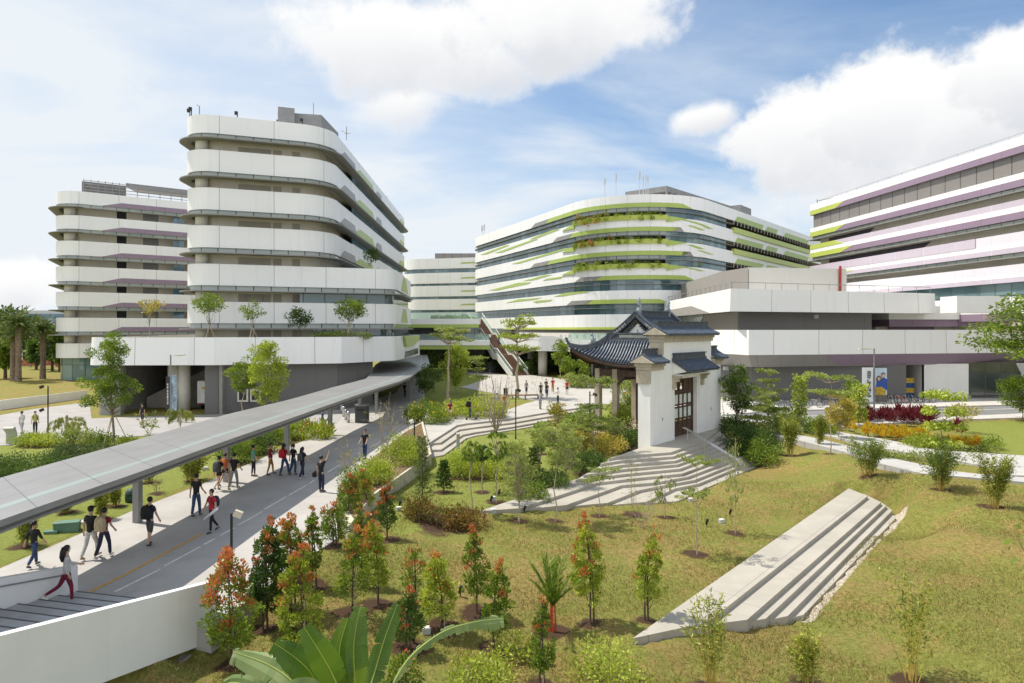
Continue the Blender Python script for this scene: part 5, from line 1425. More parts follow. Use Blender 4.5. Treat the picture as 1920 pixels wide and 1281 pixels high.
def lsize(real, Y): return max(real, 1.9*Y/683)
def nleaf(area, s, aspect, k): return int(min(9000, max(60, k*area/(s*s*aspect*.5))))
def wiggle(rng, a, b, n=4, amt=.05):
    a = Vector(a); b = Vector(b); L_ = (b-a).length
    return [a.lerp(b, i/n)+Vector(rng.normal(size=3)*amt*L_*(0 if i in (0, n) else 1)) for i in range(n+1)]
def stakes(par, h, rng, r_=.9, n=3):
    for k in range(n):
        a = k*2.1+.4
        part(lambda b: b.tube([(r_*math.cos(a), r_*math.sin(a), -.05), (.05*math.cos(a), .05*math.sin(a), h)], .028, 5), 'stake', stakem, par)
def grow(i, e):
    kind, bx, by, ty, wpx, lab, o = e
    rng = np.random.default_rng(1000+i)
    base = pbase(e); Y = base.y
    h = (by-ty)*Y/F; w = wpx*Y/F
    nm, cat = NAMES[kind]
    r = empty(nm, base, 0, lab, cat, GROUPS.get(kind))
    dn = o.get('dense', 1.0)*(.45 if o.get('sparse') else 1)
    def lm(default='mid'):
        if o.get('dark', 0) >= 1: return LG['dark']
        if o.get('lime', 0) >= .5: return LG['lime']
        if o.get('yellow', 0) >= .5: return LG['yellow']
        if o.get('yellow', 0) or o.get('lime', 0): return LG['pale']
        return LG[default]
    R2 = w/2
    if kind == 'cone':
        low = o.get('low', .24)
        nc = 70; cs = []; rs = []
        lean = rng.normal(size=2)*.055*h
        drop = rng.random(nc) < .14; bend = rng.random()*6.28; tops = [(rng.normal()*.16*R2*2, rng.normal()*.16*R2*2) for _ in range(3)]
        for k in range(nc):
            t = low+(1-low)*((k+.5)/nc); u = (t-low)/(1-low)
            prof = (math.sin(math.pi*min(1, u*1.15+.18)))**.8 if u < .55 else (1-u)**.75*1.45
            rr = R2*max(.07, min(1, prof))*(.55+.6*rng.random()); a = k*2.4+rng.normal()*.5
            if drop[k] and u < .8: rr *= 1.25+.35*rng.random()
            tx, ty_ = tops[k % 3] if u > .45 else (0, 0); zz = t*h*(1 if u < .8 else (1, .93, .86)[k % 3])+rng.normal()*.03*h
            cs.append((rr*math.cos(a)+lean[0]*t+tx*(u-.45), rr*math.sin(a)+lean[1]*t+ty_*(u-.45), min(h, zz))); rs.append(R2*(.20+.24*rng.random())*(1-.4*u)*(.55 if drop[k] else 1))
        s = lsize(.095, Y); n = nleaf(h*w*.7, s, .5, 4.2*dn)
        pts, ax, pick = clump_leaves(rng, cs, rs, n, outward=(0, 0, h*.35), up=.5)
        nsx = [(.0, 0)] if rng.random() < .5 else [(.0, 0), (.12, .05)]
        def st(b):
            for sx, sy in nsx: b.tube([(sx, sy, -.1), (sx*.6, sy*.6, h*.4), (lean[0]*.9, lean[1]*.9, h*.93)], [.035, .025, .008], 6)
            for k in range(0, nc, 3): b.tube([(lean[0]*.5, lean[1]*.5, max(.1, cs[k][2]-.25)), cs[k]], [.012, .004], 4)
        part(st, 'trunk', barkd, r)
        # young leaves sit in whole shoots at the outside and the top
        red = o.get('red', .2); z = pts[:, 2]/h; rad = np.hypot(pts[:, 0], pts[:, 1])/R2
        shoot = rng.random(nc) ; prob = np.clip((z-.38)*1.9+rad*.3-.25, 0, 1.2)*red*1.35
        isred = (shoot[pick] < np.clip(prob, 0, .92)) & (rng.random(n) < .62) | ((z > .93) & (red > .09) & (rng.random(n) < .75))
        leafobj('crown', pts[~isred], ax[~isred], s, .5, LG['dark'] if o.get('dark') else (LG['lime'] if (o.get('lime') or i % 4 == 3) else LG['mid']), r, rng)
        axr = ax[isred]; axr[:, 2] += .5
        leafobj('young_leaves', pts[isred], axr, s*1.05, .48, LG['red'], r, rng)
        if i % 3 == 0: part(lambda b: b.tube([(.09, -.02, -.1), (.07, 0, h*.45)], .018, 5), 'stake', stakem, r)
    elif kind in ('round', 'heart', 'feather'):
        cb = o.get('cb', .6); z0 = h*(1-cb); zc = h-(h-z0)/2; rz = (h-z0)/2
        nc = 46 if not o.get('sparse') else 26; cs = []; rs = []
        for k in range(nc):
            v = rng.normal(size=3); v /= np.linalg.norm(v); q = v*(.45+.5*rng.random())
            if o.get('lump'):
                lumps = ((-.25,.68,.55,.33),(.12,.80,.5,.2),(.3,.35,.65,.2),(-.45,.33,.6,.2),(.0,.5,.5,.25))
                L_ = lumps[k % 5]; cs.append((R2*(L_[0]*1.0+q[0]*L_[2]), R2*q[1]*.6, h*(1-cb)+h*cb*(L_[1]+q[2]*L_[3]))); rs.append(R2*.22)
                continue
            if kind == 'heart' and not o.get('layers'):
                zz = z0+(h-z0)*(k+.5)/nc; cs.append((R2*.55*math.sin(k*2.4)+R2*.5*max(0, (zz-z0)/(h-z0)-.75)*4*(.5), R2*.5*math.cos(k*2.4), zz)); rs.append(R2*.33)
            else:
                tp = 1.0 if kind != 'round' else (1.0-.35*max(0, -q[2]))
                cs.append((R2*q[0]*tp, R2*q[1]*tp, zc+rz*q[2])); rs.append(R2*(.20+.20*rng.random()))
        if o.get('layers'):
            cs = [(R2*.85*math.cos(k*2.4)*math.sqrt(((k*7) % nc)/nc), R2*.85*math.sin(k*2.4)*math.sqrt(((k*7) % nc)/nc), z0+(h-z0)*(.1+.28*(k % 4))) for k in range(nc)]; rs = [R2*.27]*nc
        if kind == 'feather':
            cs = []; rs = []
            for tI in range(8):
                u = (tI+.4*rng.random())/8; zz = z0+(h-z0)*u; ox, oy = rng.normal(size=2)*.10*R2
                for k in range(6):
                    a = 2*math.pi*(k+.7*rng.random())/6+tI; ln = R2*(1.08-.68*u)*(.5+.6*rng.random())
                    for q in (.5, .8, 1.0): cs.append((ox+ln*q*math.cos(a), oy+ln*q*math.sin(a), zz+.10*R2*q+rng.normal()*.05*R2)); rs.append(R2*(.10+.10*rng.random()))
            nc = len(cs)
        s = lsize({'heart':.17,'feather':.07}.get(kind, .13), Y); asp = {'heart':.85,'feather':.4}.get(kind, .55)
        n = nleaf(h*cb*w*.8, s, asp, {'feather':1.7}.get(kind, 3.4)*dn)
        pts, ax, pick = clump_leaves(rng, cs, rs, n, outward=(0, 0, zc-rz*.4), up=.15, flat=.75 if kind != 'feather' else .4)
        if kind == 'heart': ax[:, 2] -= 1.2
        tr = max(.028, .012*h)
        def tk(b):
            top = Vector((0, 0, z0+(h-z0)*.55)); pth = wiggle(rng, (0, 0, -.1), top, 5, .02)
            b.tube(pth, [tr*(1-.75*k/5) for k in range(6)], 7)
            for k in range(0, nc, 2):
                st_ = pth[min(5, 2+k % 4)]
                if st_.z > cs[k][2]: st_ = pth[2]
                b.tube(wiggle(rng, st_, cs[k], 3, .06), [tr*.35, tr*.25, tr*.15, tr*.06], 4)
        part(tk, 'trunk', barkp if i % 2 else bark, r)
        leafobj('crown', pts, ax, s, asp, LG['lime'] if kind == 'heart' else (LG['pale'] if kind == 'feather' else lm()), r, rng)
        if o.get('stakes'): stakes(r, h*.28, rng, max(.5, h*.13))
    elif kind in ('flat', 'bigflat'):
        tiers = o.get('tiers', (.8, .95))
        if kind == 'bigflat': tiers = (.56, .66, .76, .86, .95)
        cs = []; rs = []; br = []
        for ti, t in enumerate(tiers):
            last = ti == len(tiers)-1
            wid = R2*(1.0 if (last or len(tiers) < 4) else (.62+.38*rng.random()))
            if len(tiers) >= 5: wid = R2*(1.05-.55*t)*(.85+.3*rng.random())*1.25
            tox, toy = rng.normal(size=2)*.10*R2; tlx, tly = rng.normal(size=2)*.10
            nb = int(5+rng.random()*4) if kind == 'flat' else 12
            for k in range(nb):
                a = 2*math.pi*(k+rng.random()*.6)/nb+ti; ln = wid*(.65+.4*rng.random())
                z1 = h*t+rng.normal()*.012*h+ln*(math.cos(a)*tlx+math.sin(a)*tly)
                br.append(((0, 0, h*(t-.06)-(h*.03)), (ln*math.cos(a)+tox, ln*math.sin(a)+toy, z1)))
                for q in (.35, .6, .85, 1.0):
                    cs.append((ln*q*math.cos(a)+tox+rng.normal()*.08*wid, ln*q*math.sin(a)+toy+rng.normal()*.08*wid, h*t-(.02*h)*(1-q)+rng.normal()*.012*h+q*ln*(math.cos(a)*tlx+math.sin(a)*tly))); rs.append(wid*(.15+.08*rng.random()))
        s = lsize(.075 if kind == 'flat' else .34, Y); 
        n = nleaf(len(tiers)*math.pi*R2*R2*.5, s, .45, (1.0 if not o.get('sparse') else .8)*(1.7 if kind == 'flat' else 3.4))
        pts, ax, pick = clump_leaves(rng, cs, rs, n, up=.0, flat=.22)
        ax[:, 2] *= .45
        tr = .022*h if o.get('thick') else max(.025, .008*h)
        if kind == 'bigflat': tr = .16
        def tk(b):
            pth = wiggle(rng, (0, 0, -.1), (0, 0, h*tiers[-1]*.97), 6, .012)
            b.tube(pth, [tr*(1-.8*k/6) for k in range(7)], 7)
            for a, c in br: b.tube(wiggle(rng, a, c, 3, .05), [tr*.4, tr*.3, tr*.18, tr*.08], 4)
        part(tk, 'trunk', barkp, r)
        leafobj('crown', pts, ax, s, .45, lm('pale' if kind == 'flat' else 'mid'), r, rng)
    elif kind == 'umbrella':
        cb = o['cb']; z0 = h*(1-cb); ns = 34; pts = []; ax = []
        for k in range(ns):
            v = rng.normal(size=3); v /= np.linalg.norm(v)
            c = np.array((R2*.72*v[0], R2*.72*v[1], z0+(h-z0)*(.55+.4*v[2]*.9)))
            for m_ in range(11):
                a = m_*2*math.pi/11+rng.random(); pts.append(c+rng.normal(size=3)*.02); ax.append((math.cos(a)*.55+v[0]*.3, math.sin(a)*.55+v[1]*.3, -.85+.3*rng.random()))
        s = max(.26, R2*.42)
        def tk(b):
            b.tube(wiggle(rng, (0, 0, -.1), (0, 0, h*.82), 5, .015), [.035, .033, .03, .027, .022, .012], 6)
            for k in range(0, len(pts), 22): b.tube([(0, 0, h*.62), tuple(pts[k])], [.014, .006], 4)
        part(tk, 'trunk', barkp, r)
        leafobj('crown', np.array(pts), np.array(ax), s, .26, LG['dark'] if i % 2 else LG['mid'], r, rng)
    elif kind in ('pine', 'fir'):
        pts = []; ax = []; nb = 60 if kind == 'pine' else 46
        for k in range(nb):
            t = .12+.86*k/nb; ln = R2*((1.15-t)*.9+.15 if kind == 'fir' else (.55+.5*math.sin(t*9)**2)*(1.2-t*.7)); a = k*2.4
            for q in np.linspace(.15, 1, 14):
                for m_ in range(3 if kind == 'pine' else 4):
                    pts.append((ln*q*math.cos(a), ln*q*math.sin(a), h*t+ln*q*(.35 if kind == 'pine' else .1)))
                    v = rng.normal(size=3)*.6; ax.append((math.cos(a)*.7+v[0], math.sin(a)*.7+v[1], .35+v[2]))
        part(lambda b: b.tube([(0, 0, -.1), (0, 0, h*.98)], [.035, .008], 6), 'trunk', barkd, r)
        leafobj('crown', np.array(pts), np.array(ax), .16 if kind == 'pine' else .12, .16 if kind == 'pine' else .3, LG['pine'] if kind == 'pine' else LG['dark'], r, rng)
    elif kind == 'bamboo':
        n = o.get('n', 14); pts = []; ax = []
        canes = []
        for k in range(n):
            a = rng.random()*2*math.pi; sp_ = R2*(.3+.75*rng.random()); hh = h*(.6+.42*rng.random())
            if o.get('arch') and k == 0: a, sp_, hh = math.pi, R2*1.35, h*.82
            r0 = min(.3, R2*.3)*rng.random(); b0 = Vector((r0*math.cos(a), r0*math.sin(a), -.05)); tip = Vector((sp_*math.cos(a), sp_*math.sin(a), hh))
            md = b0.lerp(tip, .55)+Vector((-.12*sp_*math.cos(a), -.12*sp_*math.sin(a), .10*hh))
            cn = [b0, b0.lerp(md, .5)+Vector((0, 0, .03*hh)), md, md.lerp(tip, .55)+Vector((0, 0, .03*hh)), tip]
            canes.append(cn)
            m_ = int((30 if o.get('sparse') else (75 if by > 1200 else 120))*(1 if o.get('sparse') else dn))
            arch = o.get('arch') and k == 0
            for _ in range(m_ if not arch else 14):
                t = (.18 if not arch else .8)+.82*rng.random()**.8 if not arch else .85+.15*rng.random()
                t = min(.999, t); j = int(t*4); q = cn[j].lerp(cn[j+1], t*4-j)
                ofs = Vector(rng.normal(size=3)*(.055*R2+.05)); pts.append(tuple(q+ofs)); v = rng.normal(size=3)
                ax.append((v[0]*.8+math.cos(a)*.3, v[1]*.8+math.sin(a)*.3, .3+v[2]*.6))
        part(lambda b: [b.tube(c, [.014, .012, .010, .007, .003], 5) for c in canes], 'canes', canem, r)
        leafobj('leaves', np.array(pts), np.array(ax), max(.15, 2.4*Y/683), .26, LG['bamd'] if o.get('dark') else LG['bam'], r, rng)
    elif kind in ('bush', 'redhedge', 'lily'):
        nc = max(16, int(w/max(.25, h)*26)); cs = []; rs = []
        dep = min(w, h*2.2) if kind != 'redhedge' else h*1.2
        ss = max(.2, min(.55, h*.42))
        for k in range(nc):
            x = (rng.random()-.5)*w*.94; y = (rng.random()-.5)*dep*.9; e_ = max(0, 1-(2*x/w)**4*.7-(2*y/dep)**4*.4)
            z = h*(.12+.72*rng.random()*e_)
            if kind == 'redhedge': y += .9*((x/w)**2)*w*.5 - x*.25
            cs.append((x, y, z)); rs.append(ss*(.55+.6*rng.random()))
        for c_ in range(len(cs)):
            x, y, z = cs[c_]
            if 'Y' not in o and 'z' not in o: cs[c_] = (x, y, z+zt(base.x+x, base.y+y)-base.z)
        s = lsize(.10 if kind == 'bush' else .12, Y); asp = .5
        if kind == 'lily': s = .32; asp = .28
        n = nleaf((w*h+w*dep*.5)*.9, s, asp, 3.0*dn if kind != 'lily' else 3.0)
        pts, ax, pick = clump_leaves(rng, cs, rs, n, up=.5 if kind != 'lily' else 1.4)
        pts[:, 2] = np.maximum(pts[:, 2], -.05)
        part(lambda b: (b.tube([(c[0]*.9, c[1]*.9, min(0, c[2])-.1) for c in sorted(cs[::2])], .012, 4), [b.tube([(c[0]*.9, c[1]*.9, -.1), c], [.012, .005], 4) for c in cs[::2]]), 'stems', bark, r)
        leafobj('foliage', pts, ax, s, asp, {'redhedge': LG['rust'], 'lily': LG['lime']}.get(kind) or (LG['shade'] if o.get('dark') == .5 else lm()), r, rng)
        if kind == 'lily' or 'flower' in lab or 'golden' in lab:
            m_ = 40; k = rng.integers(0, len(cs), m_); q = np.array(cs)[k]; q[:, 2] += ss*.8; q[:, :2] += rng.normal(size=(m_, 2))*ss*.5
            leafobj('flowers', np.repeat(q, 4, 0), rng.normal(size=(m_*4, 3))+np.array((0, 0, .6)), max(.10, 2*Y/683), .5, LG['red'] if kind == 'lily' else LG['orange'], r, rng)['kind'] = 'stuff'
    elif kind in ('whip', 'bare'):
        n = o.get('n', 7); tw = []; pts = []; ax = []
        if kind == 'bare': n = 14 if o.get('tall') else 9
        for k in range(n):
            a = 2*math.pi*k/n+rng.random(); sp_ = R2*(.35+.65*rng.random()); hh = h*(.65+.37*rng.random())
            b0 = Vector((.06*math.cos(a), .06*math.sin(a), -.05)); tip = Vector((sp_*math.cos(a), sp_*math.sin(a), hh))
            md = b0.lerp(tip, .5)+Vector((sp_*.25*math.cos(a), sp_*.25*math.sin(a), 0)) if o.get('tall') else b0.lerp(tip, .5)
            c = wiggle(rng, b0, md, 2, .04)+wiggle(rng, md, tip, 2, .05)[1:]
            tw.append((c, .5*max(.02, .007*h)*(2.6 if o.get('tall') else 1)))
            for q in range(5):
                s0 = c[1+q % 3]; v = Vector(rng.normal(size=3)*.5+np.array((math.cos(a)*.5, math.sin(a)*.5, .9))).normalized()
                e1 = s0+v*h*(.14+.16*rng.random()); tw.append(([s0, s0.lerp(e1, .5)+Vector(rng.normal(size=3)*.02*h), e1], .007+.0015*h))
                for _ in range(9 if o.get('leafy') else (3 if kind == 'whip' else 1)):
                    p = e1+Vector(rng.normal(size=3)*.06*h*.5); pts.append(tuple(p)); ax.append(tuple(rng.normal(size=3)+np.array((0, 0, .3))))
        part(lambda b: [b.tube(c, [rr*(1-.7*j/(len(c)-1)) for j in range(len(c))], 5) for c, rr in tw], 'branches', barkp if kind == 'whip' else M('twig_grey', (0.33, 0.26, 0.21), rough=.9, var=.2), r)
        leafobj('leaves', np.array(pts), np.array(ax), lsize(.09, Y), .5, LG['yellow'] if not o.get('leafy') else LG['pale'], r, rng)
    elif kind in ('weep', 'willow'):
        n = 22 if kind == 'willow' else 12; pts = []; ax = []; tw = []
        for k in range(n):
            a = rng.random()*2*math.pi; sp_ = R2*(.5+.5*rng.random()); zt0 = h*((.55+.4*rng.random()) if kind == 'willow' else (.35+.6*k/n))
            c = [Vector((0, 0, zt0*.3 if kind == 'willow' else zt0*.92)), Vector((sp_*.45*math.cos(a), sp_*.45*math.sin(a), zt0*1.02)), Vector((sp_*.85*math.cos(a), sp_*.85*math.sin(a), zt0*.95)), Vector((sp_*math.cos(a), sp_*math.sin(a), zt0*(.62 if kind == 'willow' else .86)))]
            tw.append(c)
            for _ in range(70 if kind == 'willow' else 26):
                t = .3+.69*rng.random(); j = min(2, int(t*3)); q = c[j].lerp(c[j+1], t*3-j); pts.append(tuple(q+Vector(rng.normal(size=3)*.05*h*.4))); ax.append((rng.normal()*.35, rng.normal()*.35, -1))
        part(lambda b: (b.tube([(0, 0, -.1), (0, 0, h*.95)], [.03, .008], 6), [b.tube(c, .008, 4) for c in tw]), 'trunk', barkp, r)
        leafobj('crown', np.array(pts), np.array(ax), max(.2, 2.6*Y/683), .2, LG['pale'] if kind == 'weep' else LG['bam'], r, rng)
    elif kind in ('palm', 'date'):
        nf = 9 if kind == 'palm' else 34; fl_ = h*.66 if kind == 'palm' else R2*1.15; zt0 = h*.36 if kind == 'palm' else h-R2*.75
        pts = []; ax = []; ra = []
        for k in range(nf):
            a = k*2.4+rng.normal()*.2; el = R(86-4.6*k) if kind == 'palm' else R(75-105*k/nf)
            d = Vector((math.cos(a)*math.cos(el), math.sin(a)*math.cos(el), math.sin(el)))
            c = []; q = Vector((0, 0, zt0))
            for m_ in range(9):
                c.append(q.copy()); q = q+d*fl_/8; d = (d+Vector((0, 0, -.055 if kind == 'palm' else -.11))).normalized()
            ra.append(c)
            for m_ in range(1, 9):
                t = (c[m_]-c[m_-1]).normalized(); sd_ = t.cross(Vector((0, 0, 1))).normalized()
                for u in (0, .33, .66):
                    for sg in (-1, 1):
                        pts.append(tuple(c[m_-1].lerp(c[m_], u))); ax.append(tuple(t*.75+sd_*sg*.75+Vector((0, 0, .15 if kind == 'palm' else -.1))))
        if kind == 'palm':
            part(lambda b: [b.tube([(x, y, -.1), (x*.7, y*.7, zt0*1.1)], [.035, .022], 7) for x, y in ((0,0),(.1,.03),(-.06,.08))], 'trunk', M('red_palm_stem', (0.42, 0.06, 0.03), rough=.5, var=.2), r)
        else:
            part(lambda b: b.tube([(0, 0, -.1), (.05, 0, h*.25), (.1, 0, zt0)], [.48, .38, .42], 10), 'trunk', M('palm_trunk_bark', (0.20, 0.15, 0.11), rough=.95, var=.5, scale=3, bump=.6), r)
        part(lambda b: [b.tube(c, [.02*(1-.1*j)+.004 for j in range(9)], 4) for c in ra], 'frond_stalks', LG['mid'] if kind == 'palm' else LG['dark'], r)
        leafobj('fronds', np.array(pts), np.array(ax), fl_*.22 if kind == 'palm' else R2*.36, .14 if kind == 'palm' else .12, LG['mid'] if kind == 'palm' else LG['pine'], r, rng, fold=.1)
    return r
for i, e in enumerate(PL): grow(i, e)

# far trees behind the palms: each its own crown and trunk
FL = ['tall dark tree at the left edge behind the palms','rounded dark tree behind the tallest palm','dark tree right of the palms against the blue office block','small bright tree between palm trunks','low dark tree beside the far tower','small dark tree low behind the palms','dark tree just outside the left edge']
for k, (x, y, ty, wp, Yd) in enumerate(FARTREES):
    rng = np.random.default_rng(77+k); b0 = Vector(((x-960)/F*Yd, Yd, 0)); h = H-(ty-HOR)*Yd/F; w = wp*Yd/F*1.3
    r = empty('background_tree', b0, 0, FL[k], 'tree', 'trees beyond the far lawn')
    cs = [(w*.42*math.cos(j*2.4)*rng.random(), w*.42*math.sin(j*2.4)*rng.random(), h*(.35+.6*rng.random())) for j in range(30)]
    pts, ax, pk = clump_leaves(rng, cs, w*.16, 1400, up=.1)
    part(lambda b: b.tube([(0,0,-.1),(0,0,h*.7)], [.3,.12], 6), 'trunk', barkd, r)
    leafobj('crown', pts, ax, .75, .6, LG['dark'] if k != 3 else LG['mid'], r, rng)

# croton and cordyline beds: one rosette of each kind, then copies
def rosette(name, label, cat, group, mat, n, ln, asp, rng, stem):
    r = empty(name, (0,0,0), 0, label, cat, group)
    pts = []; ax = []
    for k in range(n):
        a = k*2.4; el = R(85-75*k/n)
        pts.append((0, 0, stem*(.55+.45*(1-k/n)))); ax.append((math.cos(a)*math.cos(el), math.sin(a)*math.cos(el), math.sin(el)))
    part(lambda b: b.tube([(0,0,-.05),(0,0,stem)], [.02,.015], 5), 'stem', bark, r)
    leafobj('leaves', np.array(pts), np.array(ax), np.full(n, ln)*(.8+.4*rng.random(n)), asp, mat, r, rng, fold=.12)
    return r
rng = np.random.default_rng(5)
cro = rosette('croton', 'golden orange croton in the front row of the roadside flower bed', 'plant', 'golden crotons in the roadside bed', LG['orange'], 34, .42, .30, rng, .55)
cor = rosette('cordyline', 'dark purple spiky cordyline in the back row of the roadside flower bed', 'plant', 'purple cordylines in the roadside bed', LG['purple'], 36, .75, .16, rng, .75)
cs_ = [(1622+x, 817+x*.075+(j*5), 1) for j in range(2) for x in np.arange(0, 112, 8.5)]+[(1556+x, 801+x*.25-j*9, 1) for j in range(2) for x in np.arange(0, 48, 9)]+[(1780+x, 838+x*.12, 1) for x in np.arange(0, 58, 10)]
cp_ = [(1622+x+j*4, 796+x*.07-j*7, 0) for j in range(2) for x in np.arange(0, 122, 11)]+[(1792,818,0),(1803,822,0),(1612,792,0)]
for k, (x, y, c) in enumerate(cs_+cp_):
    src = cro if c else cor
    o = src if (k == 0 or k == len(cs_)) else copy_tree(src)
    p = ground(x+rng.normal()*1.5, y+rng.normal()*1.2); o.location = p; o.rotation_euler = (rng.normal()*.1, rng.normal()*.1, rng.random()*6.28); s = .85+.4*rng.random(); o.scale = (s, s, s)

# banana plant in the foreground
def banana():
    r = empty('banana_plant', (0,0,0), 0, 'big banana plant with broad torn leaves fanning up at the bottom edge', 'plant')
    B0 = Vector((-2.15, 8.6, 1.4))
    r.location = B0
    lm_ = M_leaf('banana_leaf', [(.05,.11,.012),(.085,.165,.018),(.14,.22,.03)], trans=.3, rough=.32, clump=1.6, spec=.5)
    lp_ = M_leaf('banana_leaf_pale', [(.12,.19,.06),(.20,.27,.10),(.30,.36,.16)], trans=.25, rough=.45, clump=1.6)
    rib = M('banana_midrib', (0.36,0.42,0.10), rough=.5, var=.1)
    rng = np.random.default_rng(3)
    # (midrib pixels with depth, half width, side direction, material, cuts)
    LV = [
     ('leaf', [(668,1305,8.4),(664,1255,8.3),(664,1200,8.3),(676,1138,8.4)], .20, lm_, .03),
     ('leaf', [(655,1305,8.3),(640,1270,8.2),(637,1215,8.2),(652,1160,8.2)], .17, lm_, .02),
     ('leaf', [(640,1305,8.2),(622,1262,8.0),(598,1220,7.8),(570,1176,7.7)], .19, lm_, .04),
     ('leaf', [(605,1310,8.3),(585,1265,8.1),(556,1235,8.0),(514,1206,7.9)], .21, lm_, .10),
     ('leaf', [(570,1310,8.6),(545,1275,8.6),(500,1245,8.7),(438,1222,8.8)], .23, lp_, .30),
     ('leaf', [(690,1300,8.6),(704,1255,8.7),(722,1195,8.8),(745,1133,8.9)], .15, lm_, .35),
     ('leaf', [(728,1300,8.6),(766,1235,8.7),(830,1185,8.9),(892,1166,9.1),(944,1160,9.2)], .10, lp_, .6),
     ('leaf', [(520,1320,8.2),(480,1292,8.1),(440,1280,8.1),(420,1284,8.1)], .14, lp_, .25),
     ('leaf', [(620,1325,8.0),(590,1300,7.8),(560,1292,7.6),(520,1300,7.5)], .16, lp_, .2)]
    for nm, mid, hw, mat, cut in LV:
        pts = [PY(*q)-B0 for q in mid]
        # smooth midrib
        def cr(t):
            n = len(pts)-1; j = min(n-1, int(t*n)); u = t*n-j
            p0 = pts[max(0, j-1)]; p1 = pts[j]; p2 = pts[j+1]; p3 = pts[min(n, j+2)]
            return .5*((2*p1)+(-p0+p2)*u+(2*p0-5*p1+4*p2-p3)*u*u+(-p0+3*p1-3*p2+p3)*u**3)
        n = 100; b = MB(); mb_ = MB()
        C = [cr(k/n) for k in range(n+1)]
        view = Vector((.25, -1, .5)).normalized()
        for sg in (-1, 1):
            k = 4
            while k < n:
                seg = int(14+rng.random()*50) if rng.random() > cut*1.8+.05 else int(3+rng.random()*9)
                seg = min(seg, n-k)
                sag = -(.02+.30*rng.random()*cut*4)*hw
                rows = []
                for j in range(k, k+seg+1):
                    t = j/n; tg = (C[min(n, j+1)]-C[max(0, j-1)]).normalized(); sd_ = tg.cross(view).normalized()*sg
                    prof = 1.0 if hw > .11 else (.42+.25*rng.random() if t < .72 else min(1.9, .6+(t-.72)*9))
                    wd = hw*.88*prof*(math.sin(math.pi*min(1, max(0, (t-.06)/.98)**.75))**.6 if t < .96 else .55)
                    gap = (.22 if (j in (k, k+seg) and seg < n-4) else 0)
                    q = C[j]; nrm = sd_.cross(tg)
                    # two strips per side: raised near the midrib, then arching down
                    e1 = q+sd_*wd*.5+view*(.10*wd)+Vector((0,0,sag*.2)); e2 = q+sd_*wd*(1-gap)+view*(.04*wd)+Vector((0, 0, sag))+tg*((.10+.10*math.sin(j*.37+len(C)))*wd)
                    # fine ripple of the parallel veins
                    rp = view*(.0035*(j % 2)); rows.append((q, e1+rp, e2+rp))
                vs = [p for r_ in rows for p in r_]; fs = []
                for j in range(len(rows)-1):
                    a = j*3; fs += [(a, a+1, a+4, a+3), (a+1, a+2, a+5, a+4)]
                b.add(vs, fs); k += seg
        lf = b.build('leaf', mat, r)
        mb_.tube([c+view*.006 for c in C[::4]], [.011*(1-.75*j/(len(C[::4])-1)) for j in range(len(C[::4]))], 6); mb_.build('midrib', rib, lf)
    part(lambda b: b.tube([(0.15,0,-2.9),(0.1,0,-1.2),(0,0,.15)], [.13,.12,.07], 10), 'stem', M('banana_stem', (0.16,0.20,0.06), var=.3), r)
banana()
# leafy branch end of a tree outside the right edge
def edge_tree():
    b0 = Vector((8.9, 10.2, -1.2)); r = empty('broadleaf_tree', b0, 0, 'broad leaved branch poking in at the right edge above the lawn', 'tree')
    rng = np.random.default_rng(9); c = [PY(1908,1010,9.6)-b0, PY(1925,1030,9.7)-b0, PY(1935,1000,9.7)-b0]
    pts, ax, pk = clump_leaves(rng, [tuple(x) for x in c]+[(0,0,5),(0.3,.2,6),(-.2,.3,6.5),(.3,-.3,5.5)], [.16,.16,.14,.6,.6,.6,.6], 420, up=-.6)
    part(lambda b: (b.tube([(0,0,-.2),(0,0,6)],[.08,.04],7), [b.tube([(0,0,3.6),tuple(x)],[.02,.006],5) for x in c]), 'trunk', bark, r)
    leafobj('crown', pts, ax, .16, .45, LG['mid'], r, rng)
edge_tree()
# grass blades over the near lawn
def grass():
    rng = np.random.default_rng(11); n = 230000
    X = rng.uniform(-9, 26, n); Y = rng.uniform(13, 40, n)
    keep = (np.abs(X/Y) < .82) & (X/Y > -.6); X = X[keep]; Y = Y[keep]
    dens = np.exp(-(Y-13)/16); k = rng.random(len(X)) < dens+.2; X = X[k]; Y = Y[k]
    for pg in [PATH]+[poly(q, z) for z, q in SEATS]+[poly(nn+[(1222,842),(1141,861)], z) for z, nn in NOSES]: 
        kk = ~inside(pg, X, Y); X = X[kk]; Y = Y[kk]
    bare = np.sin(X*.9+1.3*np.sin(Y*.7))+np.sin(Y*1.1+1.7*np.sin(X*.6))+rng.normal(size=len(X))*.7; kk = bare > -.5; X = X[kk]; Y = Y[kk]
    for sx, sy, sr in SOIL:
        kk = np.hypot(X-sx, Y-sy) > sr*.8; X = X[kk]; Y = Y[kk]
    Z = np.concatenate([zt_np(a, b) for a, b in zip(np.array_split(X, 60), np.array_split(Y, 60))])
    pts = np.stack([X, Y, Z-.01], -1); ax = rng.normal(size=(len(X), 3))*.55; ax[:, 2] = 1
    gm = M_leaf('grass_blade', [(.15,.145,.035),(.28,.235,.065),(.42,.32,.13)], trans=.2, clump=.5)
    o = leafobj('grass', pts, ax, .11, .2, gm, None, rng); o['kind'] = 'stuff'; tag(o, 'short mixed green and dry grass over the near lawn', 'grass')
grass()

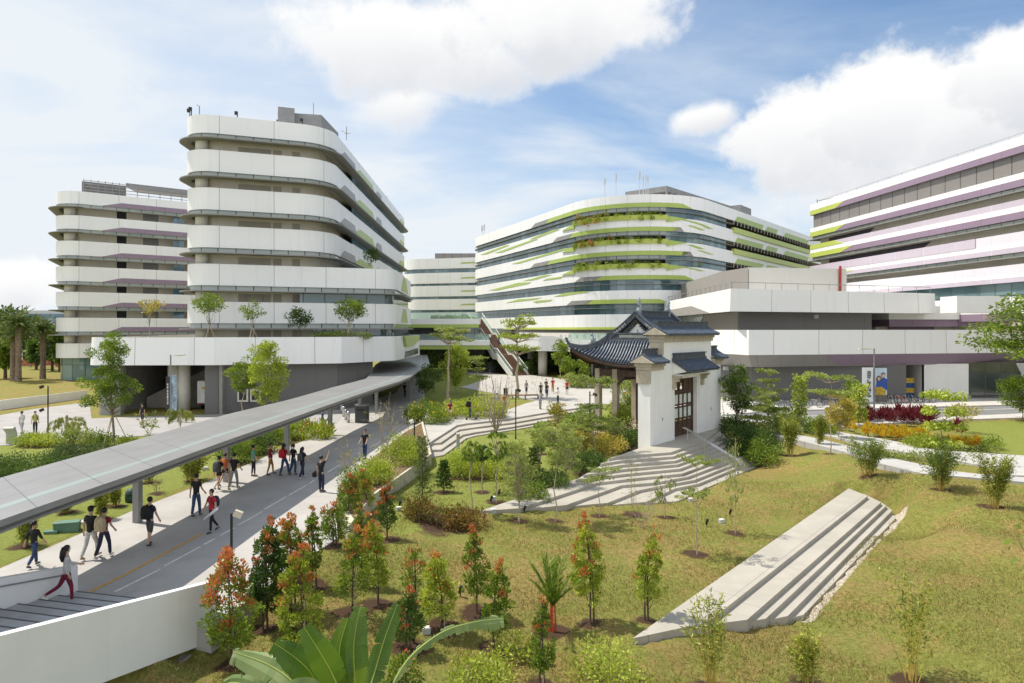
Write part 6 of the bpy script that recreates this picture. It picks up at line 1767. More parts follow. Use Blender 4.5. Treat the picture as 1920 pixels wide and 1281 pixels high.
# hanging plants in the lime planters of the middle building
for k, nm in enumerate(('top', 'middle', 'lowest')):
    rng = np.random.default_rng(50+k); r = empty('planter_plants', (0,0,0), 0, 'trailing plants in the %s lime planter of the green banded building' % nm, 'plants')
    cs = []; 
    for q in np.arange(sCa+1, sCb-1, .55):
        p = planE.at(q+rng.normal()*.2, .35); hh = max(0, rng.normal()*.3+.12); cs.append((p.x, p.y, TOP[k]+.35+hh*(.4+.6*math.sin(q*.7)**2)))
        if rng.random() < .3: p = planE.at(q, .75); cs.append((p.x, p.y, TOP[k]+.1-.4*rng.random()))
    pts, ax, pk = clump_leaves(rng, cs, .26, 1300, up=.2)
    part(lambda b: [b.tube([(c[0],c[1],TOP[k]+.2),c], .02, 3) for c in cs[::2]], 'stems', bark, r)
    leafobj('foliage', pts, ax, .3, .4, LG['mid'], r, rng)
    if k < 2:
        fl = np.array(cs)[rng.integers(0, len(cs)//2, 30)]; fl = np.repeat(fl, 5, 0)+rng.normal(size=(150,3))*.25; leafobj('flowers', fl, rng.normal(size=(150,3)), .3, .5, LG['red'], r, rng)['kind'] = 'stuff'
# ------------------------------------------------------------------ pavilion (local x along the facade, y backwards, z up)
tile = M('slate_blue_tile', (0.060, 0.077, 0.104), rough=.38, var=.35, scale=5, spec=.5)
tiled = M('slate_dark_ridge', (0.068, 0.080, 0.098), rough=.6, var=.3, scale=4)
stone = M('tan_stone', (0.42, 0.37, 0.29), rough=.85, var=.14, scale=2, streak=.35)
plaster = M('white_plaster', (0.76, 0.76, 0.74), rough=.8, var=.03, scale=.8, streak=.12)
wood = M('dark_brown_wood', (0.075, 0.042, 0.028), rough=.55, var=.3, scale=3)
pale = M('pale_lattice', (0.66, 0.64, 0.58), rough=.7, var=.05)
paper = M('frosted_pane', (0.62, 0.66, 0.62), rough=.3, var=.08)
orn = M('ornament_grey', (0.24, 0.27, 0.31), rough=.7, var=.3, scale=5)
pv = empty('pavilion', (9.07, 44.8, 0), math.atan2(.768, .64), 'traditional pavilion with slate blue upturned roof, white gate wall and brown lattice doors', 'pavilion')
def pp(fn, name, mat, parent=pv, smooth=False): return part(fn, name, mat, parent, smooth)
def extr(b, pts, y0, y1):
    """outline in (x, z) pushed along y"""
    n = len(pts); bm = bmesh.new()
    v0 = [bm.verts.new((x, y0, z)) for x, z in pts]; v1 = [bm.verts.new((x, y1, z)) for x, z in pts]
    bm.faces.new(v0); bm.faces.new(v1[::-1])
    for i in range(n): bm.faces.new((v0[i], v1[i], v1[(i+1) % n], v0[(i+1) % n]))
    bmesh.ops.recalc_face_normals(bm, faces=bm.faces[:]); bmesh.ops.triangulate(bm, faces=[f for f in bm.faces if len(f.verts) > 4])
    bm.verts.index_update(); b.add([v.co[:] for v in bm.verts], [[v.index for v in f.verts] for f in bm.faces]); bm.free()
def bx3(b, x0, x1, y0, y1, z0, z1): b.box(((x0+x1)/2, (y0+y1)/2, (z0+z1)/2), (x1-x0, y1-y0, z1-z0))
pp(lambda b: bx3(b, 2.7, 9.4, .92, 7.4, -.6, .34), 'platform', M('platform_stone', (0.40,0.30,0.22), rough=.85, var=.15, streak=.2))
pp(lambda b: extr(b, [(0,-.6),(3.5,-.6),(3.5,4.5),(7.5,4.5),(7.5,-.6),(11.4,-.6),(11.4,5.26),(9.6,5.26),(9.6,7.1),(1.8,7.1),(1.8,5.26),(0,5.26)], 0, .9), 'gate_wall', plaster)
pp(lambda b: bx3(b, 7.52, 7.9, -.04, .9, .3, 4.5) if False else bx3(b, 7.35, 7.5, .1, .8, .3, 4.5), 'door_jamb', plaster)
def cornices(b, x0, x1, z0, z1): 
    bx3(b, x0, x1, -.10, 1.0, z0, (z0+z1)/2); bx3(b, x0-.06, x1+.06, -.2, 1.1, (z0+z1)/2, z1)
def ends(b, x, z0):
    b.prism([(x-.1,-.12),(x+.12,-.12),(x+.12,1.02),(x-.1,1.02)], z0-.45, z0)
for x0, x1, z in ((-.12, 1.74, 5.26), (1.66, 9.74, 7.1), (9.66, 11.52, 5.26)):
    pp(lambda b: cornices(b, x0, x1, z, z+.5), 'cornice', stone)
    if x0 < 9: pp(lambda b: (bx3(b, x0-.02, x0+.5, -.06, .96, z-.75, z-.0) if False else bx3(b, x0-.04, x0+.14, -.05, .95, z-.85, z-.02)), 'corbel', stone)
def wallroof(b, x0, x1, z):
    for sg in (-1, 1):
        y1 = .45+sg*.98
        n = max(3, int((x1-x0)/.24))
        q = [(x0, .45, z+.52), (x1, .45, z+.52), (x1, y1, z), (x0, y1, z)]
        b.add(q+[(x, y, zz-.09) for x, y, zz in q], [(0,1,2,3),(7,6,5,4),(2,6,7,3),(0,3,7,4),(1,5,6,2)])
        for k in range(n+1):
            x = x0+.05+(x1-x0-.1)*k/n
            b.tube([(x, .45, z+.55), (x, (.45+y1)/2, z+.27), (x, y1+sg*.04, z+.03)], .075, 6)
def wallridge(b, x0, x1, z):
    bx3(b, x0, x1, .30, .60, z+.5, z+.62); bx3(b, x0+.05, x1-.05, .34, .56, z+.62, z+.86); bx3(b, x0, x1, .28, .62, z+.86, z+.93)
def pedim(b, x, z):
    b.add([(x,-.42,z-.02),(x,1.32,z-.02),(x,.45,z+.46),(x-.14,-.42,z-.02),(x-.14,1.32,z-.02),(x-.14,.45,z+.46)], [(0,1,2),(5,4,3),(0,3,4,1),(1,4,5,2),(2,5,3,0)])
for x0, x1, z in ((-.25, 1.72, 5.78), (1.5, 9.9, 7.62), (9.68, 11.65, 5.78)):
    pp(lambda b: wallroof(b, x0, x1, z), 'wall_roof_tiles', tile)
    pp(lambda b: wallridge(b, x0+.1, x1-.1, z), 'wall_ridge', tiled)
    if x0 < 9: pp(lambda b: pedim(b, x0-.01, z), 'pediment', stone)
# hood over the door
def hood(b):
    x0, x1 = 3.05, 8.2
    q = [(x0,-.02,5.86),(x1,-.02,5.86),(x1,-1.25,5.12),(x0,-1.25,5.12)]
    b.add(q+[(x,y,z-.1) for x,y,z in q], [(0,1,2,3),(7,6,5,4),(2,6,7,3),(0,3,7,4),(1,5,6,2)])
    n = 21
    for k in range(n+1):
        x = x0+.05+(x1-x0-.1)*k/n; b.tube([(x,-.04,5.9),(x,-.65,5.52),(x,-1.29,5.14)], .08, 6)
pp(hood, 'hood_tiles', tile)
pp(lambda b: (bx3(b, 3.1, 8.15, -.28, -.01, 5.84, 6.0), bx3(b, 3.2, 8.05, -.22, -.01, 6.0, 6.25), bx3(b, 3.1, 8.15, -.3, -.01, 6.25, 6.33)), 'hood_ridge', tiled)
def hside(b):
    for x in (3.15, 8.0): b.add([(x,-.01,5.72),(x,-.01,4.85),(x,-1.1,5.08),(x+.1,-.01,5.72),(x+.1,-.01,4.85),(x+.1,-1.1,5.08)], [(0,1,2),(5,4,3),(0,3,4,1),(1,4,5,2),(2,5,3,0)])
    b.box((5.6,-.33,4.82), (4.7,.62,.10))
pp(hside, 'hood_soffit', plaster)
for x in (3.3, 7.85):
    pp(lambda b: (bx3(b, x-.16, x+.16, -.18, -.005, 3.85, 4.75), bx3(b, x-.15, x+.15, -.42, -.18, 4.35, 4.76), bx3(b, x-.13, x+.13, -.62, -.42, 4.6, 4.76)), 'hood_bracket', stone)
# doors
def dframe(b):
    bx3(b, 3.5, 7.35, .42, .58, 3.42, 3.58); bx3(b, 3.5, 7.35, .42, .58, 4.36, 4.5); 
    for x in (3.5, 4.28, 5.06, 5.84, 6.6, 7.23): bx3(b, x, x+.12, .41, .59, 3.3, 4.5)
    bx3(b, 3.5, 3.62, .41, .59, .3, 3.4); bx3(b, 7.23, 7.35, .41, .59, .3, 3.4)
pp(dframe, 'door_frame', wood)
def hourglass(b):
    for k, x in enumerate((3.62, 4.40, 5.18, 5.96, 6.72)):
        w_ = .66 if k < 4 else .5
        if k >= 3: bx3(b, x, x+w_, .47, .53, 3.58, 4.36); continue
        # corner triangles leave an hourglass shaped hole
        for sx in (0, 1):
            xa = x if sx == 0 else x+w_; d = (1 if sx == 0 else -1)
            pts = [(xa, 3.66), (xa+d*.27, 3.97), (xa, 4.28)]
            extr(b, pts if sx == 0 else pts[::-1], .47, .53)
        for (za, zb) in ((3.58, 3.66), (4.28, 4.36)): bx3(b, x, x+w_, .46, .54, za, zb)
pp(hourglass, 'transom_lattice', wood)
def leafd(b, x0, x1, y=.5, lites=2):
    bx3(b, x0, x0+.09, y-.04, y+.04, .34, 3.42); bx3(b, x1-.09, x1, y-.04, y+.04, .34, 3.42)
    for z in (.34, 1.28, 1.50, 2.32, 2.50, 3.30): bx3(b, x0+.09, x1-.09, y-.038, y+.038, z, z+.12)
    bx3(b, x0+.09, x1-.09, y-.02, y+.02, .46, 1.28)
for x0, x1 in ((3.63, 4.05), (4.3, 5.1), (5.11, 5.78), (5.79, 6.48), (6.49, 7.22)):
    dl = pp(lambda b: leafd(b, x0, x1), 'door_leaf', wood)
    part(lambda b: (bx3(b, x0+.1, x1-.1, .49, .51, 1.62, 2.32), bx3(b, x0+.1, x1-.1, .49, .51, 2.62, 3.30)), 'door_pane', paper, dl)
    part(lambda b: b.tube([(x1-.05,.44,1.4),(x1-.05,.40,1.4),(x1-.05,.40,1.55),(x1-.05,.44,1.55)], .012, 5), 'handle', M('brass', (.5,.36,.1), metal=.8, rough=.3), dl)
# hall: posts, beams, roofs
for x, y in ((3.3,1.25),(3.3,4.6),(3.3,6.1),(8.7,1.25),(8.7,4.6),(8.7,6.1)):
    pp(lambda b: (bx3(b, x-.2, x+.2, y-.2, y+.2, .5, 5.05), bx3(b, x-.3, x+.3, y-.3, y+.3, .3, .62)), 'post', M('post_stone', (0.40,0.34,0.26), rough=.8, var=.12, streak=.3))
def beams(b):
    for x in (3.3, 8.7): bx3(b, x-.13, x+.13, .9, 6.3, 4.55, 5.0)
    for y in (1.25, 6.1): bx3(b, 3.4, 8.6, y-.13, y+.13, 4.52, 4.97)
    for x in (3.3, 8.7):
        for y, d in ((1.45,1),(4.4,-1),(5.9,-1)):
            for k in range(4): bx3(b, x-.1, x+.1, min(y,y+d*(.55-.13*k)), max(y,y+d*(.55-.13*k)), 4.54-.16*(k+1), 4.54-.16*k)
    # carved hanging frieze
    for k in range(22): bx3(b, 3.45+k*.235, 3.55+k*.235, 6.02, 6.12, 4.0, 4.52)
    bx3(b, 3.4, 8.6, 6.0, 6.14, 3.95, 4.03)
pp(beams, 'beam', wood)
XE, YE, XI, YI, ZI, ZE = 1.85, 7.25, 3.3, 5.2, 7.2, 5.55
def zee(q):  # eave height along a side; q from 0 far from the corner to 1 at the corner
    return ZE+1.15*max(0, (q-.42)/.58)**2.1
def flare(q): return .40*max(0, (q-.5)/.5)**2
def side_pt(side, p, f):
    """skirt roof: side 'x0' faces -x, 'x1' faces +x, 'y' faces +y; p = position along the eave, f = 0 at eave .. 1 at the inner edge"""
    if side in ('x0', 'x1'):
        q = p/YE; ze = zee(q); z = ze+(ZI-ze)*f-.18*math.sin(math.pi*f); x = XE-flare(q)*(1-f)+(XI-XE+0)*f
        return (x if side == 'x0' else 12-x, p+flare(q)*.6*(1-f)*(q > .5), z)
    q = abs(p-6)/(6-XE); ze = zee(q); z = ze+(ZI-ze)*f-.18*math.sin(math.pi*f); y = YE+flare(q)*(1-f)+(YI-YE)*f
    return (p+math.copysign(flare(q)*.6*(1-f)*(q > .5), p-6), y, z)
def fmax(side, p):
    if side in ('x0', 'x1'): return 1.0 if p <= YI else max(.02, (YE-p)/(YE-YI))
    d = abs(p-6); di = 6-XI; return 1.0 if d <= di else max(.02, (6-XE-d)/(XI-XE))
def skirt_rows(side):
    return np.arange(.95, YE-.02, .235) if side != 'y' else np.arange(XE+.05, 12-XE, .235)
def skirt_surface(b, dz):
    for side in ('x0', 'x1', 'y'):
        rows = list(skirt_rows(side)); 
        if side != 'y': rows = rows+[YE]
        for p0, p1 in zip(rows[:-1], rows[1:]):
            for k in range(5):
                q = []
                for p, k_ in ((p0,k),(p1,k),(p1,k+1),(p0,k+1)):
                    s_ = side_pt(side, p, fmax(side, p)*k_/5); q.append((s_[0], s_[1], s_[2]+dz))
                b.add(q, [(0,1,2,3)])
pp(lambda b: skirt_surface(b, -.02), 'skirt_roof', tile)
pp(lambda b: skirt_surface(b, -.16), 'roof_boards', wood)
def skirt_tiles(b):
    for side in ('x0', 'x1', 'y'):
        for p in skirt_rows(side):
            fm = fmax(side, p); pts = [side_pt(side, p, fm*k/4) for k in range(5)]
            pts = [(x, y, z+.03) for x, y, z in pts]
            b.tube(pts, .085, 6)
pp(skirt_tiles, 'tile_rows', tile, pv, True)
def fascia(b, side):
        rows = list(skirt_rows(side))
        for p0, p1 in zip(rows[:-1], rows[1:]):
            a = side_pt(side, p0, .02); c = side_pt(side, p1, .02)
            b.add([(a[0],a[1],a[2]-.08),(c[0],c[1],c[2]-.08),(c[0],c[1],c[2]-.3),(a[0],a[1],a[2]-.3)], [(0,1,2,3)])
for _s in ('x0', 'x1', 'y'): pp(lambda b: fascia(b, _s), 'eave_board', wood)
def hip(sx):
    def go(b):
        pts = []
        for k in range(13):
            t = k/12; p = YI+(YE-YI)*t; s_ = side_pt('x0', p, fmax('x0', p)); x = s_[0] if sx == 0 else 12-s_[0]; pts.append(Vector((x, s_[1], s_[2])))
        d = (pts[-1]-pts[-3]).normalized()
        for k in range(1, 4): pts.append(pts[12]+Vector((d.x, d.y, 0))*.09*k+Vector((0, 0, .02+.10*k*k*.55)))
        for k, (a, c) in enumerate(zip(pts[:-1], pts[1:])):
            n_h = Vector((a.y-c.y, c.x-a.x, 0)).normalized()*.11; h0 = .42*(1-.65*k/15); h1 = .42*(1-.65*(k+1)/15)
            v = [a-n_h, a+n_h, c+n_h, c-n_h]; u = [a-n_h+Vector((0,0,h0)), a+n_h+Vector((0,0,h0)), c+n_h+Vector((0,0,h1)), c-n_h+Vector((0,0,h1))]
            b.add([tuple(x) for x in v+u], [(4,5,6,7),(0,4,7,3),(1,2,6,5),(0,1,5,4),(3,7,6,2)])
            b.tube([a+Vector((0,0,h0)), c+Vector((0,0,h1))], .10, 6)
    return go
for sx in (0, 1): pp(hip(sx), 'hip_ridge', tiled)
def beast(sx):
    def go(b):
        s_ = side_pt('x0', 6.1, fmax('x0', 6.1)); x = s_[0] if sx == 0 else 12-s_[0]; y = s_[1]; z = s_[2]+.35
        b.tube([(x,y-.1,z),(x,y+.02,z+.35),(x,y+.05,z+.6)], [.17,.14,.07], 8); b.ball((x,y+.1,z+.68), .11, 8, 6); b.tube([(x,y+.15,z+.05),(x,y+.32,z+.02)], [.1,.07], 6); b.tube([(x,y-.12,z+.1),(x,y-.25,z+.35),(x,y-.12,z+.5)], [.06,.04,.02], 5)
    return go
for sx in (0, 1): pp(beast(sx), 'ridge_beast', orn, pv, True)
# base ridge under the gables
for x, d in ((3.3,-1),(8.7,1)):
    pp(lambda b: (bx3(b, x-.13, x+.13, .92, 5.25, 7.1, 7.32), bx3(b, x-.16, x+.16, .92, 5.28, 7.62, 7.72), bx3(b, x-.08, x+.08, .92, 5.2, 7.32, 7.62)), 'base_ridge', tiled)
    def lat(b):
        for k in range(17):
            y = 2.1+k*.13; xx = x+d*.085
            b.box((xx, y, 7.47), (.02,.035,.27), 0, 0, Matrix.Rotation(R(38), 3, 'X')); b.box((xx, y, 7.47), (.02,.035,.27), 0, 0, Matrix.Rotation(R(-38), 3, 'X'))
    pp(lat, 'ridge_lattice', pale)
pp(lambda b: (bx3(b, 3.3, 8.7, 5.1, 5.3, 7.1, 7.45)), 'base_ridge', tiled)
# upper roof
ZR, HB, YC = 8.85, 2.32, 2.9
def ztop(y): 
    t = 1-abs(y-YC)/HB; return 7.2+(ZR-7.2)*(max(0,t)**1.25)
def upper(b, dz=0):
    n = 10
    for k in range(2*n):
        y0 = YC-HB+2*HB*k/(2*n); y1 = YC-HB+2*HB*(k+1)/(2*n)
        b.add([(3.2,y0,ztop(y0)+dz),(8.8,y0,ztop(y0)+dz),(8.8,y1,ztop(y1)+dz),(3.2,y1,ztop(y1)+dz)], [(0,1,2,3)])
        b.add([(3.2,y0,ztop(y0)+dz-.14),(8.8,y0,ztop(y0)+dz-.14),(8.8,y1,ztop(y1)+dz-.14),(3.2,y1,ztop(y1)+dz-.14)], [(3,2,1,0)])
pp(upper, 'upper_roof', tile)
def uprows(b):
    for x in np.arange(3.45, 8.6, .235):
        for sg in (-1, 1): b.tube([(x, YC+sg*HB*k/5, ztop(YC+sg*HB*k/5)+.05) for k in range(6)], .085, 6)
pp(uprows, 'tile_rows', tile, pv, True)
def verge(b, x):
        for sg in (-1, 1):
            for k in range(8):
                ya = YC+sg*HB*1.04*k/8; yb = YC+sg*HB*1.04*(k+1)/8; za = ztop(ya)+.02; zb = ztop(yb)+.02
                for dx, h0, h1 in ((.12,.0,.38),(.17,.38,.46)):
                    v = [(x-dx,ya,za+h0),(x+dx,ya,za+h0),(x+dx,yb,zb+h0),(x-dx,yb,zb+h0),(x-dx,ya,za+h1),(x+dx,ya,za+h1),(x+dx,yb,zb+h1),(x-dx,yb,zb+h1)]
                    b.add(v, [(4,5,6,7),(0,4,7,3),(1,2,6,5),(0,3,2,1),(0,1,5,4),(2,3,7,6)])
for _x in (3.28, 8.72): pp(lambda b: verge(b, _x), 'verge_ridge', tiled)
def vlat(b):
    for sg in (-1, 1):
        for k in range(9):
            y = YC+sg*(.85+.11*k); b.box((3.155, y, ztop(y)+.22), (.02,.03,.22), 0, 0, Matrix.Rotation(R(38*(1 if k % 2 else -1)), 3, 'X'))
pp(vlat, 'verge_lattice', pale)
def gable(b, x):
        ys = [YC+HB*.8*(k/6) for k in range(-6, 7)]
        v = [(x, y, max(7.2, ztop(y)-.45)) for y in ys]
        b.add([(x, ys[-1], 7.18), (x, ys[0], 7.18)]+v, [list(range(15))]); 
for _x in (3.52, 8.48): pp(lambda b: gable(b, _x), 'gable_panel', plaster)
def dent(b):
    for sg in (-1, 1):
        for k in range(2, 14):
            y = YC+sg*HB*.93*k/14; z = ztop(y)-.36; b.box((3.42, y, z), (.22,.10,.16), 0, 0, Matrix.Rotation(R(-35*sg), 3, 'X'))
pp(dent, 'gable_tile_ends', tiled)
pp(lambda b: (b.lathe((0,0,0), [(.001,0),(.001,0)], 3) if False else b.ball((3.47,YC,7.62), .17, 10, 6, 0, (.25,1,1)), b.ball((3.47,YC,7.9), .06, 8, 5, 0, (.4,1,1))), 'gable_medallion', orn, pv, True)
pp(lambda b: (bx3(b, 3.5, 8.5, YC-.16, YC+.16, 8.8, 9.0), bx3(b, 3.9, 8.1, YC-.09, YC+.09, 9.0, 9.25), bx3(b, 3.7, 8.3, YC-.15, YC+.15, 9.25, 9.36)), 'main_ridge', tiled)
for x, d in ((3.75, -1), (8.25, 1)):
    pp(lambda b: (b.tube([(x,YC,8.9),(x+d*.05,YC,9.4),(x-d*.12,YC,9.75),(x+d*.10,YC,10.05),(x-d*.02,YC,10.3)], [.22,.2,.13,.12,.03], 8), b.ball((x-d*.22,YC,9.45), .16, 8, 6), b.tube([(x+d*.05,YC,9.6),(x+d*.3,YC,9.85)], [.07,.02], 5)), 'ridge_dragon', orn, pv, True)
for _x in (1.7, 9.6): pp(lambda b: b.box((_x, -.012, 1.9), (.1,.02,.22)), 'wall_plaque', orn)

# stair handrail
hrl = empty('stair_handrail', (0,0,0), 0, 'stainless steel double handrail running down the fan shaped stair', 'handrail')
HA = P(1289.5,832,.3); HB_ = Vector((13.95,41.9,-1.05))
hd = (HB_-HA); hn = Vector((hd.y,-hd.x,0)).normalized()
for k, t in enumerate((0, .34, .67, .97)):
    z = (.3, -.18, -.66, -1.0)[k]; q = HA+hd*t
    part(lambda b: b.tube([(q.x,q.y,z),(q.x,q.y,HA.z+hd.z*t+.95)], .03, 6), 'post', ssteel, hrl)
for k in (0, 1):
    o_ = hn*(.16*k-.08)*-1
    part(lambda b: b.tube([HA-hd*.09+o_+Vector((0,0,.92)), HA+o_+Vector((0,0,.95)), HB_+o_+Vector((0,0,.95)), HB_+hd*.04+o_+Vector((0,0,.80))], .032, 8), 'rail', ssteel, hrl)

# ------------------------------------------------------------------ covered walkway
cw = empty('covered_walkway', (0,0,0), 0, 'long flat grey canopy on slim posts sweeping along the left side of the path', 'canopy')
ZT = 3.4
near = [(-260,1090),(-60,1000),(0,975),(262,885),(425,826),(535,788),(617,759),(675,739),(710,727),(750,715),(772,705),(782,697)]
far = [(-260,985),(-60,914),(0,896),(212,837),(320,807),(425,777),(540,750),(625,726),(672,714),(687,710)]
nw = [P(a,b,ZT) for a,b in near]+[Vector((-10.6,88,ZT)),Vector((-15.5,125,ZT))]
fw = [P(a,b,ZT) for a,b in far]+[Vector((-17.6,88,ZT)),Vector((-22,125,ZT))]
def canopy_mat():
    m, nt, out = newmat('canopy_panels'); b = principled(nt, out, .36, 0, .5)
    uv = N(nt, 'ShaderNodeUVMap'); sep = N(nt, 'ShaderNodeSeparateXYZ'); L(nt, uv.outputs[0], sep.inputs[0])
    j = MATH(nt, 'MAXIMUM', MATH(nt, 'LESS_THAN', MATH(nt, 'PINGPONG', sep.outputs[0], 1.3), .025), MATH(nt, 'LESS_THAN', MATH(nt, 'PINGPONG', MATH(nt, 'ADD', sep.outputs[1], .02), .55), .018))
    g = MATH(nt, 'LESS_THAN', MATH(nt, 'ABSOLUTE', MATH(nt, 'SUBTRACT', sep.outputs[1], 1.30)), .2)
    tc = N(nt, 'ShaderNodeTexCoord'); n1 = N(nt, 'ShaderNodeTexNoise', inp={'Scale': .5, 'Detail': 6.}); L(nt, tc.outputs['Object'], n1.inputs['Vector'])
    c = MIXC(nt, n1.outputs['Fac'], (.16,.156,.152), (.27,.265,.26))
    c = MIXC(nt, g, c, (.25,.30,.285)); c = MIXC(nt, MATH(nt, 'MULTIPLY', j, .75), c, (.08,.08,.08))
    L(nt, c, b.inputs['Base Color']); return m
def resample(pts, n):
    d = [0]
    for a, c in zip(pts[:-1], pts[1:]): d.append(d[-1]+(c-a).length)
    out = []
    for k in range(n):
        t = d[-1]*k/(n-1); i = max(j for j in range(len(d)) if d[j] <= t+1e-6); i = min(i, len(pts)-2)
        out.append(pts[i].lerp(pts[i+1], (t-d[i])/max(1e-6, d[i+1]-d[i])))
    return out
def rof(b):
    n = 90
    A = resample(nw, n)
    B = []
    for q in A:  # match each near-edge point with the far edge at the same depth
        best = None
        for a, c in zip(fw[:-1], fw[1:]):
            if a.y-1e-6 <= q.y+3.6 <= c.y+1e-6: best = a.lerp(c, (q.y+3.6-a.y)/(c.y-a.y))
        B.append(best if best is not None else (fw[0] if q.y < fw[0].y else fw[-1]))
    acc = 0
    dn = Vector((0,0,-.17))
    for k in range(n-1):
        d = (A[k+1]-A[k]).length; w0 = (A[k]-B[k]).length; w1 = (A[k+1]-B[k+1]).length
        b.add([A[k],A[k+1],B[k+1],B[k]], [(0,1,2,3)], 0, [[(acc,0),(acc+d,0),(acc+d,w1),(acc,w0)]])
        b.add([A[k]+dn,A[k+1]+dn,B[k+1]+dn,B[k]+dn], [(3,2,1,0)], 1, [[(0,0)]*4])
        b.add([A[k]+dn,A[k+1]+dn,A[k+1],A[k]], [(0,1,2,3)], 1, [[(0,0)]*4]); b.add([B[k+1]+dn,B[k]+dn,B[k],B[k+1]], [(0,1,2,3)], 1, [[(0,0)]*4])
        acc += d
part(rof, 'roof', [canopy_mat(), steel], cw)
for px, py in ((258,980),(425,904),(538,852),(619,816),(675,793),(706,776)):
    p = P(px, py, 0); part(lambda b: b.box((p.x,p.y,1.6), (.27,.27,3.2), R(-8)), 'post', steel, cw)
for x, y in ((-11.2,76),(-11.6,86),(-13,98)): part(lambda b: b.box((x,y,1.6), (.27,.27,3.2)), 'post', steel, cw)
def edgebeam(b):
    A = resample(nw, 40)
    for k in range(39): b.tube([A[k]+Vector((-.35,0,-.34)), A[k+1]+Vector((-.35,0,-.34))], .1, 4)
part(edgebeam, 'edge_beam', steel, cw)

# ------------------------------------------------------------------ white parapets and stair at lower left
WD = Vector((-.246,-.969,0)); WN = Vector((.969,-.246,0))
st = empty('rising_stair', (0,0,0), 0, 'broad stair with grey treads rising to the left corner between two white parapets', 'stairs')
SL = Vector((-13.1,20.6,0)); SR = Vector((-8.5,19.3,0))
def ptr(b):
    n = 26
    for k in range(n):
        a = SL+WD*(.62*k+.05)+WN*.02; c = a+WN*4.55; 
        z = .117*(k+1)
        q = [a, c, c+WD*.66, a+WD*.66]; b.prism([tuple(x[:2]) for x in q], z-.45, z)
part(ptr, 'treads', M('stair_tread_grey', (0.42,0.42,0.42), rough=.8, var=.1, bump=.2), st)
for k in range(26):
    a = SL+WD*(.62*k+.05)+WN*.02; c = a+WN*4.55; z = .117*(k+1)+.004
    part(lambda b: b.prism([tuple(x[:2]) for x in (a, c, c+WD*.06, a+WD*.06)], z-.02, z), 'nosing', M('nosing_dark', (0.09,0.09,0.095)), st)
def para(b, O, top0, bot0, s1, th):
    for a, c in ((0, s1),):
        q = [O, O+WD*s1]; rise = .188*s1
        v = []
        for p, r_ in ((q[0],0),(q[1],rise)):
            for dn_ in (0, th): v += [p+WN*dn_+Vector((0,0,bot0+r_)), p+WN*dn_+Vector((0,0,top0+r_))]
        b.add(v, [(0,1,5,4),(2,6,7,3),(1,3,7,5),(0,4,6,2),(0,2,3,1),(4,5,7,6)])
part(lambda b: para(b, SR-WN*.02, .9, -.76, 15, .2), 'right_parapet', whitem, st)
part(lambda b: para(b, SL-WN*.2, .87, -.4, 15, .2), 'left_parapet', whitem, st)
part(lambda b: b.tube([SL+WN*.06+WD*.3+Vector((0,0,.72)), SL+WN*.06+WD*9+Vector((0,0,.72+.188*8.7))], .02, 6), 'handrail', steel, st)
part(lambda b: b.prism([tuple((SR+WN*(-.1)+WD*.2)[:2]), tuple((SR+WN*.14+WD*.2)[:2]), tuple((SR+WN*.14+WD*1.6)[:2]), tuple((SR+WN*(-.1)+WD*1.6)[:2])], -1.8, -.74), 'footing', M('footing_grey', (0.30,0.29,0.27), rough=.9, var=.2), st)  # plain grey footing under the low end of the right parapet
# low white garden wall at the far left
gw = part(lambda b: b.prism([tuple(P(-60,771.5)[:2]), tuple(P(0,768.5)[:2]), tuple(P(161,747)[:2]), tuple((P(161,747)+Vector((0,.35,0)))[:2]), tuple((P(0,768.5)+Vector((-.1,.35,0)))[:2]), tuple((P(-60,771.5)+Vector((-.1,.35,0)))[:2])], -.2, .92), 'garden_wall', whitem)
tag(gw, 'low white garden wall between driveway and far lawn at left', 'wall')
# planter beside the path
pt = empty('planter_wall', (0,0,0), 0, 'long pale concrete planter retaining the shrubs along the right side of the path', 'planter')
PTP = poly([(632,946),(692,862),(760,808),(793,790),(809,851),(697,930),(655,985)], .3)
part(lambda b: b.prism(PTP, -1.0, .30), 'wall', M('weathered_concrete', (0.48,0.43,0.33), rough=.9, var=.2, scale=1.2, streak=.5), pt)
cen = Vector((sum(p[0] for p in PTP)/len(PTP), sum(p[1] for p in PTP)/len(PTP)))
part(lambda b: b.prism([tuple(cen+(Vector(p)-cen)*.93) for p in PTP], .2, .306), 'soil', M('planter_soil', (0.14,0.09,0.05), rough=1, var=.4, scale=8), pt)

# ------------------------------------------------------------------ small things
def px_m(px, base): return px*base.y/F
def at(px, py): return ground(px, py) if py > 640 else P(px, py)
black = blackm
lampw = M('lamp_lens', (0.75,0.74,0.70), rough=.25, var=.02)
# floodlight poles in the garden
def flood_pole(px, py, top, label, heads, mat=black, z=None):
    b0 = ground(px, py); h = (py-top)*b0.y/F
    r = empty('floodlight_post', b0, 0, label, 'lamp post')
    part(lambda b: (b.tube([(0,0,-.05),(0,0,h)], .045, 8), b.tube([(0,0,0),(0,0,.25)], .06, 8)), 'pole', mat, r)
    for (dx, dz, mt) in heads:
        part(lambda b: (b.tube([(0,0,h+dz-.05),(dx*.6,0,h+dz-.02)], .02, 5), b.box((dx*1.2,-.05,h+dz+.02), (.26,.22,.2), .3, 0, Matrix.Rotation(R(25 if dx > 0 else -25), 3, 'Y'))), 'lamp_head', mt, r)
    return r
flood_pole(434,1078,963,'slim black lamp post with beige floodlight beside the path near the orange shrub',[(.2,-.02,M('beige_lamp',(.52,.46,.36),rough=.4))])
flood_pole(90,825,724,'black lamp post with two lamp heads beside the driveway at left',[(-.35,-.08,black),(-.35,-1.75,black)])
flood_pole(967,824,730,'black lamp post in front of the leafless shrub on the plaza edge',[(.2,-.1,black)])
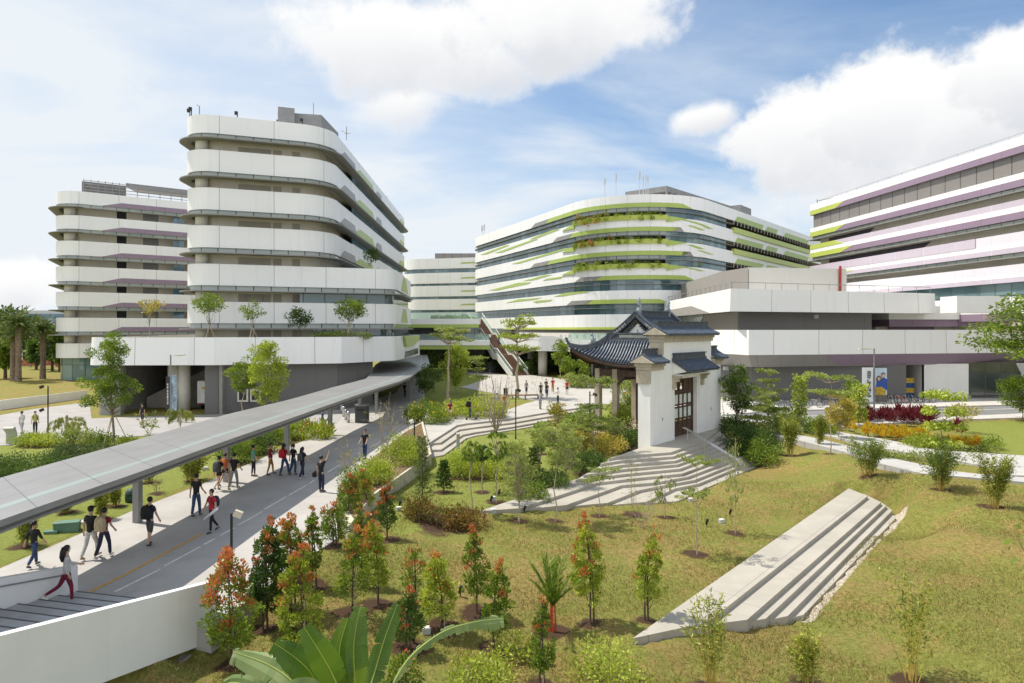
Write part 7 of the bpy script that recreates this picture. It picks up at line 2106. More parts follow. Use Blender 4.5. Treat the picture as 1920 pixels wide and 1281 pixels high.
flood_pole(1106,838,734,'black lamp post hidden among layered trees left of the pavilion',[(.3,-.25,black)])
flood_pole(777,850,791,'black lamp post with pale head inside the planter',[(-.15,0,lampw)])
flood_pole(1194,810,690,'black lamp post seen between pavilion posts',[(-.2,-.3,black)])
# street lamps with banners
def street_lamp(px, py, top, label, arm, Yd=None):
    b0 = P(px, py, 0) if Yd is None else Vector(((px-960)/F*Yd, Yd, 0)); h = (H-(top-HOR)*b0.y/F) if Yd else (py-top)*b0.y/F
    r = empty('street_lamp', b0, 0, label, 'street lamp')
    part(lambda b: b.tube([(0,0,-.05),(0,0,1.2),(0,0,h)], [.09,.075,.06], 10), 'pole', steel, r)
    part(lambda b: (b.tube([(0,0,h-.12),(arm*.4,0,h-.06)], .04, 6), b.box((arm*.85,0,h-.03), (abs(arm)*1.0,.3,.10)), b.box((arm*.85,0,h-.10), (abs(arm)*.6,.2,.05))), 'lamp_head', M('lamp_cream',(.62,.58,.50),rough=.4), r)
    return r, b0, h
r, b0, h = street_lamp(1639,783,653,'grey street lamp carrying two advertising banners by the road at right',-1.0)
def banner(b, x0, x1, z0, z1, y=0, sk=0):
    n = 6
    for k in range(n):
        a = z0+(z1-z0)*k/n; c = z0+(z1-z0)*(k+1)/n
        w0 = .04*math.sin(k/n*3.1); w1 = .04*math.sin((k+1)/n*3.1)
        v = [(x0,y+w0*.3,a),(x1+sk*.06*math.sin(k/n*3.1),y+w0,a-.0),(x1+sk*.06*math.sin((k+1)/n*3.1),y+w1,c),(x0,y+w1*.3,c)]
        b.add(v+[(p[0],p[1]+.02,p[2]) for p in v], [(0,1,2,3),(7,6,5,4),(0,4,5,1),(2,6,7,3),(1,5,6,2),(0,3,7,4)])
wb = M('banner_white', (0.78,0.79,0.80), rough=.7, var=.02)
bl = tag(empty('banner', (b0.x,b0.y,0), 0), 'white banner with a vertical line of dark lettering on the roadside street lamp', 'banner')
zt1 = h-1.75; zb1 = zt1-3.1
part(lambda b: banner(b, -1.08, -.08, zb1, zt1), 'cloth', wb, bl)
def glyphs(b):
    rng = np.random.default_rng(4); z = zb1+.45
    while z < zt1-.45:
        wd = .06+.10*rng.random()
        for k in range(3):
            if rng.random() < .75: bx3(b, -.62+.11*k, -.55+.11*k+.05*rng.random(), -.045, -.03, z, z+wd)
        if rng.random() < .7: bx3(b, -.62, -.28, -.046, -.031, z, z+.03)
        z += wd+.05
part(glyphs, 'lettering', M('lettering_dark', (0.06,0.06,0.07)), bl)
br_ = tag(empty('banner', (b0.x,b0.y,0), 0), 'colour banner picturing two people in blue on the roadside street lamp', 'banner')
part(lambda b: banner(b, .1, 1.15, zb1-.05, zt1-.05, 0, .5), 'cloth', M('banner_sky', (0.50,0.62,0.72), var=.15, scale=1.2), br_)
part(lambda b: (b.ball((.42,-.05,zt1-1.02), .15, 10, 8, 0, (1,.12,1.15)), b.ball((.82,-.05,zt1-.72), .15, 10, 8, 0, (1,.12,1.2))), 'portrait_faces', M('print_skin', (0.56,0.36,0.26)), br_)
part(lambda b: (b.ball((.42,-.035,zt1-1.05), .24, 10, 8, 0, (1,.08,1.3)), b.ball((.82,-.035,zt1-.64), .18, 10, 8, 0, (1,.08,1.1))), 'portrait_hair', M('print_hair', (0.06,0.03,0.025)), br_)
part(lambda b: (extr(b, [(.14,zt1-1.85),(.72,zt1-1.85),(.64,zt1-1.3),(.42,zt1-1.16),(.2,zt1-1.3)], -.062,-.055), extr(b, [(.6,zt1-2.0),(1.16,zt1-2.0),(1.14,zt1-1.05),(.82,zt1-.9),(.6,zt1-1.05)], -.058,-.050)), 'portrait_shirts', M('print_blue', (0.03,0.08,0.34)), br_)
part(lambda b: (extr(b, [(.12,zt1-2.45),(1.0,zt1-2.5),(1.0,zt1-1.98),(.6,zt1-1.72),(.12,zt1-1.8)], -.068,-.064),), 'printed_panel', M('print_gold', (0.42,0.27,0.03), var=.4, scale=6), br_)
part(lambda b: (extr(b, [(.11,zb1-.02),(1.14,zb1-.02),(1.14,zt1-2.46),(.11,zt1-2.46)], -.050,-.045)), 'printed_footer', M('print_dark', (0.12,0.11,0.10), var=.5, scale=5), br_)
r, b0, h = street_lamp(320,778,665,'grey street lamp with two banners in front of the loading bay at left',.9,59)
bl2 = tag(empty('banner', (b0.x,b0.y,0), 0), 'narrow dark banner with white lettering on the left of the loading bay lamp', 'banner')
part(lambda b: banner(b, -.42, -.06, 1.0, 3.9), 'cloth', M('banner_black', (0.03,0.03,0.035)), bl2)
def gl2(b):
    rng = np.random.default_rng(6); z = 1.5
    while z < 3.3:
        bx3(b, -.30, -.18, -.04, -.03, z, z+.04+.05*rng.random()); z += .13
part(gl2, 'lettering', wb, bl2)
br2 = tag(empty('banner', (b0.x,b0.y,0), 0), 'narrow printed banner on the right of the loading bay lamp', 'banner')
part(lambda b: banner(b, .07, .5, .95, 4.0), 'cloth', M('banner_pic', (0.25,0.34,0.42), var=.6, scale=2.5), br2)

# bollards, bins
bol = None
bspots = [(640.5,776,760),(644.5,782,764),(648.5,788,769),(653,793,774)]
BLAB = ['stainless bollard farthest of the four by the canopy posts','second farthest stainless bollard of the four by the canopy posts','second nearest stainless bollard of the four by the canopy posts','nearest stainless bollard of the four by the canopy posts']
for k, (x, y, t) in enumerate(bspots):
    p = P(x, y, 0)
    if bol is None:
        bol = o = empty('bollard', p, 0, BLAB[0], 'bollard', 'bollards at the driveway')
        part(lambda b: b.lathe((0,0,0), [(.13,0),(.13,.9),(.11,.95),(.0,.97)], 14), 'shaft', ssteel, o, True); part(lambda b: b.lathe((0,0,.72), [(.133,0),(.133,.08)], 14), 'band', steel, o, True)
    else:
        o = copy_tree(bol); o.location = p; o['label'] = BLAB[k]
def bin_(px, py, w, hh, label, mat, nm='waste_bin', lidm=None, wheels=False):
    p = P(px, py, .02); r = empty(nm, p, R(-5), label, 'bin')
    part(lambda b: b.prism([(-w/2,-w/2),(w/2,-w/2),(w/2,w/2),(-w/2,w/2)], .03 if not wheels else .12, hh-.12), 'body', mat, r)
    part(lambda b: (b.box((0,0,hh-.06), (w*1.06,w*1.06,.12)),), 'lid', lidm or mat, r)
    if wheels:
        for s_ in (-1, 1): part(lambda b: b.tube([(s_*w*.4-.04,-w*.3,.1),(s_*w*.4+.04,-w*.3,.1)], .1, 10), 'wheel', blackm, r)
    else: part(lambda b: b.box((0,-w/2-.006,hh*.72), (w*.7,.02,.16)), 'slot', blackm, r)
    return r
bin_(679,792,.95,1.55,'tall dark recycling bin beside the fifth canopy post',M('bin_charcoal',(.05,.055,.055),rough=.5),lidm=steel)
bin_(1751,746,1.0,1.15,'dark green wheeled bin by the white wall of the grey podium',M('bin_green',(.03,.09,.045),rough=.5),wheels=True)
bin_(948,742,.45,.9,'small black litter bin by the plaza lawn',blackm)
# info pedestals
def pedestal(px, py, hpx, wpx, label):
    b0 = ground(px, py); hh = hpx*b0.y/F; w = wpx*b0.y/F
    r = empty('info_pedestal', b0, R(12), label, 'sign')
    m_ = M('pedestal_green_grey', (0.30,0.34,0.29), rough=.5, var=.08)
    part(lambda b: [b.add([(-w/2,y,-.05) for y in (0,.16)]+[(w/2,y,-.05) for y in (0,.16)]+[(-w/2,y-.02,hh*.6) for y in (0,.16)]+[(w/2,y-.02,hh*.6) for y in (0,.16)], [(0,2,6,4),(1,5,7,3),(0,4,5,1),(2,3,7,6)])], 'stem', m_, r)
    part(lambda b: b.add([(-w/2,-.02,hh*.6),(w/2,-.02,hh*.6),(w/2,.14,hh*.6),(-w/2,.14,hh*.6),(-w*.62,-.32,hh*.93),(w*.38,-.32,hh*.93),(w*.38,.02,hh),(-w*.62,.02,hh)], [(0,1,5,4),(1,2,6,5),(2,3,7,6),(3,0,4,7),(4,5,6,7)]), 'sign_face', M('pedestal_face',(.42,.42,.36),rough=.4), r)
pedestal(21,833,33,17,'leaning grey green information pedestal at the edge of the driveway, far left')
pedestal(859,838,27,6,'narrow leaning information pedestal on the plaza steps')
# truck in the bay
def truck():
    r = empty('delivery_truck', (-30.1,67.6,0), R(2), 'white box truck parked backwards in the loading bay', 'truck')
    part(lambda b: b.box((0,2.2,1.75), (2.1,4.4,2.2)), 'cargo_box', M('truck_white',(.72,.72,.70),rough=.4), r)
    for s_ in (-1, 1):
        d = part(lambda b: b.box((s_*.51,-.02,1.75), (.98,.04,2.1)), 'rear_door', M('truck_white',(.72,.72,.70)), r)
        part(lambda b: b.box((s_*.28,-.06,1.6), (.04,.04,1.5)), 'latch_bar', steel, d)
    part(lambda b: b.box((-.45,-.045,2.15), (.3,.02,.22)), 'label_plate', M('truck_mark',(.5,.36,.05)), r)
    part(lambda b: b.box((0,2.2,.55), (1.8,4.3,.2)), 'chassis', blackm, r)
    part(lambda b: b.box((0,-.03,.45), (.52,.03,.14)), 'number_plate', M('plate_yellow',(.6,.42,.03)), r)
    for s_ in (-1,1):
        part(lambda b: b.tube([(s_*.85-.12,.9,.42),(s_*.85+.12,.9,.42)], .42, 16), 'wheel', blackm, r)
        part(lambda b: b.box((s_*.8,-.03,.62), (.3,.03,.12)), 'tail_light', M('tail_red',(.4,.02,.02)), r)
truck()
# benches and rock
def bench(px, py, L_, rz, label):
    b0 = P(px, py, .024); r = empty('bench', b0, rz, label, 'bench')
    bw = M('bench_timber', (0.26,0.15,0.09), rough=.7, var=.25, scale=4)
    def seat(b):
        for k in range(4): b.tube([(x, -.24+.16*k+.25*(x/L_)**2*2, .43) for x in np.linspace(-L_/2, L_/2, 9)], .07, 4)
    part(seat, 'seat', bw, r)
    for x in (-L_*.35, 0, L_*.35): part(lambda b: b.box((x,.03,.2), (.12,.45,.4)), 'leg', M('bench_leg',(.2,.19,.18)), r)
bench(886,767,5.2,R(12),'curved timber bench with a seated man in front of the plaza hedge')
bench(985,748,4.2,R(6),'curved timber bench behind the leafless shrub on the plaza')
rk = part(lambda b: b.ball((0,0,.9), 1.2, 14, 10, 0, (.85,.8,1.15)), 'boulder', M('boulder_grey',(.20,.20,.21),rough=.9,var=.3,scale=3,bump=.6), None, True)
for v in rk.data.vertices: v.co *= 1+.09*math.sin(v.co.x*4+v.co.z*3)+.07*math.cos(v.co.y*5+v.co.z*2)
rk.location = P(921,697,0); tag(rk, 'large smooth grey boulder at the foot of the outdoor stair', 'rock')
# utility boxes and garden spotlights
def util(px, py, sx, sy, sz, label, mat, rz=.3):
    b0 = ground(px, py); r = empty('utility_box', b0, rz, label, 'utility box')
    part(lambda b: b.prism([(-sx/2,-sy/2),(sx/2,-sy/2),(sx/2,sy/2),(-sx/2,sy/2)], -.05, sz), 'body', mat, r)
    part(lambda b: b.box((0,0,sz+.03), (sx*1.05,sy*1.05,.06)), 'lid', mat, r)
gm_ = M('utility_green', (0.10,0.19,0.14), rough=.55, var=.15)
util(126,995,.85,.45,.30,'long low green utility box on the grass beneath the canopy',gm_,.35)
util(97,1000,.45,.3,.05,'flat dark green inspection cover on the grass',gm_)
util(145,982,.5,.4,.04,'pale flat inspection slab beside the green utility box',conc)
util(1080,850,.7,.4,.7,'pale blue grey box on stand among the lawn saplings',M('box_bluegrey',(.35,.42,.46)),.1)
def spot(px, py, label, big=1.0):
    b0 = ground(px, py); r = empty('garden_spotlight', b0, 0, label, 'spotlight')
    part(lambda b: b.tube([(0,0,-.05),(0,0,.12*big)], .02, 6), 'spike', black, r)
    part(lambda b: b.tube([(-.03,-.0,.10*big),(.04,-.04,.34*big)], [.045*big,.062*big], 10), 'lamp_head', black, r)
def boxl(px, py, label):
    b0 = ground(px, py); r = empty('box_light', b0, .3, label, 'box light')
    part(lambda b: b.box((0,0,.07), (.24,.20,.20)), 'housing', M('box_light_grey',(.42,.42,.40),rough=.6), r)
    part(lambda b: b.box((0,0,.18), (.21,.17,.03)), 'lens', lampw, r)
for x, y, l in ((750,952,'black spotlight on the green lawn right of the pine sapling'),(921,943,'black spotlight beside the leftmost drooping sapling'),(936,930,'black spotlight left of the largest drooping sapling'),
 (983.5,962,'black spotlight at the foot of the stair tip, right of airy sapling'),(908,977,'black spotlight on the dry lawn below the stair tip'),(863,1118,'black upright spotlight on the dry lawn between pyramid shrub and pink tipped shrub'),
 (1318,938,'black spotlight behind the graceful two layered sapling'),(1369,968,'black spotlight left of the tall hanging leaf sapling'),(776,1207,'black spotlight beside the red speckled dark shrub'),(1325,987,'small black fitting lying in the grass right of the two layered sapling'),
 (833,1172,'black spotlight at the stem of the pyramid shrub'),(380,876,'black spotlight in the grass behind the second canopy post'),(508,822,'black round floodlight behind the canopy between third and fourth posts')): spot(x, y, l)
for x, y, l in ((748,958,'pale box light beside the pine sapling on the green lawn'),(925,938,'grey box light at the feet of the drooping saplings'),(925,962,'grey box light fixed at the stair tip edge'),(1295,941,'pale box light at the stair foot behind the layered sapling'),
 (1353,981,'pale box light on the lawn left of the tall hanging leaf sapling'),(799,1188,'white box light in the lawn above the drooping banana leaf'),(386,882,'white box light beside the second canopy post')): boxl(x, y, l)
gb = empty('garden_speaker', ground(246,940), 0, 'dark green round garden speaker at the first canopy post', 'speaker')
part(lambda b: b.lathe((0,0,-.02), [(.24,0),(.27,.2),(.25,.45),(.15,.6),(0,.64)], 14), 'housing', M('speaker_green',(.03,.07,.055)), gb, True)
part(lambda b: b.lathe((0,0,.3), [(.262,0),(.262,.06)], 14), 'grille', black, gb, True)
# lockers and bikes
lk_ = empty('locker_bank', P(1706,745,.1), 0, 'yellow and blue lockers in the recess of the grey podium', 'locker')
lk_.location = (45.4,78.6,.1)
for k, c in enumerate(('b','y','b','y')):
    part(lambda b: b.box((0,0,.3+.56*k), (1.5,.5,.54)), 'locker_row', M('locker_blue',(.01,.07,.24),rough=.4) if c == 'b' else M('locker_yellow',(.62,.40,.03),rough=.4), lk_)
    part(lambda b: [b.box((-.5+.36*j,-.257,.32+.56*k), (.06,.015,.10)) for j in range(4)], 'locks', blackm, lk_)
def make_bike():
    r = empty('bicycle', (0,0,0), 0, 'bike', 'bicycle', 'bicycles parked at the stands')
    for nm, y in (('wheel', -.52), ('wheel', .52)):
        w_ = part(lambda b: b.tube([(0, y+.33*math.cos(a), .34+.33*math.sin(a)) for a in np.linspace(0, 2*math.pi, 19)], .025, 5, 0, False), nm, blackm, r)
        part(lambda b: [b.tube([(0,y,.34),(0,y+.31*math.cos(a),.34+.31*math.sin(a))], .005, 3) for a in np.linspace(0, 2*math.pi, 11)[:-1]], 'spokes', ssteel, w_)
    part(lambda b: [b.tube(q, .02, 5) for q in ([(0,-.52,.34),(0,-.05,.32),(0,.36,.78),(0,.52,.34)],[(0,-.05,.32),(0,-.18,.85)],[(0,-.15,.74),(0,.36,.78)],[(0,-.52,.34),(0,-.16,.76)])], 'frame', M('bike_frame',(.05,.06,.07),rough=.3,metal=.3), r)
    part(lambda b: b.box((0,-.20,.90), (.12,.24,.05)), 'saddle', blackm, r)
    part(lambda b: (b.tube([(0,.36,.78),(0,.32,1.0)], .018, 5), b.tube([(-.27,.28,1.02),(0,.33,1.0),(.27,.28,1.02)], .016, 5)), 'handlebar', blackm, r)
    return r
ORD = ['leftmost','second from left','third from left','fourth from left','fifth from left','sixth from left','seventh from left','rightmost']
bike = make_bike(); rng = np.random.default_rng(8)
rk_ = None
for g, (x0, x1, y0, y1, nm) in enumerate(((1650,1738,758,755,'right stand under the lockers'),(1408,1575,768,762,'left stand before the charcoal wall'))):
    for k in range(8):
        x = x0+(x1-x0)*k/7; y = y0+(y1-y0)*k/7; p = P(x, y, .12)
        o = bike if (g == 0 and k == 0) else copy_tree(bike)
        o.location = p; o.rotation_euler = (R(rng.normal()*4), 0, R(38+rng.normal()*14)); o['label'] = 'bicycle %s at the %s' % (ORD[k], nm)
        q = p+Vector((.45,.1,0))
        if rk_ is None:
            rk_ = s_ = empty('bicycle_stand', q, 0, 'x', 'bicycle stand', 'steel hoops for bicycles')
            part(lambda b: b.tube([(0,-.35,0),(0,-.35,.75),(0,-.25,.85),(0,.25,.85),(0,.35,.75),(0,.35,0)], .03, 6), 'hoop', ssteel, s_)
        else: s_ = copy_tree(rk_); s_.location = q
        s_['label'] = 'steel bicycle hoop %s at the %s' % (ORD[k], nm)
for j, c in ((3,(.4,.03,.03)),(10,(.03,.2,.14)),(13,(.45,.45,.45))):
    bs = [o for o in bpy.data.objects if o.name.startswith('bicycle') and o.type == 'EMPTY' and 'stand' not in o.name]
    f_ = [c_ for c_ in bs[j].children if c_.name.startswith('frame')][0]; f_.data = f_.data.copy(); f_.data.materials[0] = M('bike_paint_%d' % j, c, rough=.3)
# cafe chairs on the terrace
ch = None
for k in range(15):
    q = planC.at(planC.hit(1052+k*8.5,-1.6)[1], -1.6-.5*(k % 2))
    if ch is None:
        ch = o = empty('cafe_chair', (0,0,0), 0, 'pale cafe chair in the row behind the terrace railing', 'chair', 'cafe chairs on the terrace')
        cm_ = M('chair_pale',(.60,.60,.55)); part(lambda b: b.box((0,0,.45), (.44,.44,.05)), 'seat', cm_, o); part(lambda b: b.box((0,.21,.72), (.44,.05,.5)), 'backrest', cm_, o)
        for x in (-.19,.19):
            for y in (-.19,.19): part(lambda b: b.tube([(x,y,0),(x,y,.44)], .025, 4), 'leg', cm_, o)
    else: o = copy_tree(ch)
    o.location = (q.x,q.y,4.7+1.35); o.rotation_euler = (0,0,k*1.3)
# cctv camera and red construction barrier far left
cc = empty('security_camera', (0,0,0), 0, 'white security camera on the corner of the grey podium', 'camera')
pcc = PY(1388,690,74.6)
part(lambda b: b.tube([pcc+Vector((.8,.6,.1)), pcc], .05, 5), 'bracket', whitem, cc); part(lambda b: b.box(pcc+Vector((-.15,0,-.12)), (.6,.28,.28), .3), 'housing', whitem, cc)
def barrier(px, py, w, label, colr):
    p = P(px, py, 0); r = empty('site_barrier', p, 0, label, 'barrier')
    part(lambda b: b.box((0,0,1.0), (w,.3,1.2)), 'panel', M('barrier_%s' % label.split()[0], colr, var=.4, scale=1.2), r); part(lambda b: [b.box((x,0,.25), (.3,.6,.6)) for x in np.linspace(-w/2+.3, w/2-.3, 4)], 'feet', conc, r)
barrier(54,689,16,'red site barrier on the road beyond the far lawn',(.35,.10,.08))
barrier(94,688,9,'pale site barrier right of the red one beyond the far lawn',(.5,.52,.55))
# ------------------------------------------------------------------ people
skinm = M('skin', (0.46, 0.29, 0.20), rough=.55, var=.08, scale=6)
hairm = M('hair_black', (0.012, 0.010, 0.010), rough=.45, var=.3, scale=20)
hairb = M('hair_brown', (0.05, 0.025, 0.015), rough=.45, var=.3, scale=20)
def cloth(name, c): return M('cloth_'+name, c, rough=.85, var=.22, scale=7, bump=.3)
CL = dict(black=(.014,.014,.016), navy=(.018,.022,.05), jeans=(.030,.055,.13), grey=(.22,.22,.21), ltgrey=(.46,.46,.45), maroon=(.22,.018,.035), red=(.42,.02,.035), teal=(.10,.36,.34), mustard=(.36,.17,.025), white=(.70,.70,.68), olive=(.36,.36,.10), blue=(.12,.22,.36), orange=(.5,.13,.04), dkgreen=(.03,.05,.04), wine=(.16,.010,.035), beige=(.44,.36,.24), dkgrey=(.06,.06,.065), bright=(.45,.01,.02), check=(.33,.34,.37), khaki=(.30,.26,.17))
JOBS = []   # (name, chain verts, edges, radii, material, parent, subdiv)
def limb_set(p):
    """joint positions in the person's own frame: x right, y forward, z up"""
    J = {}
    lean = p.get('lean', 0)
    if p.get('sit'):
        J['pel'] = Vector((0, 0, .52)); up = Vector((0, math.sin(R(lean)), math.cos(R(lean))))
    else:
        J['pel'] = Vector((0, 0, .95)); up = Vector((0, math.sin(R(lean)), math.cos(R(lean))))
    J['waist'] = J['pel']+up*.16; J['chest'] = J['pel']+up*.38; J['nb'] = J['pel']+up*.52; J['neck'] = J['pel']+up*.585
    hd_ = p.get('head', (0, 0)); hu = (up+Vector((hd_[0]*.2, hd_[1]*.2, 0))).normalized()
    J['h1'] = J['neck']+hu*.05+Vector((0,.012,0)); J['h2'] = J['neck']+hu*.125+Vector((0,.018,0)); J['h3'] = J['neck']+hu*.205+Vector((0,.008,0))
    legs = p.get('legs', ((12, 4), (-14, -40)))
    for k, s in enumerate((-1, 1)):
        J['hip%d' % k] = J['pel']+Vector((s*.085, 0, -.03))
        if p.get('sit'):
            J['kn%d' % k] = J['hip%d' % k]+Vector((s*.05, .42, .02)); J['an%d' % k] = J['kn%d' % k]+Vector((0, .02+.12*k, -.43))
        else:
            a, b_ = (R(x) for x in legs[k]); wd = p.get('wide', .0)
            J['kn%d' % k] = J['hip%d' % k]+Vector((s*wd, math.sin(a)*.43, -math.cos(a)*.43)); J['an%d' % k] = J['kn%d' % k]+Vector((s*wd*.5, math.sin(b_)*.43, -math.cos(b_)*.43))
        sh = math.atan2(J['an%d' % k].y-J['kn%d' % k].y, J['kn%d' % k].z-J['an%d' % k].z)
        J['toe%d' % k] = J['an%d' % k]+Vector((0, .15*math.cos(min(0, sh)), -.03+.15*math.sin(min(0, sh))*1.0 if sh < 0 else -.03)); J['heel%d' % k] = J['an%d' % k]+Vector((0, -.05, -.035))
    lowest = min(min(J['toe%d' % k].z, J['heel%d' % k].z) for k in (0, 1))
    sh = Vector((0, 0, -lowest+.035))
    for q in J: J[q] = J[q]+sh
    arms = p.get('arms', ((-18, 8, 18), (18, 8, 25)))
    for k, s in enumerate((-1, 1)):
        J['sh%d' % k] = J['chest']+up*.075+Vector((s*.165, 0, 0))
        a, ab, el = arms[k][:3]; inn = arms[k][3] if len(arms[k]) > 3 else 0
        a = R(a); ab = R(ab)
        d = Vector((s*math.sin(ab), math.sin(a)*math.cos(ab), -math.cos(a)*math.cos(ab)))
        J['el%d' % k] = J['sh%d' % k]+d*.28
        b_ = a+R(el); d2 = Vector((s*math.sin(ab)*.5-s*inn, math.sin(b_), -math.cos(b_))).normalized()
        J['wr%d' % k] = J['el%d' % k]+d2*.25; J['pa%d' % k] = J['wr%d' % k]+d2*.075
        J['d2%d' % k] = d2
    return J
def chain(nm, mat, par, V, E, Rr, sub=1): JOBS.append((nm, V, E, Rr, mat, par, sub))
def person(i, px, py, hgt, heading, label, top, bot, p=None, z=None, at_=None):
    p = p or {}
    b0 = at_ if at_ is not None else (ground(px, py) if z is None else P(px, py, z))
    b0 = Vector(b0)
    if z is None and at_ is None: b0.z = max(b0.z, .022)
    r = empty('person', b0, R(heading), label, 'person', None)
    k_ = hgt/1.72; r.scale = (k_, k_, k_)
    J = limb_set(p); fem = p.get('fem', 0)
    # body: one skinned surface with five separate fingers on each hand
    V = []; E = []; Rr = []
    def v(q, rad, par_=None):
        V.append(tuple(q)); Rr.append(rad); n = len(V)-1
        if par_ is not None: E.append((par_, n))
        return n
    a = v(J['pel'], .085); w = v(J['waist'], .075, a); c = v(J['chest'], .09, w); nb = v(J['nb'], .062, c); nk = v(J['neck'], .05, nb)
    h1 = v(J['h1'], .062, nk); h2 = v(J['h2'], .088, h1); h3 = v(J['h3'], .062, h2)
    v(J['h1']+Vector((0, .085, .035)), .012, h1)                                    # nose
    for k in (0, 1):
        s = (-1, 1)[k]
        hp = v(J['hip%d' % k], .075, a); kn = v(J['kn%d' % k], .056, hp); an = v(J['an%d' % k], .038, kn); v(J['toe%d' % k], .03, an)
        sh = v(J['sh%d' % k], .055, c); el = v(J['el%d' % k], .040, sh); wr = v(J['wr%d' % k], .027, el); pa = v(J['pa%d' % k], .032, wr)
        d2 = J['d2%d' % k]; fw = Vector((0, 1, 0)); sd_ = d2.cross(Vector((1, 0, 0))); sd_ = sd_.normalized() if sd_.length > .1 else Vector((0, 1, 0))
        for f, (o_, ln) in enumerate(((-.024, .062), (-.008, .075), (.008, .07), (.024, .055))):
            f1 = v(J['pa%d' % k]+sd_*o_+d2*.03, .010, pa); v(J['pa%d' % k]+sd_*o_*1.2+d2*ln+Vector((-s*.018, 0, 0)), .008, f1)
        t1 = v(J['wr%d' % k]+sd_*.035+d2*.03, .011, wr); v(J['wr%d' % k]+sd_*.052+d2*.065+Vector((-s*.02,0,0)), .009, t1)
    chain('body', skinm, r, V, E, Rr)
    # shirt
    V = []; E = []; Rr = []
    a0_ = v(J['pel']-(J['waist']-J['pel'])*.55, .128); a = v(J['pel']+(J['waist']-J['pel'])*.15, .132-.008*fem, a0_); w = v(J['waist'], .116-.016*fem, a); c = v(J['chest'], .136-.012*fem, w); v(J['chest'].lerp(J['nb'], .72), .078, c)
    slv = p.get('sleeve', .62)
    for k in (0, 1):
        sh = v(J['sh%d' % k], .072, c)
        if slv <= 1: v(J['sh%d' % k].lerp(J['el%d' % k], slv), .060, sh)
        else: e_ = v(J['el%d' % k], .056, sh); v(J['el%d' % k].lerp(J['wr%d' % k], slv-1), .043, e_)
    chain('shirt', cloth(top, CL[top]), r, V, E, Rr)
    # trousers or shorts
    V = []; E = []; Rr = []
    a1_ = v(J['pel']+Vector((0, 0, .10)), .112); a = v(J['pel']+Vector((0, 0, .0)), .122, a1_)
    ln = p.get('legs_cover', 2.0)
    for k in (0, 1):
        hp = v(J['hip%d' % k], .10, a)
        if ln <= 1: v(J['hip%d' % k].lerp(J['kn%d' % k], ln), .088, hp)
        else:
            kn = v(J['kn%d' % k], .071 if not p.get('slim') else .062, hp); v(J['kn%d' % k].lerp(J['an%d' % k], min(.97, ln-1)), .058 if not p.get('slim') else .044, kn)
    chain('trousers' if ln > 1.2 else 'shorts', cloth(bot, CL[bot]), r, V, E, Rr)
    for k in (0, 1):
        V = []; E = []; Rr = []
        a = v(J['heel%d' % k]+Vector((0, 0, .01)), .046); b1 = v(J['an%d' % k].lerp(J['toe%d' % k], .55), .046, a); v(J['toe%d' % k]+Vector((0, .03, 0)), .036, b1)
        chain('shoe', cloth(p.get('shoes', 'dkgrey'), CL[p.get('shoes', 'dkgrey')]), r, V, E, Rr)
    # hair
    hm = hairb if p.get('brown') else hairm
    hb = MB(); up = (J['h3']-J['h1']).normalized()
    c0 = J['h2']+Vector((0, -.016, .022)); hb.ball(c0, .105, 12, 8, 0, (.93, 1.0, 1.0))
    if p.get('hair') == 'long': hb.tube([c0+Vector((0,-.05,.03)), c0+Vector((0,-.085,-.09)), c0+Vector((0,-.11,-.26)), c0+Vector((0,-.12,-.40))], [.08,.095,.088,.03], 10)
    elif p.get('hair') == 'tail': hb.tube([c0+Vector((0,-.09,.04)), c0+Vector((0,-.15,-.02)), c0+Vector((0,-.15,-.2))], [.035,.045,.02], 8)
    elif p.get('hair') == 'bun': hb.ball(c0+Vector((0,-.10,.07)), .055, 8, 6)
    # keep the face free: hair sits back and above the forehead
    o = hb.build('hair', hm, r, True)
    for q in o.data.vertices:
        d = q.co-J['h2']
        if d.y > .03 and d.z < .055: q.co.y -= (d.y-.03)*1.0
    eb = MB()
    for s in (-1, 1): eb.ball(J['h2']+Vector((s*.032, .083, .0)), .011, 6, 4)
    eb.build('eyes', M('eye_dark', (.02,.015,.012), rough=.2), r)
    if p.get('cap'):
        cb = MB(); cb.ball(c0+Vector((0,.012,.02)), .112, 12, 6, 0, (.95,1,.85)); cb.box(c0+Vector((0,.15,.045)), (.15,.11,.015)); o = cb.build('cap', cloth(p['cap'], CL[p['cap']]), r, True)
        for q in o.data.vertices: q.co.z = max(q.co.z, (c0.z+.03))
    Mw = Matrix.Translation(b0) @ Matrix.Rotation(R(heading), 4, 'Z') @ Matrix.Scale(k_, 4)
    return r, J, Mw
def carried(nm, label, Mw, fn, mat, cat, extra=None):
    r = empty(nm, (0,0,0), 0, label, cat); r.matrix_world = Mw
    part(fn, 'body', mat, r, True)
    if extra: extra(r)
    return r
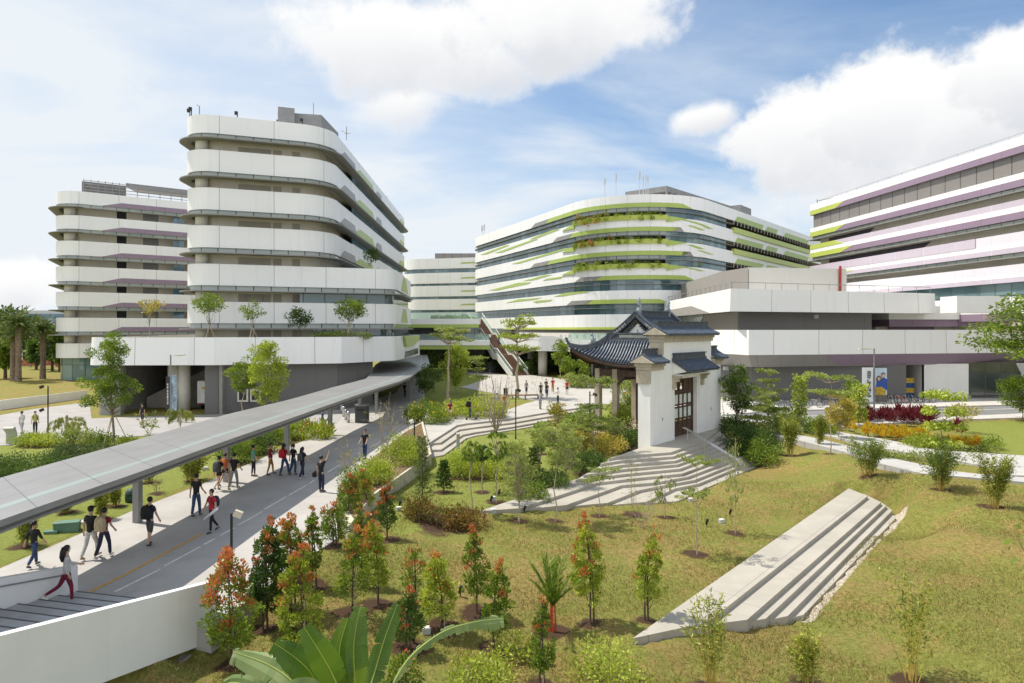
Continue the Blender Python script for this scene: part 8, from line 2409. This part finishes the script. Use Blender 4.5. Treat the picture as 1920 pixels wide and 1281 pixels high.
def backpack(label, J, Mw, c, size=1.0):
    mt = cloth(c, CL[c]); q = J['chest']+Vector((0, -.20, -.07))
    def bd(b):
        vs = []
        n = 12
        for zi, (z, sx, sy) in enumerate(((-.24,.12,.06),(-.22,.155,.10),(-.05,.165,.12),(.12,.155,.10),(.20,.11,.065),(.22,.05,.03))):
            for k in range(n):
                a = 2*math.pi*k/n; ca, sa = math.cos(a), math.sin(a)
                vs.append((q.x+sx*size*math.copysign(abs(ca)**.6, ca), q.y+sy*size*math.copysign(abs(sa)**.6, sa), q.z+z*size))
        fs = [(i*n+k, i*n+(k+1) % n, (i+1)*n+(k+1) % n, (i+1)*n+k) for i in range(5) for k in range(n)]+[tuple(range(n))[::-1], tuple(5*n+k for k in range(n))]
        b.add(vs, fs)
    def ex(r):
        for s in (-1, 1): part(lambda b: b.tube([q+Vector((s*.09,.05,.17)), J['sh0' if s < 0 else 'sh1'].lerp(J['nb'], .35)+Vector((0,0,.065)), J['chest']+Vector((s*.105,.135,-.02)), q+Vector((s*.13,.08,-.17))], .018, 5), 'strap', mt, r)
        part(lambda b: b.ball((q.x, q.y-.115*size, q.z-.09*size), .09*size, 8, 6, 0, (1.1,.45,.9)), 'pocket', mt, r)
    return carried('backpack', label, Mw, bd, mt, 'backpack', ex)
def hand(J, k): return J['pa%d' % k]+J['d2%d' % k]*.03
WALK = dict(legs=((20, 4), (-12, -38))); WALK2 = dict(legs=((-14, -36), (22, 6))); STAND = dict(legs=((3, 0), (-3, -3)), arms=((-4, 9, 10), (4, 9, 12)))
def mix(a, **k): d = dict(a); d.update(k); return d
person(0,125,1131,1.62,-52,'woman in light grey sweatshirt and wine trousers stepping onto the stair',"ltgrey","wine",mix(WALK2,legs=((-26,-62),(16,2)),fem=1,hair='long',sleeve=1.9,slim=1,shoes='white',arms=((24,8,50),(-12,8,35))),z=.12)
person(1,64,1066,1.50,-12,'woman in black top and jeans walking by the grass edge, far left',"black","jeans",mix(WALK,fem=1,hair='tail',sleeve=1.4,arms=((-24,14,14),(16,14,20))))
person(2,170,1055,1.76,-8,'man in black cap and grey trousers walking beside a beige backpack',"black","ltgrey",mix(WALK,cap='black',shoes='khaki',arms=((-12,9,18),(16,8,26)),legs=((-14,-30),(24,6))))
r,J,Mw = person(3,195,1055,1.70,-5,'man in maroon shirt carrying a beige backpack on the path',"maroon","navy",mix(WALK2,shoes='ltgrey')); backpack('beige backpack on the back of the man in maroon',J,Mw,'beige',1.12)
r,J,Mw = person(4,281,1035,1.72,-14,'man in navy shirt and dark shorts walking past the first canopy post',"navy","dkgrey",mix(WALK,legs=((8,-4),(-8,-18)),legs_cover=1.05,arms=((6,10,20),(14,12,14)))); backpack('black backpack on the man in dark shorts',J,Mw,'black',1.1)
person(5,368,972,1.75,-12,'man in black shirt and dark jeans walking alone in mid path',"black","jeans",mix(WALK,legs=((-8,-14),(12,4))))
r,J,Mw = person(6,397,1011,1.66,150,'person in red shirt and black track trousers walking towards the camera',"red","black",mix(WALK,legs=((14,2),(-14,-38)),arms=((-6,10,24),(14,20,10)),slim=1,fem=.6))
hq = hand(J,0); carried('paper_roll','long white paper roll carried by the person in red',Mw,lambda b: b.tube([hq+Vector((.44,.10,-.24)),hq+Vector((-.34,.10,.30))],.055,12),M('paper_white',(.74,.76,.82),rough=.6,var=.02),'paper roll')
backpack('dark blue backpack of the person in red',J,Mw,'navy',.9)
r,J,Mw = person(7,411,921,1.62,-14,'woman in black shorts with bun beside the second canopy post',"black","black",mix(WALK,legs=((6,-2),(-20,-52)),fem=1,hair='bun',brown=1,legs_cover=.5,shoes='khaki')); backpack('grey backpack of the woman in black shorts',J,Mw,'dkgrey',1.2)
person(8,422,914,1.62,-20,'woman in orange top mostly hidden behind the second canopy post',"orange","black",mix(WALK2,fem=1,legs_cover=.6,brown=1))
person(9,439,921,1.76,-12,'man in black shirt and grey trousers right of the second canopy post',"black","grey",mix(WALK,legs=((-18,-26),(16,4)),shoes='khaki'))
r,J,Mw = person(10,475,898,1.63,-62,'woman in teal top and black leggings looking up from her phone',"teal","black",mix(WALK2,legs=((-4,-6),(8,0)),fem=1,hair='bun',slim=1,arms=((10,8,40),(12,8,62)),legs_cover=1.9))
hq = hand(J,1); carried('mobile_phone','dark phone held by the woman in teal',Mw,lambda b: b.box(hq+Vector((0,.04,.02)),(.07,.14,.012)),blackm,'phone')
r,J,Mw = person(11,507,896,1.68,-70,'man in maroon shirt and mustard trousers hugging a folder',"maroon","mustard",mix(WALK,legs=((16,4),(-8,-16)),arms=((30,6,95,.5),(24,6,105,.5)),slim=1,brown=1))
carried('folder','grey folder hugged by the man in mustard trousers',Mw,lambda b: b.box(J['chest']+Vector((-.02,.20,-.02)),(.26,.05,.33),0,0,Matrix.Rotation(R(-8),3,'X')),M('folder_grey',(.26,.24,.21)),'folder')
r,J,Mw = person(12,533,898,1.66,-30,'woman in maroon shirt with long hair and red backpack',"maroon","jeans",mix(WALK,legs=((-10,-22),(26,8)),fem=1,hair='long',arms=((12,8,70),(12,8,80)))); backpack('red backpack of the long haired woman',J,Mw,'bright',1.05)
person(13,550,897,1.64,-34,'woman in black shirt with ponytail between red and black backpacks',"black","jeans",mix(WALK2,legs=((-4,-30),(12,-6)),fem=1,hair='tail',arms=((-14,10,12),(22,8,60))))
r,J,Mw = person(14,567,904,1.66,-24,'woman with very long black hair striding at the right of the group',"black","navy",mix(WALK,legs=((26,10),(-24,-34)),fem=1,hair='long',wide=.05,shoes='ltgrey')); backpack('small black backpack under the very long hair',J,Mw,'dkgrey',.9)
r,J,Mw = person(15,602,924,1.73,-30,'man in black shirt waving with a raised right arm',"black","navy",mix(STAND,legs=((2,0),(6,-2)),arms=((-4,14,10),(150,20,16)),shoes='dkgrey'))
def bagx(r): part(lambda b: b.tube([J['wr0']+Vector((-.10,-.02,.05)),J['sh0']+Vector((.05,-.02,.08)),J['chest']+Vector((.02,.14,0))],.014,5),'strap',cloth('black',CL['black']),r)
carried('shoulder_bag','black shoulder bag of the waving man',Mw,lambda b: b.ball(J['wr0']+Vector((-.12,-.03,-.06)),.19,10,8,0,(.55,1,.85)),cloth('black',CL['black']),'bag',bagx)
r,J,Mw = person(16,684,861,1.76,165,'man in black shirt and blue trousers standing at the path with a scooter',"black","jeans",mix(STAND,arms=((20,8,30),(20,8,30)),legs=((5,0),(-4,-6))))
def scooter(label, Mw, off, c):
    r = empty('kick_scooter',(0,0,0),0,label,'scooter'); r.matrix_world = Mw@Matrix.Translation(off)
    part(lambda b: b.box((0,0,.10),(.12,.62,.04)),'deck',M('scooter_%s'%c,CL[c],rough=.4),r)
    st_ = part(lambda b: b.tube([(0,.34,.12),(0,.42,.16),(0,.36,.92)],.018,6),'steering_column',ssteel,r); part(lambda b: b.tube([(-.22,.35,.93),(.22,.35,.93)],.017,6),'handlebar',blackm,st_)
    for y in (-.38,.44): part(lambda b: b.tube([(-.018,y,.10),(.018,y,.10)],.10,14),'wheel',blackm,r)
scooter('silver kick scooter held by the man in blue trousers on the path',Mw,(-.02,.30,0),'ltgrey')
person(17,605,797,1.70,70,'man in pale blue shirt under the canopy by the fourth post',"blue","jeans",mix(WALK2,arms=((10,8,60),(10,8,70))))
r,J,Mw = person(18,759,747,1.72,-10,'dark dressed person in shade under the far end of the canopy',"black","black",mix(STAND)); backpack('black backpack of the person in the canopy shade',J,Mw,'black')
person(19,267,797,1.72,160,'man in black standing in front of the loading bay',"black","dkgrey",mix(STAND,cap='black',legs_cover=1.1))
person(20,41,815,1.70,60,'man in white shirt behind the hedge at far left',"white","ltgrey",mix(WALK2))
r,J,Mw = person(21,66,814,1.66,-150,'person in yellow green shirt with black bag behind the hedge at far left',"olive","black",mix(STAND)); backpack('black bag on the person in yellow green',J,Mw,'black')
r,J,Mw = person(22,844,791,1.64,170,'girl in maroon shirt and white shorts riding a skateboard',"maroon","white",mix(STAND,fem=1,hair='long',legs_cover=.45,arms=((8,14,20),(4,16,15))))
r.location.z += .11
sk = empty('skateboard', r.location-Vector((0,0,.11)), R(75), 'skateboard under the girl in white shorts', 'skateboard')
part(lambda b: b.box((0,0,.095),(.2,.75,.02)),'deck',M('deck_dark',(.06,.05,.05)),sk)
for y in (-.25,.25):
    for x in (-.08,.08): part(lambda b: b.tube([(x-.015,y,.035),(x+.015,y,.035)],.035,8),'wheel',M('wheel_pale',(.6,.6,.55)),sk)
bq = P(900,770,.024)
person(23,900,768,1.70,175,'bald man in black seated on the curved bench',"black","jeans",dict(sit=1,lean=14,arms=((30,8,50,.3),(30,8,50,.3)),brown=1),at_=Vector((bq.x,bq.y-.05,.03)))
r,J,Mw = person(24,881,788,1.76,-75,'man in black shirt with backpack riding a scooter on the plaza',"black","jeans",mix(STAND,arms=((25,10,35),(25,10,35)),shoes='khaki')); r.location.z += .11; Mw = Matrix.Translation((0,0,.11))@Mw; backpack('black backpack of the scooter rider',J,Mw,'black',1.1)
scooter('white wheeled scooter under the plaza rider',Mw,(0,.10,-.11),'white')
person(25,946,773,1.74,30,'man in red shirt and jeans behind the leafless shrub',"red","jeans",mix(WALK))
person(26,932,769,1.60,140,'person in grey patterned clothes half hidden by the leafless shrub',"check","ltgrey",mix(STAND,legs_cover=1.6))
person(27,1013,768,1.76,-40,'man in pale checked shirt and grey trousers on the plaza',"check","grey",mix(STAND,arms=((20,8,50),(14,10,35))))
person(28,1046,758,1.70,60,'person in white shirt and greenish trousers right of the checked shirt man',"white","dkgreen",mix(STAND,arms=((20,8,60),(20,8,60))))
person(29,1014,746,1.70,175,'man in black shirt directly behind the checked shirt man',"black","navy",mix(WALK))
person(30,1025.5,746,1.66,178,'woman in black with white lanyard in the plaza group',"black","jeans",mix(WALK2,fem=1,hair='long'))
person(31,1024,738,1.72,170,'man in black with folded arms behind the lanyard woman',"black","navy",mix(STAND,arms=((20,8,95,.8),(20,8,95,.8))))
person(32,1036.5,736,1.74,178,'man in red shirt and mustard trousers on the plaza',"bright","mustard",mix(STAND,arms=((10,14,60,.2),(6,10,20))))
r,J,Mw = person(33,1063,740.5,1.72,180,'man in red shirt and black shorts walking alone on the plaza',"bright","black",mix(WALK,legs_cover=.75))
hq = hand(J,0); carried('blue_folder','light blue folder in the hand of the man in black shorts',Mw,lambda b: b.box(hq+Vector((0,.02,-.08)),(.03,.30,.24)),M('folder_blue',(.12,.42,.60)),'folder')
person(34,987,741,1.70,150,'man in grey shirt and dark shorts standing left of the plaza group',"grey","dkgrey",mix(STAND,legs_cover=1.3))
for k, (t, c, l) in enumerate(((.56,'white','person in white shirt descending the outdoor stair'),(.53,'navy','person in dark shirt descending the outdoor stair'))):
    q = sp(t,(-.45,.55)[k],0); q.z += .16
    person(35+k,0,0,1.68,150,l,c,'jeans',mix(WALK),at_=q)
# turn the skeletons into skin surfaces
tmp = []
for nm, V, E, Rr, mat, par, sub in JOBS:
    me = bpy.data.meshes.new(nm); me.from_pydata(V, E, []); o = bpy.data.objects.new(nm, me); col.objects.link(o)
    md = o.modifiers.new('skin', 'SKIN'); md.use_smooth_shade = True
    for k, sv in enumerate(me.skin_vertices[0].data): sv.radius = (Rr[k], Rr[k]); sv.use_root = (k == 0)
    ss = o.modifiers.new('sub', 'SUBSURF'); ss.levels = sub; ss.render_levels = sub
    tmp.append((o, mat, par, nm))
dg = bpy.context.evaluated_depsgraph_get()
for o, mat, par, nm in tmp:
    me = bpy.data.meshes.new_from_object(o.evaluated_get(dg)); me.materials.clear(); me.materials.append(mat)
    old = o.data; o.modifiers.clear(); o.data = me; o.parent = par; bpy.data.meshes.remove(old)
